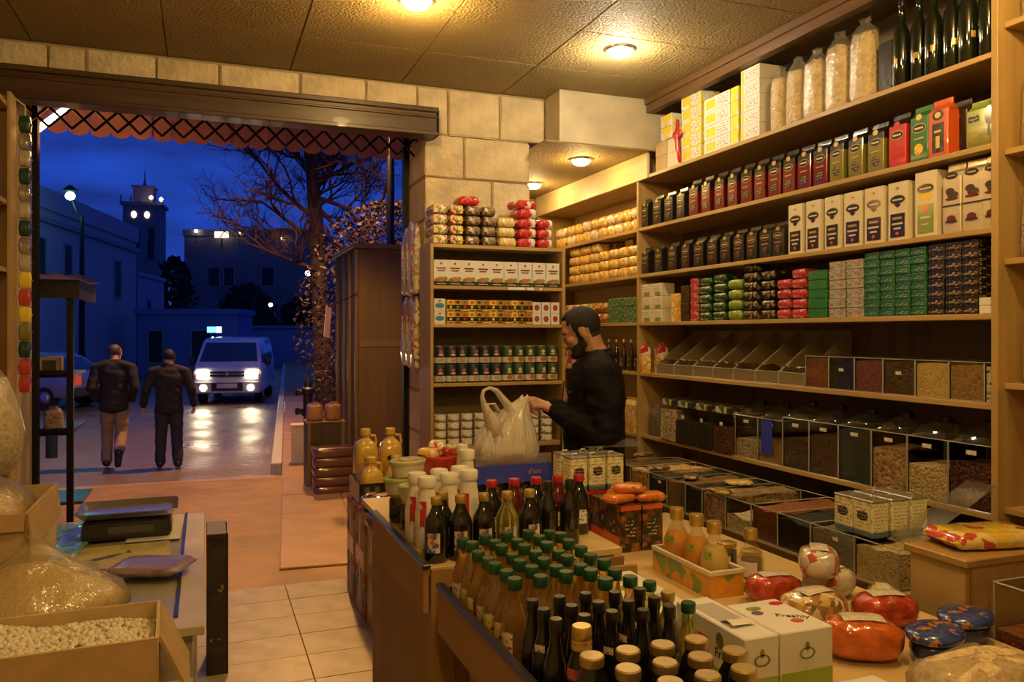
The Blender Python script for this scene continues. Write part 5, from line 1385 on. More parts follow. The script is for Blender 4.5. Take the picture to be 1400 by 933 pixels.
tl = MB(); tl.grid(lambda s, q: (-.56 + .16 * s + .04 * q, 3.0 + .5 * q, GZ + .003 + .014 * abs(noise.noise(Vector((s * 4, q * 9, 1.2))))), 12, 20)
tag(tl.build('plastic_sheet', plain('teal_plastic_film', (.22, .42, .36), .15, coat=.6, bs=.4, bscale=40), None, True), 'crumpled teal plastic sheet left of the scale', 'plastic sheet')
M_scb = plain('scale_black_plastic', (.014, .014, .016), .35, coat=.2)
scx = thing('weighing_scale', 'black shop scale with a steel weighing plate on the table', 'scale', (-.265, 3.32, GZ + .006), .02)
b = MB().loft([rrect(.29, .24, 0, .08, 3), rrect(.30, .25, .012, .08, 3), rrect(.29, .24, .058, .08, 3), rrect(.27, .21, .066, .08, 3)])
b.build('scale_body', M_scb, scx, True, auto=.5)
MB().bx(-.06, .09, -.1245, -.121, .022, .046).build('display_panel', plain('lcd_panel', (.05, .06, .045), .15, coat=.6), scx)
for sx in (-.1, .1):
    for sy in (-.08, .08): MB().lathe([(.012, -.006), (.013, 0)], 10, (sx, sy, 0)).build('foot', M_knob, scx)
MB().lathe([(.03, .0662), (.03, .0735)], 12).build('plate_support', M_scb, scx)
M_steel = plain('brushed_steel', (.50, .50, .55), .22, .9)
b = MB()
lp = [rrect(.24, .17, .074, .1, 3), rrect(.30, .23, .074, .1, 3), rrect(.34, .26, .094, .1, 3), rrect(.336, .256, .096, .1, 3), rrect(.295, .225, .0765, .1, 3), rrect(.24, .17, .0765, .1, 3)]
b.loft(lp); b.build('weighing_plate', M_steel, scx, True, auto=.4)
pp = thing('flat_packet', 'mauve flat film packet resting on the edge of the table', 'packet', (-.155, 2.72, GZ + .012), -.35)
link('wrapper', pillow_me(.22, .17, .03, nm='wrapper', mats=plain('mauve_film', (.24, .17, .19), .3, coat=.3, bs=.5, bscale=30), seed=3), pp)
# cone shaped bag of grain
M_grainy = grain('golden_bulgur', [(.62, .48, .22), (.72, .58, .3), (.52, .38, .15)], 190, bd=.003)
M_bagf = clear('thin_bag_film', (.97, .95, .88), 1.5, .14, .27, (.72, .60, .36), .8, 24, fres=.4)
gb_ = thing('grain_bag', 'open clear bag of golden grain gathered to a peak on the table', 'bag', (-.44, 2.47, GZ), .1)
rn = random.Random(9)
lp = []; lc = []
for zf, a in ((0, .92), (.03, 1.), (.25, .86), (.5, .52), (.75, .22), (.92, .07), (1., .10)):
    ring = []; ringc = []
    for j in range(28):
        an = 2 * PI * j / 28
        k = 1 + (.10 * math.sin(an * 7 + zf * 3) + .06 * math.sin(an * 11)) * min(1, zf * 2.2) + rn.uniform(-.02, .02)
        ring.append((.25 * a * k * math.cos(an) + .02 * zf, .17 * a * k * math.sin(an), .205 * zf))
        if zf < .8: ringc.append((.245 * a * math.cos(an), .165 * a * math.sin(an), .165 * zf))
    lp.append(ring)
    if ringc: lc.append(ringc)
MB().loft(lc).build('contents', M_grainy, gb_, True)
MB().loft(lp).build('film', M_bagf, gb_, True)
# cardboard boxes
def flap_box(t, w, d, h, th, mat, flaps, mat2=None):
    """open carton; flaps = (side, length, angle below horizontal)"""
    open_box(w, d, h, th, mat, t, 'box_body')
    for side, ln, ang in flaps:
        b = MB()
        L_ = w if side in 'fb' else d
        b.bx(-L_ / 2 + .004, L_ / 2 - .004, 0, ln, -th / 2, th / 2)
        o = b.build('flap', mat2 or mat, t)
        rz = {'f': PI, 'b': 0, 'r': -PI / 2, 'l': PI / 2}[side]
        px, py = {'f': (0, -d / 2), 'b': (0, d / 2), 'r': (w / 2, 0), 'l': (-w / 2, 0)}[side]
        o.location = (px, py, h); o.rotation_euler = (-ang, 0, rz)
bb_ = thing('cardboard_box', 'open cardboard box full of white beans in the lower left corner', 'box', (-.47, 1.87, .55), R(2))
flap_box(bb_, .76, .25, .44, .007, K['kraft2'], (('f', .13, 1.42), ('r', .14, 1.15)), K['kraft'])
cb = thing('cardboard_box', 'plain closed carton standing on the floor under the bean box', 'box', (-.47, 1.87, 0), R(2))
MB().bx(-.38, .38, -.15, .15, 0, .549).build('box_body', K['kraft'], cb, bevel=.004)
MB().bx(-.03, .03, -.1508, -.15, .0, .54).bx(-.38, .38, -.03, .03, .5492, .5498).build('tape', plain('brown_tape', (.30, .19, .08), .25), cb)
bm_ = MB(); rn = random.Random(5)
def bean(c, s, rot): 
    bm_.ell(c, (s * 1.25, s * .85, s * .75), 6, 4, 0, Euler(rot).to_matrix())
Mb = Matrix.Rotation(R(2), 3, 'Z')
for k in range(4200):
    x = rn.uniform(-.368, .368); y = rn.uniform(-.115, .115)
    top = .405 + .022 * math.cos(x * 4) + .012 * noise.noise(Vector((x * 9, y * 9, 0))) - .25 * max(0, abs(y) - .085)
    z = top - rn.uniform(0, .012)
    p = Mb @ Vector((x, y, 0))
    bean((-.47 + p.x, 1.87 + p.y, .55 + z), rn.uniform(.0062, .0078), (rn.uniform(-1, 1), rn.uniform(-1, 1), rn.uniform(0, 6)))
bm_.bx(-.47 - .36, -.47 + .36, 1.87 - .105, 1.87 + .105, .56, .935)
tag(bm_.build('white_beans', plain('white_bean', (.68, .61, .43), .45, var=.12, vs=60), None, True), 'heap of dry white beans in the cardboard box', 'beans', None, 'stuff')
ub = thing('cardboard_box', 'brown cardboard box with a yellow film bag, left edge', 'box', (-.76, 2.92, GZ), 0)
flap_box(ub, .56, .50, .225, .006, K['kraft2'], (('r', .11, 1.45), ('f', .05, 1.3)), K['kraft'])
MB().bx(.2795, .2815, -.26, -.2, .005, .22).build('tape', plain('brown_tape', (.30, .19, .08), .25), ub)
yb = thing('snack_bag', 'clear bag of golden snacks bulging from the brown box', 'bag', (-.76, 2.92, GZ + .012), 0)
MB().ell((0, 0, .12), (.24, .2, .12), 18, 10, p=2.5).build('contents', G['pretz'], yb, True)
b = MB(); lp = []
for zf, a in ((.0, .9), (.1, 1.), (.2, 1.), (.26, .8), (.30, .45), (.34, .16), (.37, .2)):
    lp.append([(.255 * a * math.cos(j * PI / 14) * (1 + rn.uniform(-.05, .05)), .215 * a * math.sin(j * PI / 14) * (1 + rn.uniform(-.05, .05)), zf) for j in range(28)])
b.loft(lp).build('film', M_bagf, yb, True)
# hanging bag by the shelving
hbg = thing('popcorn_bag', 'big clear bag of pale puffed corn hanging from the left shelving', 'bag', (-.805, 3.74, 1.02), 0)
hbg.scale = (.76, .8, .95)
b = MB(); lp = []; lc = []
for zf, a in ((0, .3), (.03, .7), (.10, .95), (.2, 1.), (.32, .85), (.42, .55), (.48, .2), (.56, .1)):
    rr = [(.16 * a * math.cos(j * PI / 12) * (1 + rn.uniform(-.04, .04)), .17 * a * math.sin(j * PI / 12) * (1 + rn.uniform(-.04, .04)), zf) for j in range(24)]
    lp.append(rr)
    if zf < .45: lc.append([(x * .96, y * .96, z + .004) for x, y, z in rr])
MB().loft(lc).build('contents', grain('puffed_corn', [(.66, .6, .42), (.74, .68, .5), (.55, .48, .3)], 45, bd=.01), hbg, True)
MB().loft(lp).build('film', M_bagf, hbg, True)
MB().tube([(0, 0, .55), (.0, .0, .7), (-.20, 0, .96)], .004, 6).build('string', K['paper'], hbg)
# strips of sachets hung on the shelving end
for si, (y, lab) in enumerate(((4.965, 'strip of shiny sachets hung on the end of the left shelving'),)):
    st = thing('sachet_strip', lab, 'sachet strip', (-.90, y, 1.28), 0)
    mats_ = [plain('sachet_red', (.5, .05, .03), .2, coat=.7), K['yellow'], K['dkgreen'], plain('sachet_clear', (.55, .5, .4), .12, .4, coat=.8, bs=.6, bscale=40), K['olive'], plain('sachet_silver', (.5, .48, .42), .15, .8)]
    for k in range(16):
        mt = mats_[(0, 0, 2, 4, 1, 0, 1, 3, 5, 2, 3, 5, 2, 3, 5, 2)[k]]
        me = pillow_me(.07, .07, .088, nm='sachet', mats=mt, seed=k, p=3)
        o = link('sachet', me, st, (0, 0, .002 + k * .093)); o.scale = (.8, .8, 1)
    MB().tube([(0, .0, 1.48), (0, 0, 1.54), (-.03, -.07, 1.555)], .003, 5).build('string', K['paper'], st)
# goods on the left shelves
for i, (z, mt, n) in enumerate(((2.29, Ink['beans'], 3), (1.94, Ink['fruit'], 3), (1.34, Ink['redpack'], 3))):
    for k in range(n):
        put(('lg', i), gusset(.12, .09, .22, mt, mt, [], .7, 'food_bag'), (-1.10, 4.78 - k * .15, z), PI / 2, '%s printed food bag from the street on %s left shelf' % (ORD[k], ('upper', 'middle', 'lower')[i]), 'food bag', 'food bags on the left shelving')
# dark upright crate side leaning behind the table
dk = thing('dark_crate', 'tall narrow dark crate standing behind the side table', 'crate', (.052, 4.15, 0), 0)
MB().bx(-.045, .045, -.14, .14, 0, .66).build('crate_body', plain('dark_grimy_wood', (.035, .026, .02), .5, var=.5, vs=12), dk, bevel=.003)
MB().bx(.0455, .051, -.142, -.10, 0, .66).bx(.0455, .051, .10, .142, 0, .66).build('edge_slat', plain('dark_red_strip', (.09, .03, .015), .4), dk)
for z in (.15, .4, .62): MB().bx(-.03, .03, -.1425, -.1405, z - .02, z + .02).build('label', Ink['mixdark'], dk)

# ------------------------------------------------------------ goods by the doorway
M_kr = busy('print_carton_side', [(.42, .30, .14), (.44, .32, .15), (.10, .16, .12), (.46, .34, .17), (.35, .10, .06)], 18, .7, 0)
st_boxes = [('tall printed carton at the far end of the doorway stack', (.98, 4.93, 0), (.30, .26, .60), M_kr), ('printed carton in the middle of the doorway stack', (.98, 4.62, 0), (.30, .30, .60), M_kr), ('open topped carton beside the side counter', (1.02, 4.33, 0), (.36, .24, .54), K['kraft2']), ('low brown carton nearest the camera in the doorway stack', (1.01, 4.10, 0), (.36, .18, .36), K['kraft'])]
for lab, loc, (w, d, h), mt in st_boxes:
    t = thing('cardboard_box', lab, 'box', loc, 0, 'cartons stacked by the doorway')
    MB().bx(-w / 2, w / 2, -d / 2, d / 2, 0, h).build('box_body', mt, t, bevel=.004)
    MB().bx(-w / 2 - .001, -w / 2 - .0002, -.02, .02, h * .1, h * .95).build('tape', plain('brown_tape', (.30, .19, .08), .25), t)
    MB().bx(-w / 2 - .002, -w / 2 - .0002, -d * .4, d * .4, h * .45, h * .62).build('print_panel', Ink['canstack'] if mt is M_kr else K['kraft'], t)
M_bread = plain('brown_bread_film', (.10, .04, .018), .14, coat=.9, bs=.7, bscale=22, bd=.012)
br = [(.885, 4.555, .60, 1.3), (.92, 4.33, .54, .2), (1.08, 4.36, .54, 1.4), (.93, 4.40, .622, .7)]
for i, (x, y, z, rz) in enumerate(br):
    put('bread', egg(M_bread, plain('bread_label', (.3, .12, .08), .3, coat=.5), .22, .15, .09), (x, y, z + .0006), rz, ('far', 'near', 'right', 'uppermost')[i] + ' dark shiny bread bag on the doorway cartons', 'bread bag', 'dark bread bags', None if i != 0 else (.85, .8, 1))
bc = thing('bottle_crate', 'low black plastic crate under the golden oil jugs', 'crate', (1.0, 4.86, .6006), 0)
open_box(.32, .34, .12, .008, M_dkedge, bc, 'crate_body')
for k in range(5): MB().bx(-.13 + .06 * k, -.10 + .06 * k, -.1725, -.1705, .02, .10).build('crate_slot', M_back, bc)
M_oilj = plain('golden_oil_jug', (.66, .41, .06), .12, coat=.8, bs=.15, bscale=14)
def jug():
    t = link('oil_jug', None)
    MB().loft([rrect(.15 * a, .14 * a, z, .3, 4) for z, a in ((0, .93), (.012, 1), (.10, 1), (.14, .98), (.175, .80), (.198, .42), (.205, .30), (.222, .29))]).build('jug_body', M_oilj, t, True)
    MB().lathe([(.029, .218), (.033, .222), (.033, .252), (.028, .258)], 16).build('cap', plain('yellow_cap', (.68, .45, .08), .3, coat=.4), t, True, auto=.6)
    MB().tube([(.03, 0, .215), (.062, 0, .215), (.072, 0, .18), (.066, 0, .15)], .009, 8).build('handle', M_oilj, t, True)
    b = MB().lathe([(.03, 0), (.03, .002), (.001, .002)], 16, cap1=False, sy=.6); o = b.build('label', L['goldprint'], t); o.rotation_euler = (PI / 2, 0, 0); o.location = (0, -.0705, .09)
    return t
for i, (x, y, z) in enumerate(((.923, 4.775, .6088), (1.077, 4.775, .6088), (.923, 4.94, .7405), (1.077, 4.94, .7405))):
    put('jug', jug, (x, y, z), .1 * (-1) ** i, '%s golden oil jug, %s, beside the stone pier' % (('left', 'right')[i % 2], 'front low' if i < 2 else 'rear raised'), 'oil jug', 'golden oil jugs', (.94, 1, 1) if i < 2 else (.94, 1, 1.06))
tag(MB().bx(.855, 1.145, 4.87, 5.015, .609, .74).build('cardboard_box', K['kraft'], None, bevel=.003), 'small brown carton raising the rear oil jugs', 'box')
for i, (x, y) in enumerate(((1.04, 4.60), (1.10, 4.52))):
    put('dkjar', bottle([(.04, 0), (.045, .006), (.045, .09), (.039, .11)], M_dkglass, M_capjar, .108, .040, .016, None, None, 'dark_jar', 16), (x, y, .6006), 0, '%s dark round jar in front of the oil jugs' % ORD[i], 'jar', 'dark jars before the jugs', (.9, .9, 1))
# flat bags hung on the jamb
M_jb = busy('print_hanging_bag', [(.62, .55, .36), (.66, .58, .4), (.58, .5, .3), (.68, .62, .45), (.40, .18, .08)], 22, .3, .4, (1, 1, .4))
for i, (y, z, h, mt) in enumerate(((5.36, 1.87, .46, Ink['yel3']), (5.50, 1.86, .50, M_jb), (5.64, 1.87, .46, M_jb), (5.36, 1.36, .47, Ink['fruit']), (5.50, 1.36, .49, M_jb), (5.64, 1.37, .47, M_jb))):
    def mk(h=h, mt=mt, i=i):
        t = link('hanging_bag', None)
        b = MB(); lp = []
        for zf, a in ((0, .3), (.05, .9), (.3, 1), (.7, .9), (.93, .5), (1., .15)):
            lp.append([(x * (1 + .1 * math.sin(zf * 9 + i)), y_, z_) for x, y_, z_ in rrect(.06 * a, .125 * (.9 + .1 * a), zf * h, .3, 3)])
        b.loft(lp).build('wrapper', mt, t, True)
        MB().bx(-.002, .002, -.03, .03, h * .99, h + .02).build('hanger', K['paper'], t)
        MB().bx(-.034, -.029, -.022, .022, h * .2, h * .75).build('print_strip', Ink['colour'] if i in (0, 3) else Ink['fruit'], t)
        return t
    put(('jbag', i), mk, (1.345, y, z), 0, '%s hanging flat bag, %s row, on the stone door jamb' % (ORD[i % 3], 'upper' if i < 3 else 'lower'), 'bag', 'flat bags hung on the jamb')
# ------------------------------------------------------------ the street outside
M_conc = plain('rough_concrete', (.27, .14, .036), .6, var=.25, vs=2.5, bs=.6, bscale=5, bd=.03)
M_slab = plain('paving_slab', (.33, .185, .07), .45, var=.2, vs=3, bs=.3, bscale=9, bd=.01)
M_asph = None
m, n, l, b = nt_new('wet_asphalt')
vec = coords(n, l)
t1 = n.new('ShaderNodeTexNoise'); t1.inputs['Scale'].default_value = .8; t1.inputs['Detail'].default_value = 5; l.new(vec, t1.inputs['Vector'])
r1 = n.new('ShaderNodeMapRange'); r1.inputs['From Min'].default_value = .35; r1.inputs['From Max'].default_value = .65; r1.inputs['To Min'].default_value = .26; r1.inputs['To Max'].default_value = .55; l.new(t1.outputs['Fac'], r1.inputs['Value']); l.new(r1.outputs['Result'], b.inputs['Roughness'])
t2 = n.new('ShaderNodeTexNoise'); t2.inputs['Scale'].default_value = 9.; t2.inputs['Detail'].default_value = 6; l.new(vec, t2.inputs['Vector'])
bump(n, l, b, t2.outputs['Fac'], .5, .03)
S(b, Base_Color=(.15, .095, .06, 1), Specular_IOR_Level=.4)
M_asph = m
ZG, ZP = -.3, -.1
street = struct(MB().bx(-60, 40, 10.1, 140, ZG - .2, ZG).build('ground_street', M_asph))
ap = MB().bx(-8, 4, 6.2, 10.1, ZP - .4, ZP - .02)
ap.loft([[(-1.0, 5.301, z), (1.4, 5.301, z), (1.4, 5.9, z2), (-1.0, 5.9, z2)] for z, z2 in ((ZP - .4, ZP - .4), (-.045, -.085))])
ap.loft([[(-8, 5.9, z), (4, 5.9, z), (4, 6.2, z2), (-8, 6.2, z2)] for z, z2 in ((ZP - .4, ZP - .4), (-.085, ZP - .02))])
apron = struct(ap.build('ground_apron', M_conc))
MB().bx(-8, .8, 9.95, 10.12, ZP - .3, ZP - .012).build('kerb_edge', M_slab, apron, bevel=.01)
# raised pavement on the right, running away at a slight angle
side = struct(MB().build('ground_pavement', M_conc)) if False else None
AX = math.atan2(1.1, 12.0)
pv = thing('pavement', None, None, (.49, 5.92, .03), -AX)
del_ = [k for k in ('label', 'category') if k in pv.keys()]
struct(pv)
MB().bx(.0, 4.5, .01, 60, ZP - .35, ZP - .012).build('pavement_base', M_conc, pv)
sl_me = MB().bx(.006, .594, .006, .894, -.06, 0).mesh('paving_slab', M_slab, bevel=.006)
for i in range(3):
    for j in range(16):
        link('paving_slab', sl_me, pv, (i * .6, .0 + j * .9, ZP + random.uniform(-.004, .004)))
kb_me = MB().bx(-.14, -.004, .004, 1.196, -.3, .02).mesh('kerb_stone', plain('kerb_stone', (.42, .38, .32), .6, var=.15), bevel=.012)
for j in range(4, 34): link('kerb_stone', kb_me, pv, (0, j * 1.2, ZP - .01))

# awning with scalloped valance and a tube lamp beneath
M_awn = plain('awning_canvas', (.42, .17, .07), .7, var=.15, vs=4)
aw = thing('awning', 'rust brown shop awning with a scalloped hanging edge outside the opening', 'awning', (0, 0, 0))
MB().grid(lambda s, q: (-2.6 + 5.0 * s, 5.79 + 1.21 * q, 3.95 - .52 * q - .03 * math.sin(q * PI)), 20, 4).build('canopy', M_awn, aw, True)
b = MB()
nsc = 34; xs0, xs1 = -2.6, 2.4
for k in range(nsc):
    xa = xs0 + (xs1 - xs0) * k / nsc; w = (xs1 - xs0) / nsc
    lowl = 3.13
    pts = [(xa, 3.43), (xa, lowl + .05)] + [(xa + w * (1 - math.cos(PI * j / 6)) / 2, lowl + .05 - .05 * math.sin(PI * j / 6)) for j in range(1, 6)] + [(xa + w, lowl + .05), (xa + w, 3.43)]
    yo = 7.0 + .02 * math.sin(k * 1.7)
    b.loft([[(x, yo, z) for x, z in pts], [(x, yo + .006, z) for x, z in pts]])
b.build('valance', M_awn, aw)
for x in (-1.6, .2, 2.0): MB().tube([(x, 5.8, 3.2), (x, 6.98, 3.42)], .014, 6).build('awning_arm', M_iron, aw)
ta, tb = onY(97, 145, 6.2), onY(46, 182, 6.2)
tl_ = thing('tube_lamp', 'short slanting tube lamp glowing under the awning', 'lamp', ((ta + tb) / 2), 0)
c_ = (ta + tb) / 2
MB().tube([ta - c_, tb - c_], .017, 10).build('glow_tube', emit('tube_glow', (1.0, .72, .36), 26.), tl_)
MB().tube([ta - c_ + Vector((0, .03, .04)), tb - c_ + Vector((0, .03, .04))], .02, 4).build('lamp_housing', K['paper'], tl_)
MB().tube([ta - c_ + Vector((-.05, .03, .03)), Vector((-.05, .2, 3.82)) - Vector((0, 0, c_.z))], .006, 5).build('lamp_hanger', M_iron, tl_)
ld = bpy.data.lights.new('tube_light', 'POINT'); ld.energy = P_TUBE; ld.color = (1.0, .42, .10); ld.shadow_soft_size = .12
lo = bpy.data.objects.new('tube_light', ld); col.objects.link(lo); lo.parent = tl_; lo.location = (.1, .0, -.1)
# added lamp under the awning, unseen, throwing orange light on the pavement
al2 = thing('added_awning_lamp', 'added amber lamp hung unseen under the awning to light the pavement', 'lamp', (.55, 6.25, 3.32), 0)
MB().ell((0, 0, 0), .05, 12, 8).build('bulb', emit('amber_bulb', (1.0, .55, .18), 3.), al2, True)
MB().lathe([(.17, -.02), (.15, .03), (.05, .075), (.02, .1), (.004, .1)], 16, cap0=False).build('lamp_shade', M_iron, al2, True)
MB().tube([(0, 0, .1), (0, 0, .36)], .008, 6).build('lamp_hanger', M_iron, al2)
ld = bpy.data.lights.new('added_awning_light', 'SPOT'); ld.energy = P_AWN; ld.color = (1.0, .56, .13); ld.shadow_soft_size = .07; ld.spot_size = R(100); ld.spot_blend = .4
lo = bpy.data.objects.new('added_awning_light', ld); col.objects.link(lo); lo.parent = al2; lo.location = (0, .02, -.1); lo.rotation_euler = (R(30), 0, 0)

# assumed sodium street lamp on the pavement beyond the kiosk, added for orange light
sl2 = thing('street_lamp', 'tall assumed sodium street lamp rising behind the kiosk, head above the awning', 'lamp', (2.75, 12.6, ZP), 0)
MB().tube([(0, 0, 0), (0, 0, 3.5), (0, 0, 6.3)], [.08, .065, .05], 10).build('lamp_post', M_iron, sl2, True)
MB().tube([(0, 0, 6.25), (-.5, 0, 6.55), (-1.2, 0, 6.62)], .035, 8).build('arm', M_iron, sl2, True)
MB().loft([rrect(.5, .22, 6.56, .3, 3), rrect(.56, .26, 6.6, .3, 3), rrect(.4, .16, 6.7, .3, 3)]).build('lamp_head', M_iron, sl2, True, loc=(-1.3, 0, 0))
MB().loft([rrect(.4, .16, 6.535, .3, 3), rrect(.46, .2, 6.559, .3, 3)]).build('glow_panel', emit('assumed_sodium_glow', (1.0, .5, .12), 12.), sl2, loc=(-1.3, 0, 0))
ld = bpy.data.lights.new('assumed_sodium_light', 'SPOT'); ld.energy = P_SOD_ASSUMED; ld.color = (1.0, .50, .13); ld.shadow_soft_size = .15; ld.spot_size = R(150); ld.spot_blend = .5
lo = bpy.data.objects.new('assumed_sodium_light', ld); col.objects.link(lo); lo.parent = sl2; lo.location = (-1.3, 0, 6.5)
# kiosk
M_kio = wood('kiosk_board', (.085, .045, .011), (.125, .068, .017), 'Z', .5, .6)
M_kio2 = wood('kiosk_frame', (.12, .068, .02), (.16, .092, .03), 'Z', .5, .5)
kx, ky, kz = 1.57, 8.9, 2.54
ki = thing('kiosk', 'tall brown wooden kiosk on the pavement beside the opening', 'kiosk', (kx, ky, ZP), 0)
MB().bx(.0, 1.7, .0, 1.35, 0, kz - ZP).build('kiosk_body', M_kio, ki)
MB().bx(-.06, 1.8, -.06, 1.42, kz - ZP, kz - ZP + .05).build('roof', M_kio2, ki, bevel=.006)
for x, y in ((-.03, -.03), (-.03, .40), (-.03, .78), (-.03, 1.3)):
    MB().bx(x, x + .035, y, y + .06, 0, kz - ZP - .01).build('frame_post', M_kio2, ki, bevel=.004)
MB().bx(.02, 1.68, -.012, -.001, 1.55, 1.62).build('rail', M_kio2, ki)
MB().bx(-.012, -.001, .44, .77, .2, 2.3).build('side_door', wood('kiosk_door', (.09, .05, .016), (.13, .07, .024), 'Z', .5, .5), ki)
for k, (u, v) in enumerate(((455, 430),)):
    p = at(448, 440, 8.6)
    t = MB().bx(-.055, .055, -.004, .004, -.17, .17).build('poster', plain('faded_pink_paper', (.55, .33, .28), .7), None, loc=(p.x, p.y, p.z)); t.rotation_euler = (0, .15, .9)
    rod = MB().tube([p + Vector((0, 0, .16)), Vector((kx - .02, p.y + .1, p.z + .3)), Vector((kx + .01, ky + .02, p.z + .35))], .006, 5).build('hanging_rod', M_iron, ki); rod.location = (-kx, -ky, -ZP)
    tag(t, 'faded pink paper sign hanging beside the tree trunk', 'sign')
# crate with bread, stack of packs, standpipe
cr = thing('dark_crate', 'dark brown crate carrying two bags of bread on the pavement', 'crate', (1.24, 9.12, ZP), 0)
MB().bx(-.20, .20, -.18, .18, 0, .72).build('crate_body', wood('dark_crate_wood', (.03, .015, .007), (.05, .026, .012), 'Z', .6, .5), cr, bevel=.004)
for x in (-.2, .165): MB().bx(x, x + .035, -.188, -.181, 0, .725).build('corner_post', M_kio2, cr)
MB().bx(-.21, .21, -.19, .19, .7205, .735).build('rim', M_kio2, cr)
for i, x in enumerate((-.1, .1)):
    put(('bag2', 0), tied_bag(.19, .16, .2, plain('brown_bread', (.26, .13, .055), .5, var=.2), clear('bread_film', (.98, .9, .8), .8, .12, .2, (.6, .35, .18), .6, 30), 'bread_bag', 31), (1.24 + x, 9.12, ZP + .7355), .3 * i, ('left', 'right')[i] + ' bag of bread on the dark crate outside', 'bread bag', 'bread bags outside')
for k in range(5):
    put('bpk', lambda: MB().loft([rrect(.44 * a, .34 * a, z, .12, 3) for z, a in ((0, .93), (.012, .99), (.05, 1), (.085, .99), (.0985, .92))]).build('flat_pack', plain('brown_red_film', (.10, .035, .018), .22, coat=.6, bs=.5, bscale=20), None, True, auto=.9), (1.28, 8.68, ZP + .0005 + k * .1), .03 * (-1) ** k, '%s brown flat pack from the bottom of the pavement stack' % ORD[k], 'flat pack', 'brown packs stacked outside')
sp = at(421, 560, 11.2)
hy = thing('standpipe', 'dark iron standpipe with side valves on the pavement edge', 'standpipe', (sp.x, sp.y, ZP), .3)
M_hy = plain('old_iron', (.02, .016, .016), .45, .4, bs=.3)
MB().lathe([(.10, 0), (.10, .05), (.06, .06), (.06, .55), (.09, .56), (.09, .62), (.065, .63), (.065, .85), (.10, .86), (.10, .93), (.06, .96), (.05, 1.04), (.02, 1.08)], 14).build('pipe_body', M_hy, hy, True, auto=.6)
for s_, z in ((-1, .88), (1, .88), (-1, .62), (1, .6)): MB().tube([(0, 0, z), (s_ * .14, 0, z)], .035, 10).tube([(s_ * .135, 0, z), (s_ * .17, 0, z)], .05, 8).build('valve', M_hy, hy, True, auto=.6)
pl_ = at(408, 600, 10.4)
tag(MB().bx(-.09, .09, -.09, .09, 0, .5).bx(-.1, .1, -.1, .1, .5, .53).build('stone_bollard', plain('pale_bollard', (.5, .42, .32), .7, var=.1), None, bevel=.006, loc=(pl_.x, pl_.y, ZP), rz=-.1), 'short square stone bollard beside the dark crate', 'bollard')
# metal stand at the left outside
ms = thing('market_stand', 'black metal market stand with a tin roof outside at the left', 'stand', (0, 0, 0))
YS = 5.98
px_ = onY(96, HZ, YS).x
for x, y in ((px_, YS), (px_ - .5, YS + .75), (px_ - .95, YS), (px_ - .95, YS + .75)):
    MB().bx(x - .02, x + .02, y - .02, y + .02, ZP - .02, 1.93).build('post', M_iron, ms)
MB().bx(px_ - 1.0, px_ + .06, YS - .05, YS - .02, 1.83, 1.95).bx(px_ + .03, px_ + .06, YS - .02, YS + .8, 1.83, 1.95).build('beam', plain('dark_beam_paint', (.008, .006, .006), .5), ms)
rf = MB(); rf.grid(lambda s, q: (px_ - 1.1 + 1.2 * s, YS - .2 + 1.05 * q, 2.03 - .06 * s - .0 * q + .006 * math.sin(s * 60)), 60, 1)
ro = rf.build('roof_sheet', plain('zinc_sheet', (.5, .5, .55), .3, .7), ms, True); ro.location = (0, 0, 0); 
for z in (1.33, .95):
    MB().bx(px_ - .95, px_, YS, YS + .75, z - .02, z).build('shelf', M_iron, ms)
    MB().bx(px_ - .95, px_, YS - .03, YS - .018, z, z + .03).build('rail', M_iron, ms)
for i in range(3):
    put('stbox', carton(.14, .1, .115, K['kraft'], [('rect', -.3, .3, .2, .8, M_inkd, 'window')], 'small_carton'), (px_ - .13 - .24 * i, YS + .1, 1.3305), 0, '%s small brown carton from the post on the market stand' % ORD[i], 'carton', 'small cartons on the market stand')
for i in range(4):
    put(('stbag', i % 2), tied_bag(.12, .1, .16, G['redbrown'] if i % 2 else G['nuts'], M_film, 'nut_bag', 40 + i), (px_ - .12 - .15 * i, YS + .15, .9505), 0, '%s clear bag of nuts from the post on the lower stand shelf' % ORD[i], 'bag', 'nut bags on the market stand')
for i in range(4):
    o = put(('stpk', i), carton(.07, .01, .15, (K['navy'], Ink['fruit'], K['blue'], K['olive'])[i], (), 'hanging_pack'), (px_ - .1 - .13 * i, YS - .045, .79), 0, '%s small pack from the post hanging under the stand shelf' % ORD[i], 'pack', 'packs hanging on the market stand')
mp = thing('folded_board', 'dark folded board lying on the ground below the market stand', 'board', (0, 0, 0))
p = onZ(60, 668, ZP); MB().bx(-.5, .5, -.35, .35, 0, .03).build('board', M_dkedge, mp, loc=(p.x, p.y - .6, ZP - .0195))

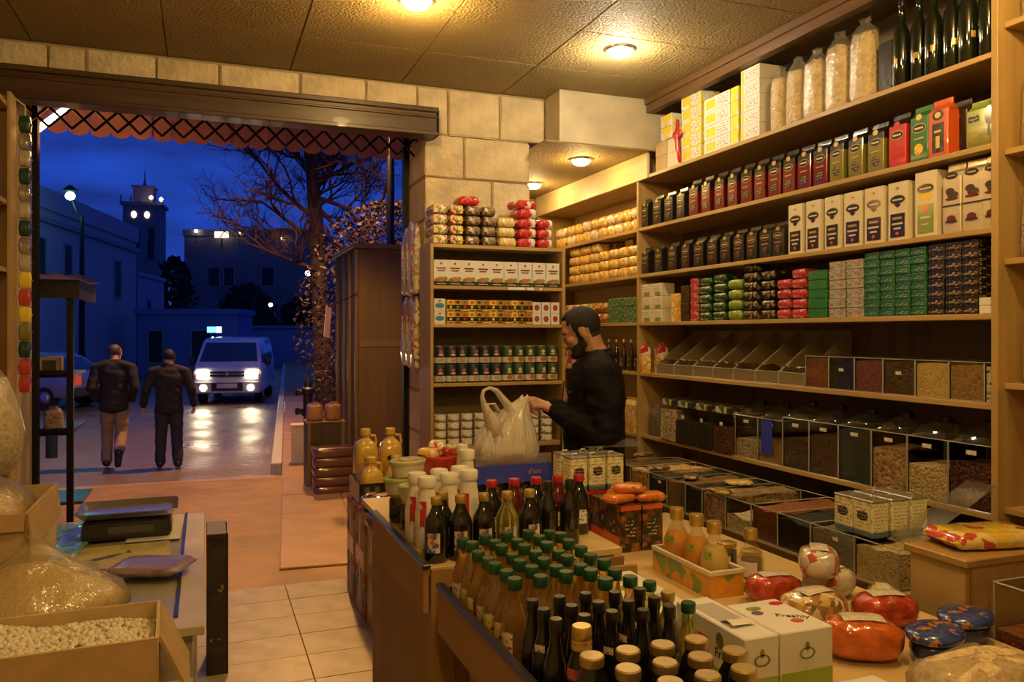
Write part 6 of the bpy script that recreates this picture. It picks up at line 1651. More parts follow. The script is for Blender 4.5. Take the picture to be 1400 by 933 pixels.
# ------------------------------------------------------------ buildings
M_bld = plain('pale_limestone_facade', (.42, .31, .35), .85, var=.08, vs=.4)
M_bld2 = plain('dark_facade', (.17, .14, .15), .9, var=.15, vs=.3)
M_bld3 = plain('blue_lit_wall', (.30, .26, .38), .85, var=.06, vs=.4)  # blue dusk light put into the wall colour
M_win = plain('dark_window', (.010, .010, .014), .65)
M_trim = plain('facade_trim', (.25, .22, .24), .8)
def house(name, label, u, d, yaw, w, dep, zt, mat, wins=(), zb=ZG, trim=None, par=.35, cat='building'):
    """u,d: the near left foot seen from the shop; front runs along local x"""
    p = at(u, HZ, d)
    t = thing(name, label, cat, (p.x, p.y, zb), yaw)
    h = zt - zb
    MB().bx(0, w, 0, dep, 0, h).build('wall', mat, t)
    MB().bx(-.1, w + .1, -.1, dep + .1, h, h + par).build('parapet', mat, t)
    if trim: MB().bx(-.06, w + .06, -.14, -.01, trim, trim + .18).build('string_course', M_trim, t)
    for (x0, x1, z0, z1) in wins:
        f = MB().bx(x0 - .08, x1 + .08, -.05, -.002, z0 - .08, z0).bx(x0 - .08, x1 + .08, -.05, -.002, z1, z1 + .08).bx(x0 - .08, x0, -.05, -.002, z0, z1).bx(x1, x1 + .08, -.05, -.002, z0, z1).build('window', M_trim, t)
        MB().bx(x0, x1, -.02, -.004, z0, z1).build('pane', M_win, f)
    return t
# the long pale house: its front recedes to the right
fa = at(30, HZ, 27.2); fb = at(186, HZ, 40.)
yawA = math.atan2(fb.y - fa.y, fb.x - fa.x); LA = math.hypot(fb.x - fa.x, fb.y - fa.y)
def xa_(u):
    r = ray(u); dx, dy = math.cos(yawA), math.sin(yawA)
    det = r.x * -dy + r.y * dx
    return (r.x * fa.y - r.y * fa.x) / (r.y * dx - r.x * dy) * 1.0
hw = house('stone_house', 'long pale limestone house front receding down the left of the street', 30, 27.2, yawA, LA, 8, 6.1, M_bld, [(xa_(51), xa_(61), 3.6, 5.3), (xa_(87), xa_(97), 3.6, 5.3), (xa_(156), xa_(164), 3.55, 5.2)], trim=5.9, par=.75)
uq = fa + Vector((math.cos(yawA), math.sin(yawA), 0)) * -3.0 + Vector((-math.sin(yawA), math.cos(yawA), 0)) * 8.4
uh = house('upper_house', 'taller dark stone house rising behind the long pale one', 10, 38, yawA, 10.0, 9, 10.6, M_bld2, [(3.2, 4.0, 7.7, 9.2), (5.4, 6.2, 7.6, 9.1), (8.3, 8.9, 7.6, 9.0)], par=.4)
uh.location = (uq.x, uq.y, ZG)
house('low_annexe', 'low blue white annexe stepping down from the long pale house', 188.5, 40.4, yawA, 5.0, 6, 4.5, M_bld3, [(1.6, 2.2, 2.2, 3.6)], par=.2)
house('low_annexe', 'lowest blue white annexe nearest to the parked van', 188, 36, -YAW + .06, 4.4, 2.6, 2.45, plain('deep_blue_wall', (.16, .16, .34), .8, var=.1, vs=.5), [(.5, 1.1, .6, 2.0), (2.4, 3.2, .6, 2.0)], par=.25)
p = at(215, HZ, 40)
house('garden_wall', 'low blue lit garden wall behind the van', 236, 47, -YAW, 9, .4, 1.9, M_bld3, (), par=.15, cat='wall')
hB = house('flat_block', 'dark flat roofed apartment block with lit sign on its roof', 252, 66, -YAW - .02, 11.0, 9, 9.6, M_bld2, [(2.0, 2.9, 5.8, 7.3), (3.3, 4.1, 5.8, 7.3), (6.4, 7.4, 5.8, 7.3), (2.0, 2.9, 2.2, 3.8), (6.4, 7.4, 2.2, 3.8)], par=.5)
sgn = thing('roof_sign', 'small lit sign board on the roof of the dark block', 'sign', tuple(at(303, 321, 65.5)), -YAW)
MB().bx(-.55, .55, -.05, .05, -.25, .25).build('sign_box', emit('sign_glow', (1.0, .80, .50), 2.2), sgn)
MB().bx(-.05, .05, 0, .08, -1.2, -.251).build('sign_pole', M_iron, sgn)
for k, (u, v, d, s_, c) in enumerate(((268, 316, 65.6, .14, (1, .85, .6)), (327, 319, 65.6, .09, (.7, .85, 1)), (385, 326, 65.6, .10, (1, .8, .5)))):
    t = thing('roof_lamp', '%s small lamp from the left along the dark block roof' % ORD[k], 'lamp', tuple(at(u, v, d)), 0, 'small roof lamps')
    MB().ell((0, 0, 0), s_, 8, 6).build('bulb', emit('roof_lamp_glow_%d' % k, c, 12.), t, True)
    MB().bx(-.03, .03, -.03, .03, -1.0, -s_).build('lamp_post', M_iron, t)
# clock tower
tp = at(198, HZ, 88)
tw = thing('clock_tower', 'square stepped tower with lit round windows and a spire behind the houses', 'tower', (tp.x, tp.y, ZG), -YAW + .25)
def tz(v): return EYE + (HZ - v) * 88 / FP - ZG
M_tow = plain('tower_stone', (.20, .17, .19), .9, var=.1, vs=.3)
MB().bx(-1.85, 1.85, -1.85, 1.85, 0, tz(284)).build('tower_shaft', M_tow, tw)
MB().bx(-2.1, 2.1, -2.1, 2.1, tz(284), tz(280)).build('balcony', M_tow, tw)
for x in (-2.0, -1.0, 0, 1.0, 2.0): MB().bx(x - .06, x + .06, -2.08, -1.96, tz(280), tz(272)).build('baluster', M_tow, tw)
MB().bx(-1.0, 1.0, -1.0, 1.0, tz(280), tz(258)).build('lantern', M_tow, tw)
MB().bx(-1.15, 1.15, -1.15, 1.15, tz(258), tz(256)).build('lantern_roof', M_tow, tw)
MB().lathe([(.25, tz(256)), (.08, tz(247)), (.03, tz(233))], 8).build('spire', M_tow, tw)
for x in (-.75, .55):
    f = MB().lathe([(.27, 0), (.27, .06), (.001, .06)], 14, cap1=False, sy=1.35).build('lit_window', emit('tower_window_glow', (1.0, .72, .38), 4.), tw); f.rotation_euler = (PI / 2, 0, 0); f.location = (x, -1.84, tz(297))
for x, z in ((-.5, tz(330)), (1.0, tz(325)), (.9, tz(345))): MB().bx(x - .3, x + .3, -1.88, -1.852, z - .9, z + .9).build('dark_window', M_win, tw)
for x, v in ((1.0, 274), (2.0, 276)): MB().ell((x, -2.1, tz(v)), .2, 8, 6).build('tower_lamp', emit('tower_lamp_glow', (1, .72, .45), 14.), tw)
# street lamps and lit signs
lp_ = at(112, HZ, 26.5)
sl = thing('street_lamp', 'tall street lamp with a glowing blue green head', 'lamp', (lp_.x, lp_.y, ZG), 0)
hd_ = at(96, 268, 26.3) - Vector((lp_.x, lp_.y, ZG))
MB().tube([(0, 0, 0), (0, 0, 3.0), (0, 0, hd_.z - .65)], [.11, .09, .06], 8).build('lamp_post', M_iron, sl)
MB().tube([(0, 0, hd_.z - .7), (hd_.x * .5, hd_.y * .5, hd_.z - .45), (hd_.x, hd_.y, hd_.z + .05)], .04, 6).build('arm', M_iron, sl)
MB().ell(hd_, (.15, .15, .14), 12, 8).build('lamp_head', emit('street_lamp_glow', (.42, 1.0, .82), 14.), sl, True)
MB().lathe([(.05, .35), (.22, .20), (.24, .16)], 12, hd_, cap1=False).build('shade', M_iron, sl, True)
ld = bpy.data.lights.new('street_light', 'POINT'); ld.energy = 60; ld.color = (.20, .85, .75); ld.shadow_soft_size = .2
lo = bpy.data.objects.new('street_light', ld); col.objects.link(lo); lo.parent = sl; lo.location = hd_ + Vector((.0, -.5, -.35))
bs_ = thing('blue_sign', 'small glowing blue and white sign above the van roof', 'sign', tuple(at(293, 451, 33)), -YAW)
MB().bx(-.28, .10, -.04, .04, -.12, .12).build('blue_panel', emit('sign_blue_glow', (.08, .35, 1.0), 5.), bs_)
MB().bx(.101, .28, -.04, .04, -.12, .12).build('white_panel', emit('sign_white_glow', (.6, .85, 1.0), 5.), bs_)
MB().bx(-.03, .03, -.03, .03, -2.0, -.121).build('sign_post', M_iron, bs_)
for k, (u, v, d, s_, c) in enumerate(((421, 374, 60, .2, (.95, 1, .85)), (370, 417, 47, .12, (.9, 1, .8)), (291, 463, 31, .06, (1, .8, .5)))):
    p = at(u, v, d)
    t = thing('street_lamp', ('larger distant white street lamp left of the tree trunk', 'smaller distant street lamp low behind the dark block', 'tiny amber lamp just under the blue sign')[k], 'lamp', (p.x, p.y, ZG), 0)
    MB().ell((0, 0, p.z - ZG), s_, 8, 6).build('lamp_head', emit('far_lamp_glow_%d' % k, c, 9.), t, True)
    MB().tube([(0, .2, 0), (0, .2, p.z - ZG - s_)], .05, 6).build('lamp_post', M_iron, t)
# low pale wall far right of the street with fence posts
pw = house('boundary_wall', 'long low pale wall with posts at the far bend of the street', 345, 59, -YAW + .08, 12, .4, 1.35, M_bld3, (), par=.1, cat='wall')
for k in range(7): MB().bx(.8 + 1.6 * k, 1.0 + 1.6 * k, -.14, -.01, 0, 1.9).build('wall_post', M_trim, pw)
# dark conifers
M_leafd = plain('night_foliage', (.012, .018, .014), .8)
def bush(name, label, p, rx, rz, n, mat, s_=.16, cat='tree', seed=0, leafs=True, group=None, trunk=True):
    t = thing(name, label, cat, p, 0, group); rn = random.Random(seed)
    b = MB()
    for k in range(n):
        th = rn.uniform(0, 2 * PI); zz = rn.uniform(.08, 1); rr = rx * math.sqrt(max(0, 1 - (zz * 2 - .9) ** 2 * .8)) * rn.uniform(.35, 1)
        c = Vector((rr * math.cos(th), rr * math.sin(th), zz * rz)); a = Vector((rn.uniform(-1, 1), rn.uniform(-1, 1), rn.uniform(-1, 1))).normalized(); q = a.cross(Vector((rn.uniform(-1, 1), rn.uniform(-1, 1), .3))).normalized()
        sz = s_ * rn.uniform(.6, 1.4)
        b.add([c - a * sz, c + q * sz * .45, c + a * sz, c - q * sz * .45], [(0, 1, 2, 3)])
    b.build('foliage', mat, t)
    if trunk: MB().tube([(0, 0, 0), (0, 0, rz * .7)], [.12 * rx, .05 * rx], 6).build('trunk', M_iron, t)
    return t
for k, (u, d, rx, rz, lab) in enumerate(((238, 60, 1.6, 7.5, 'dark pointed tree between the tower and the flat block'), (338, 52, 2.1, 5.0, 'dark rounded tree in front of the flat block'), (412, 45.5, 1.7, 4.2, 'dark tree left of the pavement tree trunk'), (318, 62, 2.4, 3.6, 'low dark tree at foot of the flat block'))):
    p = at(u, HZ, d + (8 if u == 412 else 0)); bush('dark_tree', lab, (p.x, p.y, ZG), rx, rz, 900, M_leafd, .34, seed=k, group='dark trees across the street')
# the bare pavement tree
M_bark = plain('tree_bark', (.06, .033, .02), .85, var=.3, vs=6, bs=.5, bscale=12, bd=.02)
M_twig = plain('twig_bark', (.07, .028, .02), .85)
trp = at(444, 560, 17.5); tr0 = Vector((trp.x, trp.y, ZP))
tree = thing('bare_tree', 'bare branching pavement tree with dark twigs against the blue sky', 'tree', tuple(tr0), 0)
def tp_(u, v, d=17.5): return at(u, v, d) - tr0
MB().tube([tp_(447, 590), tp_(442, 480), tp_(437, 390), tp_(433, 320), tp_(428, 250, 17.3), tp_(420, 180, 17.0), tp_(415, 120, 16.8)], [.24, .21, .18, .165, .14, .11, .08], 10).build('trunk', M_bark, tree, True)
rn = random.Random(21)
tw_b = MB(); cnt_ = [0, 0]
def grow(p, dr, ln, r, lev):
    if lev > 5 or cnt_[0] > cnt_[1]: return
    nseg = 4; pts = [p]; d_ = dr.normalized()
    for k in range(nseg):
        d_ = (d_ + Vector((rn.uniform(-.28, .28), rn.uniform(-.28, .28), rn.uniform(-.2, .26)))).normalized()
        pts.append(pts[-1] + d_ * (ln / nseg))
    tw_b.tube(pts, [r * (1 - .16 * k) for k in range(nseg + 1)], 5 if lev < 2 else 3); cnt_[0] += 1
    nch = (7, 5, 4, 3, 3, 0)[lev]
    for k in range(nch):
        i = 1 + (k % nseg); q = pts[i]
        side = Vector((rn.uniform(-1, 1), rn.uniform(-1, 1), rn.uniform(-.5, .8))).normalized()
        grow(q, (d_ * .9 + side * .85), ln * rn.uniform(.48, .68), r * .55, lev + 1)
lim = [((433, 300), (320, 205), 16.8), ((434, 330), (345, 300), 17.0), ((430, 250), (540, 230), 17.0), ((431, 270), (530, 290), 16.6), ((428, 235), (500, 190), 18.4), ((430, 260), (505, 150), 17.6), ((436, 370), (330, 330), 16.8), ((428, 240), (350, 150), 17.0), ((431, 280), (500, 330), 17.8), ((424, 200), (470, 80), 17.0), ((432, 290), (395, 190), 16.0), ((433, 310), (380, 240), 18.6)]
for (a, e, d) in lim:
    pa = tp_(a[0], a[1], 17.4); pe = tp_(e[0], e[1], d)
    cnt_[1] = cnt_[0] + 1300
    grow(pa, pe - pa, (pe - pa).length, .058, 0)
tw_b.build('branches', M_twig, tree)
# reddish shrub behind the kiosk
M_leafr = plain('russet_leaves', (.055, .024, .016), .6, var=.4, vs=3)
p = at(512, HZ, 14.0)
sh = bush('russet_shrub', 'dense russet leaved shrub rising behind the kiosk', (p.x + .3, p.y, ZP), 1.7, 4.0, 9000, M_leafr, .045, 'shrub', 8)
# ------------------------------------------------------------ people
def cap(b, a, c, ra, rc, n=12):
    """tapered limb with round ends"""
    a, c = Vector(a), Vector(c); t = (c - a)
    ln = t.length
    if ln < 1e-5: b.ell(a, ra, n, 8); return
    q = Vector((0, 0, 1)).rotation_difference(t.normalized()).to_matrix()
    loops = []
    for k in range(1, 5):
        th = PI / 2 * (1 - k / 4); loops.append((ra * math.cos(th), -ra * math.sin(th)))
    for k in range(0, 4):
        th = PI / 2 * k / 4; loops.append((rc * math.cos(th), ln + rc * math.sin(th)))
    b.loft([[a + q @ Vector((r * math.cos(2 * PI * j / n), r * math.sin(2 * PI * j / n), z)) for j in range(n)] for r, z in loops])
def chain(b, pts, rs, n=12):
    for i in range(len(pts) - 1): cap(b, pts[i], pts[i + 1], rs[i], rs[i + 1], n)
def remesh(b, name, mat, voxel, it=4, disp=None):
    me0 = b.mesh('tmp', mat)
    o = bpy.data.objects.new('tmp', me0)
    m1 = o.modifiers.new('r', 'REMESH'); m1.mode = 'VOXEL'; m1.voxel_size = voxel; m1.use_smooth_shade = True
    m2 = o.modifiers.new('s', 'SMOOTH'); m2.factor = .5; m2.iterations = it
    me = evaluated(o, name)
    bpy.data.objects.remove(o); bpy.data.meshes.remove(me0)
    me.materials.clear(); me.materials.append(mat)
    if disp:
        nn = [(v_.co.copy(), v_.normal.copy()) for v_ in me.vertices]
        me.vertices.foreach_set('co', [x for c, n_ in nn for x in (c + n_ * disp(c))])
    me.polygons.foreach_set('use_smooth', [True] * len(me.polygons))
    me.update()
    return me
def shell(me, name, mat, pred, off, thick=None):
    """a layer lying on part of a surface"""
    bm = bmesh.new(); bm.from_mesh(me)
    dele = [f for f in bm.faces if not pred(f.calc_center_median(), f.normal)]
    bmesh.ops.delete(bm, geom=dele, context='FACES')
    bm.normal_update()
    bnd = {v_ for e in bm.edges if e.is_boundary for v_ in e.verts}
    for v_ in bm.verts:
        o_ = off(v_.co) if callable(off) else off
        v_.co += v_.normal * (o_ if v_ not in bnd else -.001)
    m = bpy.data.meshes.new(name); bm.to_mesh(m); bm.free()
    m.materials.clear(); m.materials.append(mat)
    m.polygons.foreach_set('use_smooth', [True] * len(m.polygons))
    return m
M_skin = plain('skin_warm', (.40, .215, .125), .5, var=.08, vs=30)
M_hair = plain('hair_black', (.007, .006, .005), .75, bs=.6, bscale=90, bd=.004)
M_beard = plain('beard_black', (.022, .016, .012), .7, bs=.8, bscale=160, bd=.004)
M_jack = plain('black_jacket_cloth', (.0055, .005, .006), .8, bs=.25, bscale=160, bd=.002)
M_jack.node_tree.nodes['Principled BSDF'].inputs['Specular IOR Level'].default_value = .15
M_trs = plain('dark_trousers', (.02, .02, .024), .8, bs=.2, bscale=120)
M_shoe = plain('black_shoe', (.012, .011, .010), .4)

def head_prims(b, T, scale=1.):
    """head in its own frame: x forward, y to the left, z up"""
    def E(c, r, rot=None, p=2.):
        M = T.to_3x3() if rot is None else T.to_3x3() @ rot
        b.ell(T @ Vector(c), r, 18, 12, 0, M, p)
    def Cp(a, c, ra, rc): cap(b, T @ Vector(a), T @ Vector(c), ra, rc, 12)
    E((-.006, 0, .034), (.098, .075, .086))
    E((.038, 0, -.022), (.060, .056, .080))
    E((.066, 0, .032), (.030, .055, .034))
    for s_ in (-1, 1):
        Cp((-.005, s_ * .052, -.030), (.062, s_ * .022, -.086), .024, .020)
        E((.066, s_ * .036, -.014), (.026, .024, .022))
        E((.083, s_ * .030, .014), (.012, .020, .008))
        E((.080, s_ * .030, -.001), (.011, .014, .008))
        E((.103, s_ * .011, -.036), (.011, .008, .008))
        # ear
        E((-.004, s_ * .077, -.004), (.021, .007, .031), Matrix.Rotation(.25, 3, 'Y'))
        E((-.006, s_ * .081, .010), (.018, .005, .016))
    E((.076, 0, -.090), (.021, .024, .019))
    Cp((.095, 0, .010), (.113, 0, -.028), .0085, .0115)
    E((.097, 0, -.055), (.011, .021, .0065)); E((.094, 0, -.068), (.011, .019, .0075))
def hand_fist(b, wrist, knuck, up, side, r=1.):
    """a hand closed on something: wrist to knuckles, up = back of the hand, side = thumb side"""
    w, k = Vector(wrist), Vector(knuck); d_ = (k - w).normalized(); u_ = Vector(up).normalized(); s_ = Vector(side).normalized()
    M = Matrix((d_, s_, u_)).transposed()
    b.ell((w + k) / 2, ((k - w).length * .62, .040 * r, .017 * r), 14, 8, 0, M, 2.4)
    for i, (o, ln) in enumerate(((.030, .92), (.010, 1.0), (-.011, .95), (-.031, .78))):
        p0 = k + s_ * o * r
        p1 = p0 + (d_ * .026 - u_ * .016) * ln * r
        p2 = p1 + (-u_ * .026 - d_ * .006) * ln * r
        p3 = p2 + (-d_ * .022 - u_ * .004) * ln * r
        chain(b, [p0 - d_ * .01, p1, p2, p3], [.0105 * r, .0098 * r, .009 * r, .008 * r], 8)
    t0 = w + d_ * .025 + s_ * .034 * r; t1 = t0 + (d_ * .030 + s_ * .016 - u_ * .012) * r; t2 = t1 + (d_ * .024 - s_ * .010 - u_ * .014) * r
    chain(b, [t0, t1, t2], [.014 * r, .0115 * r, .0095 * r], 8)
def frame(loc, fwd):
    f = Vector(fwd).normalized(); s_ = Vector((-f.y, f.x, 0))
    M = Matrix.Identity(4)
    for i in range(3): M[i][0] = f[i]; M[i][1] = s_[i]; M[i][2] = (0, 0, 1)[i]; M[i][3] = loc[i]
    return M

def shopkeeper():
    pos = at(812, HZ, 4.03); pos.z = 0
    rd = ray(812); fw = Vector((-rd.y, rd.x, 0)).normalized()
    W = frame((0, 0, 0), (1, 0, 0))
    t = thing('person', 'man in a black jacket looking down while filling a white carrier bag', 'person', tuple(pos), math.atan2(fw.y, fw.x))
    # head frame
    HT = Matrix.Translation(Vector((.058, .0, 1.605))) @ Matrix.Rotation(R(24), 4, 'Y')
    b = MB()
    head_prims(b, HT)
    neck0 = Vector((-.045, 0, 1.44))
    chain(b, [HT @ Vector((-.022, 0, -.03)), (.0, 0, 1.52), neck0], [.058, .056, .075])
    # trunk under the jacket
    b.ell((-.01, 0, 1.30), (.11, .17, .18), 16, 10, 0, None, 2.3); b.ell((.0, 0, 1.08), (.11, .15, .2), 16, 10); b.ell((-.01, 0, .93), (.115, .165, .13), 16, 10)
    for s_ in (-1, 1):
        chain(b, [(-.01, s_ * .09, .90), (.01, s_ * .10, .50), (-.01, s_ * .10, .09)], [.085, .058, .042])
        chain(b, [(-.02, s_ * .10, .06), (.13, s_ * .11, .04)], [.045, .038])
        chain(b, [(-.02, s_ * .16, 1.42), (-.02, s_ * .20, 1.40)], [.07, .06])
    shL, elL, wrL = Vector((-.03, .205, 1.395)), Vector((-.045, .255, 1.125)), Vector((.185, .145, 1.225))
    shR, elR, wrR = Vector((-.03, -.205, 1.395)), Vector((.02, -.255, 1.14)), Vector((.235, -.085, 1.225))
    chain(b, [shL, elL, wrL], [.055, .045, .029]); chain(b, [shR, elR, wrR], [.055, .045, .029])
    hand_fist(b, wrL + Vector((.012, -.005, .006)), wrL + Vector((.088, -.035, .032)), (-.25, .25, .93), (.2, -.9, .3), 1.18)
    hand_fist(b, wrR + Vector((.010, .005, .005)), wrR + Vector((.075, .035, .040)), (-.35, -.2, .9), (.3, .9, .3))
    body = remesh(b, 'body', M_skin, .0046, 3)
    link('body', body, t)
    Hi = HT.inverted()
    def hairp(c, n_):
        if c.z < 1.45: return False
        q = Hi @ c
        if q.x > .115 or (abs(q.y) > .0765 and -.032 < q.x < .022 and q.z < .034): return False
        front = .072 + .25 * max(0, q.z - .062) * 0
        if q.z > .070 + .02 * (q.x > .05): return True
        if q.x > .040 - .6 * max(0, .05 - q.z) * 0 and q.z < .072: return q.z > .055 and q.x < .055 
        if q.x < .038 and q.z > .012: return True
        if q.x < -.035 and q.z > -.045: return True
        if .004 < q.x < .034 and q.z > -.03: return True
        return False
    link('hair', shell(body, 'hair', M_hair, hairp, lambda c: .004 + .007 * max(0, min(1, ((Hi @ c).z) / .09))), t)
    def beardp(c, n_):
        if c.z < 1.40: return False
        q = Hi @ c
        if q.x < .0 or q.z > -.028 or abs(q.y) > .075: return False
        if q.x < .022: return q.z > -.075
        if q.z < -.115: return False
        if q.x > .088 and -.076 < q.z < -.050: return False
        if q.z > -.046 and q.x > .062 and not (q.x > .088 and q.z < -.040): return False
        if q.z > -.040 and q.x > .040: return False
        return True
    link('beard', shell(body, 'beard', M_beard, beardp, .0045), t)
    for s_ in (-1, 1):
        eb = MB(); pts = [HT @ Vector((.088, s_ * .014, .024)), HT @ Vector((.090, s_ * .032, .029)), HT @ Vector((.074, s_ * .050, .022))]
        eb.tube(pts, [.0045, .0055, .003], 6); eb.build('eyebrow', M_hair, t, True)
        ey = MB(); ey.tube([HT @ Vector((.092, s_ * .018, .0015)), HT @ Vector((.0925, s_ * .030, -.001)), HT @ Vector((.083, s_ * .043, .001))], [.002, .0028, .002], 6); ey.build('eyelash', M_hair, t, True)
    # jacket
    b = MB()
    b.ell((-.012, 0, 1.30), (.148, .205, .20), 20, 12, 0, None, 2.4)
    b.ell((.0, 0, 1.10), (.158, .195, .25), 20, 12, 0, None, 2.5)
    b.ell((.002, 0, .92), (.160, .20, .19), 20, 12, 0, None, 2.8)
    for sh, el, wr in ((shL, elL, wrL), (shR, elR, wrR)):
        mid = (sh + el) / 2 + Vector((-.012, 0, 0)); m2 = (el + wr) / 2 + Vector((0, 0, -.012))
        chain(b, [Vector((-.02, sh.y * .45, 1.445)), sh, mid, el, m2, wr - (wr - el).normalized() * .012], [.075, .084, .080, .072, .064, .048], 14)
    chain(b, [(-.05, .05, 1.475), (.0, .085, 1.455), (.055, .05, 1.425)], [.035, .034, .03]); chain(b, [(-.05, -.05, 1.475), (.0, -.085, 1.455), (.055, -.05, 1.425)], [.035, .034, .03])
    chain(b, [(-.075, -.05, 1.485), (-.08, 0, 1.49), (-.075, .05, 1.485)], [.03, .034, .03])
    def fold(c):
        f1 = noise.noise(Vector((c.x * 9, c.y * 9, c.z * 16))) * .011
        f2 = noise.noise(Vector((c.x * 22 + 5, c.y * 22, c.z * 34))) * .005
        arm = 1.5 if (abs(c.y) > .19 and c.z < 1.36) else .8
        return (f1 + f2) * arm
    link('jacket', remesh(b, 'jacket', M_jack, .0075, 4, fold), t)
    # collar standing round the neck
    cb_ = MB(); lp = []
    for dz, rr in ((0, .084), (.03, .079), (.055, .074), (.055, .068), (.0, .07)):
        lp.append([(-.022 + rr * 1.05 * math.cos(2 * PI * j / 28) + .012 * (dz > .02) - .004, rr * .98 * math.sin(2 * PI * j / 28), 1.462 + dz - .30 * (rr * math.cos(2 * PI * j / 28) + .0) * .55) for j in range(28)])
    cb_.loft(lp, 0, False, False); cb_.build('collar', M_jack, t, True)
    zp = MB().tube([(.150, .0, 1.36), (.162, 0, 1.2), (.166, 0, 1.0), (.166, 0, .8)], .004, 5); zp.build('zip', M_dkedge, t)
    text('n', .022, K['gold'], t, (.118, .126, 1.315), (PI / 2, 0, PI * .82), 'chest_emblem')
    link('trousers', shell(body, 'trousers', M_trs, lambda c, n_: .075 < c.z < .95 and abs(c.y) < .22, .014), t)
    link('shoes', shell(body, 'shoes', M_shoe, lambda c, n_: c.z < .10, .006), t)
    return t
keeper = shopkeeper()

# white carrier bag being filled
m_, n_, l_, b_ = nt_new('white_bag_film')
S(b_, Base_Color=(.78, .72, .60, 1), Roughness=.28, Coat_Weight=.4, Coat_Roughness=.15, Alpha=.72, Subsurface_Weight=.0)
v_ = coords(n_, l_, (60, 60, 14)); t_ = n_.new('ShaderNodeTexNoise'); t_.inputs['Scale'].default_value = 1.; t_.inputs['Detail'].default_value = 4; l_.new(v_, t_.inputs['Vector']); bump(n_, l_, b_, t_.outputs['Fac'], .9, .02)
M_bagw = m_
bx_ = thing('carrier_bag', 'white plastic carrier bag with a looped handle on the blue box', 'bag', (1.305, 3.49, 1.012), .1)
b = MB(); lp = []; rn = random.Random(2)
for z, cx, w, d in ((0, 0, .24, .15), (.008, 0, .285, .185), (.03, 0, .315, .205), (.065, .0, .322, .205), (.105, .002, .300, .185), (.145, .012, .258, .155), (.185, .028, .20, .12), (.222, .05, .14, .085), (.252, .074, .085, .055), (.276, .092, .045, .035), (.292, .10, .03, .028)):
    ring = []
    for j in range(44):
        an = 2 * PI * j / 44
        fold_ = (.035 * math.sin(an * 9 + z * 8) + .05 * math.sin(an * 14 + 1.3)) * min(1, z / .1) + rn.uniform(-.012, .012)
        ring.append((cx + w / 2 * math.cos(an) * (1 + fold_), d / 2 * math.sin(an) * (1 + fold_ * 1.6), z + (.01 * math.sin(an * 3) if z > 0 else 0)))
    lp.append(ring)
b.loft(lp).build('bag_body', M_bagw, bx_, True)
b = MB()
b.tube([(-.06, -.01, .12), (-.085, -.012, .20), (-.118, -.01, .262), (-.128, -.008, .30), (-.118, -.006, .328), (-.09, -.006, .338), (-.055, -.004, .325), (-.012, -.004, .275), (.03, -.006, .225), (.05, -.01, .17)], [.07, .045, .022, .014, .012, .013, .018, .026, .038, .05], 14, 0, .6)
b.build('looped_handle', M_bagw, bx_, True)
b = MB(); b.tube([(-.10, .015, .20), (-.085, .02, .262), (-.055, .016, .262), (-.035, .012, .225)], [.02, .016, .016, .02], 8, 0, .4); b.build('inner_handle', M_bagw, bx_, True)
MB().ell((-.02, 0, .05), (.12, .075, .048), 14, 8, p=2.6).build('contents', K['cream'], bx_, True)

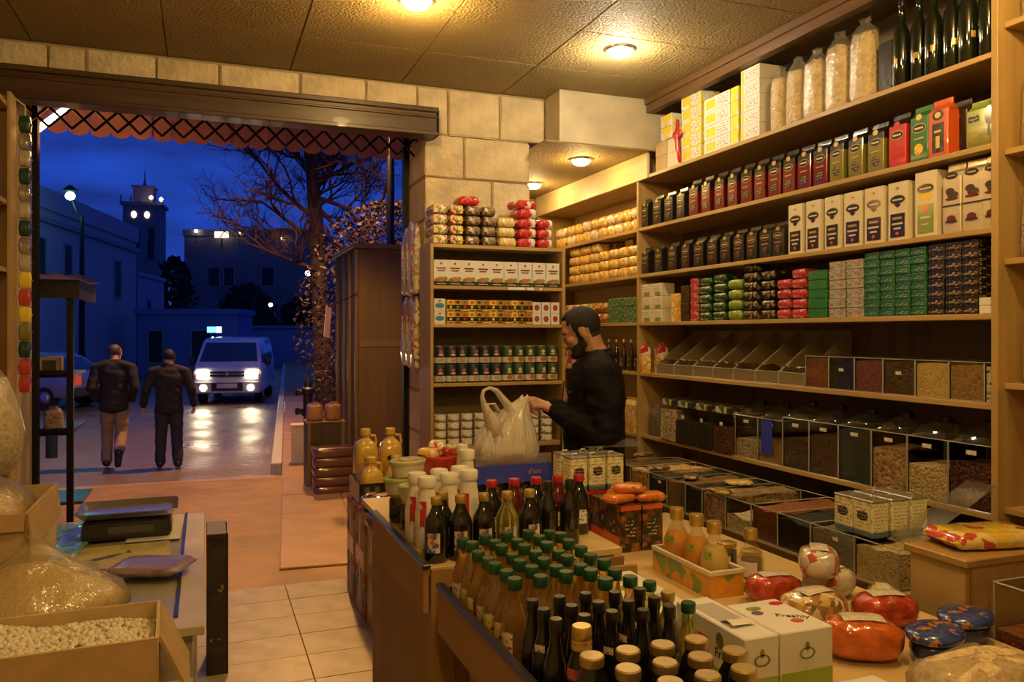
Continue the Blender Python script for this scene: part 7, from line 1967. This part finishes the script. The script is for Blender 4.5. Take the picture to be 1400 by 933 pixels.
# two men walking away along the street
def walker(label, u, v, fwd, jm, tm, legs, arms, headturn=0., lean=0., stocky=1., k=0, height=1.72, hairm=None):
    p = onZ(u, v, ZG); s = height / 1.72
    t = thing('person', label, 'person', tuple(p), math.atan2(fwd[1], fwd[0])); t.scale = (s, s, s)
    def Ln(x, z): return x + lean * (z - .9) if z > .9 else x
    HT = Matrix.Translation(Vector((Ln(.03, 1.6), 0, 1.59))) @ Matrix.Rotation(headturn, 4, 'Z')
    b = MB(); head_prims(b, HT)
    chain(b, [(Ln(.0, 1.55), 0, 1.55), (Ln(-.03, 1.42), 0, 1.42)], [.056, .075])
    b.ell((Ln(-.01, 1.28), 0, 1.28), (.115 * stocky, .18, .19), 16, 10, 0, None, 2.3); b.ell((Ln(0, 1.05), 0, 1.05), (.12 * stocky, .16, .2), 16, 10); b.ell((0, 0, .92), (.12, .165, .12), 16, 10)
    for (hip, kn, an, toe) in legs: chain(b, [hip, kn, an], [.085, .058, .043]); chain(b, [an, toe], [.046, .036])
    for (sh, el, wr, kn_) in arms:
        chain(b, [sh, el, wr], [.056, .046, .03])
        if kn_ is not None: hand_fist(b, wr, kn_, (-.1, math.copysign(1, Vector(wr).y), 0), (1, 0, .1))
    body = remesh(b, 'body', M_skin, .009, 2); link('body', body, t)
    Hi = HT.inverted()
    link('hair', shell(body, 'hair', hairm or M_hair, lambda c, n_: c.z > 1.46 and ((Hi @ c).z > .068 or ((Hi @ c).x < .02 and (Hi @ c).z > -.02 and abs((Hi @ c).y) < .085)), .008), t)
    b = MB()
    b.ell((Ln(-.01, 1.28), 0, 1.28), (.135 * stocky, .195, .205), 18, 12, 0, None, 2.5); b.ell((Ln(.0, 1.05), 0, 1.05), (.140 * stocky, .185, .24), 18, 12, 0, None, 2.6); b.ell((0, 0, .89), (.142 * stocky, .19, .12), 18, 12, 0, None, 3.)
    for (sh, el, wr, kn_) in arms:
        sh, el, wr = Vector(sh), Vector(el), Vector(wr)
        chain(b, [Vector((sh.x, sh.y * .4, 1.43)), sh, el, wr - (wr - el).normalized() * .02], [.075, .076, .062, .048], 14)
    cap(b, (Ln(-.04, 1.47), -.04, 1.47), (Ln(-.04, 1.47), .04, 1.47), .05, .05)
    link('jacket', remesh(b, 'jacket', jm, .012, 4, lambda c: .012 * noise.noise(Vector((c.x * 8, c.y * 8, c.z * 12)))), t)
    b = MB()
    b.ell((0, 0, .90), (.135, .185, .12), 16, 10, 0, None, 2.6)
    for (hip, kn, an, toe) in legs:
        an2 = Vector(an) + (Vector(kn) - Vector(an)).normalized() * .03
        chain(b, [hip, kn, an2], [.105, .082, .072], 14)
    link('trousers', remesh(b, 'trousers', tm, .012, 3, lambda c: .01 * noise.noise(Vector((c.x * 9, c.y * 9, c.z * 14 + 3)))), t)
    for (hip, kn, an, toe) in legs:
        b = MB(); chain(b, [Vector(an) + Vector((-.02, 0, -.005)), (Vector(an) + Vector(toe)) / 2 + Vector((0, 0, .008)), toe], [.056, .052, .044], 12); link('shoe', remesh(b, 'shoe', M_shoe, .009, 2), t)
    return t
M_jw1 = plain('dark_brown_jacket', (.012, .009, .008), .85, bs=.2, bscale=60)
M_jw2 = plain('black_street_jacket', (.009, .0075, .007), .85, bs=.2, bscale=60)
M_tr1 = plain('tan_trousers', (.22, .14, .085), .8, bs=.2, bscale=60)
legs1 = (((0, .09, .88), (.10, .10, .49), (-.02, .09, .10), (.13, .10, .055)), ((0, -.09, .88), (.02, -.09, .47), (-.28, -.10, .26), (-.30, -.09, .10)))
arms1 = (((-.02, .215, 1.39), (-.10, .27, 1.12), (.06, .22, .93), None), ((-.02, -.215, 1.39), (-.10, -.27, 1.12), (.06, -.22, .93), None))
walker('man walking away in dark jacket and tan trousers, hands in pockets', 156, 641, (.05, 1, 0), M_jw1, M_tr1, legs1, arms1, -.55, .06, 1.05, 1, 1.75, plain('grey_brown_hair', (.05, .035, .025), .6))
legs2 = (((0, .09, .88), (.03, .105, .48), (.0, .115, .085), (.15, .13, .05)), ((0, -.09, .88), (.02, -.105, .48), (-.06, -.12, .085), (.09, -.135, .05)))
arms2 = (((-.02, .215, 1.39), (-.06, .30, 1.13), (.02, .34, .90), (.03, .345, .81)), ((-.02, -.215, 1.39), (-.05, -.30, 1.13), (.04, -.335, .90), (.05, -.34, .81)))
walker('man walking away in black jacket and black trousers, arms hanging', 231, 641, (.0, 1, 0), M_jw2, M_trs, legs2, arms2, .1, .0, 1.05, 2, 1.68)

# ------------------------------------------------------------ vehicles
M_vanp = plain('white_van_paint', (.55, .53, .56), .25, coat=.6)
M_carp = plain('silver_car_paint', (.30, .30, .36), .25, .5, coat=.6)
M_glassd = plain('dark_car_glass', (.01, .01, .013), .05, coat=1.)
M_tyre = plain('tyre_rubber', (.012, .012, .012), .8)
M_trimb = plain('black_trim', (.015, .015, .016), .5)
M_head = emit('headlamp_glow', (1.0, .80, .48), 38.)
M_fog = emit('foglamp_glow', (1.0, .78, .42), 30.)
M_ind = emit('indicator_amber', (1.0, .38, .05), 1.2)
def carbody(prof, hw, par, mat, name='body_shell', n=1, bev=.05):
    b = MB()
    xs_ = (-1, -.93, .93, 1)
    loops = []
    for q in xs_:
        loops.append([(hw(z) * q, y, z) for y, z in prof])
    b.loft(loops); return b.build(name, mat, par, True, bev, 2, auto=.6)
def wheel(par, x, y, r=.30, w=.2):
    t = MB()
    pr = [(r * .62, -w / 2), (r * .95, -w / 2), (r, -w * .35), (r, w * .35), (r * .95, w / 2), (r * .62, w / 2)]
    o = t.lathe(pr, 22, cap0=True, cap1=True).build('wheel', M_tyre, par, True, auto=.6); o.rotation_euler = (0, PI / 2, 0); o.location = (x, y, r)
    h = MB().lathe([(r * .6, -w / 2 - .004), (r * .2, -w / 2 - .02), (.001, -w / 2 - .02)], 14, cap1=False).lathe([(r * .6, w / 2 + .004), (r * .2, w / 2 + .02), (.001, w / 2 + .02)], 14, cap1=False).build('hubcap', K['tin'], o, True)
vp = at(311, HZ, 21.5)
van = thing('minivan', 'white minivan with headlamps on driving towards the shop', 'van', (vp.x, vp.y, ZG), R(-9.5))
prof = [(0.0, .30), (-.03, .52), (.0, .80), (.06, .98), (.22, 1.10), (.74, 1.66), (1.0, 1.76), (3.6, 1.80), (3.95, 1.66), (4.1, 1.05), (4.1, .32)]
hwv = lambda z: .86 if z < 1.0 else .86 - .13 * min(1, (z - 1.0) / .75)
carbody(prof, hwv, van, M_vanp)
def sl(y): return 1.10 + (y - .22) * (1.66 - 1.10) / (.74 - .22)
b = MB(); ys0, ys1 = .255, .715
for_pts = [(-(hwv(sl(ys0)) - .09), ys0), (hwv(sl(ys0)) - .09, ys0), (hwv(sl(ys1)) - .10, ys1), (-(hwv(sl(ys1)) - .10), ys1)]
b.loft([[(x, y - .012, sl(y) + .012) for x, y in for_pts], [(x, y + .02, sl(y) - .02) for x, y in for_pts]]); b.build('windscreen', M_glassd, van)
for s_ in (-1, 1):
    for (y0, y1) in ((.62, 1.25), (1.35, 2.35), (2.45, 3.5)):
        b = MB(); q = [(y0 + .0, 1.12), (y1, 1.12), (y1, 1.58), (y0 + (.26 if y0 < 1 else 0), 1.58)]
        b.loft([[(s_ * (hwv(z) + .004), y, z) for y, z in q], [(s_ * (hwv(z) - .02), y, z) for y, z in q]]); b.build('side_window', M_glassd, van)
    b = MB().loft([[(s_ * x, y, z) for x, y, z in ((.46, -.045, .72), (.76, -.03, .72), (.80, .0, .90), (.52, -.02, .91))], [(s_ * x, y + .05, z) for x, y, z in ((.46, -.045, .72), (.76, -.03, .72), (.80, .0, .90), (.52, -.02, .91))]]); b.build('headlamp', M_head, van)
    MB().loft([[(s_ * x, y, z) for x, y, z in ((.765, -.028, .74), (.855, .03, .75), (.858, .04, .89), (.805, .0, .90))], [(s_ * (x - .02), y + .05, z) for x, y, z in ((.765, -.028, .74), (.855, .03, .75), (.858, .04, .89), (.805, .0, .90))]]).build('indicator', M_ind, van)
    o = MB().lathe([(.085, 0), (.085, .03), (.001, .03)], 16, cap1=False).build('fog_lamp', M_fog, van); o.rotation_euler = (PI / 2, 0, 0); o.location = (s_ * .60, -.05, .45)
    MB().ell((s_ * .98, .50, 1.14), (.09, .05, .12), 10, 8, p=2.6).tube([(s_ * .84, .52, 1.10), (s_ * .93, .51, 1.12)], .02, 6).build('wing_mirror', M_trimb, van, True)
    wheel(van, s_ * .74, .75, .30); wheel(van, s_ * .74, 3.25, .30)
    MB().bx(s_ * .862 - .004, s_ * .862 + .004, 1.3, 3.3, .62, .66).build('side_moulding', K['tin'], van)
MB().bx(-.44, .44, -.045, .0, .74, .80).bx(-.44, .44, -.04, .0, .83, .88).build('grille', M_trimb, van)
MB().lathe([(.055, 0), (.055, .02), (.001, .02)], 4, cap1=False).build('emblem', K['tin'], van, loc=(0, -.05, .82)).rotation_euler = (PI / 2, 0, 0)
MB().bx(-.84, .84, -.07, .02, .30, .62).build('bumper', plain('van_bumper', (.42, .40, .42), .4), van, bevel=.03)
MB().bx(-.40, .40, -.076, -.0705, .36, .58).build('air_intake', M_trimb, van)
MB().bx(-.26, .26, -.082, -.0765, .44, .56).build('number_plate', plain('plate_white', (.5, .48, .42), .4), van)
for s_ in (-1, 1):
    ld = bpy.data.lights.new('headlamp_beam', 'SPOT'); ld.energy = P_BEAM; ld.color = (1.0, .78, .46); ld.spot_size = R(62); ld.spot_blend = .7; ld.shadow_soft_size = .06
    lo = bpy.data.objects.new('headlamp_beam', ld); col.objects.link(lo); lo.parent = van; lo.location = (s_ * .62, -.14, .75); lo.rotation_euler = (R(90 - 7), 0, PI)
cp = at(128, HZ, 20.5)
car = thing('parked_car', 'silver hatchback parked across the street behind the market stand', 'car', (cp.x, cp.y, ZG), R(62))
prof = [(.0, .30), (-.04, .55), (.02, .88), (.30, .95), (.75, 1.30), (1.1, 1.42), (2.2, 1.42), (2.9, 1.0), (3.8, .86), (3.95, .55), (3.9, .30)]
hwc = lambda z: .82 if z < .9 else .82 - .17 * min(1, (z - .9) / .5)
carbody(prof, hwc, car, M_carp)
def sl2(y): return .95 + (y - .30) * (1.30 - .95) / .45
q = [(-.62, .34), (.62, .34), (.52, .72), (-.52, .72)]
MB().loft([[(x, y - .012, sl2(y) + .014) for x, y in q], [(x, y + .02, sl2(y) - .02) for x, y in q]]).build('rear_window', M_glassd, car)
for s_ in (-1, 1):
    for (y0, y1) in ((.85, 1.55), (1.62, 2.35)):
        qq = [(y0, .98), (y1 + (.25 if y1 > 2 else 0), .98), (y1, 1.34), (y0 + .12, 1.34)]
        MB().loft([[(s_ * (hwc(z) + .004), y, z) for y, z in qq], [(s_ * (hwc(z) - .02), y, z) for y, z in qq]]).build('side_window', M_glassd, car)
    MB().bx(s_ * .66 - .12, s_ * .66 + .12, -.06, .02, .62, .86).build('tail_lamp', emit('tail_lamp_red', (.6, .05, .02), .5) if s_ < 0 else emit('tail_lamp_lit', (1.0, .25, .12), 2.5), car, bevel=.01)
    wheel(car, s_ * .72, .75, .29); wheel(car, s_ * .72, 3.15, .29)
MB().bx(-.8, .8, -.09, .0, .32, .55).build('bumper', M_trimb, car, bevel=.03)
MB().bx(-.26, .26, -.062, -.045, .62, .74).build('number_plate', plain('plate_white', (.5, .48, .42), .4), car)
cp = at(20, HZ, 17.5)
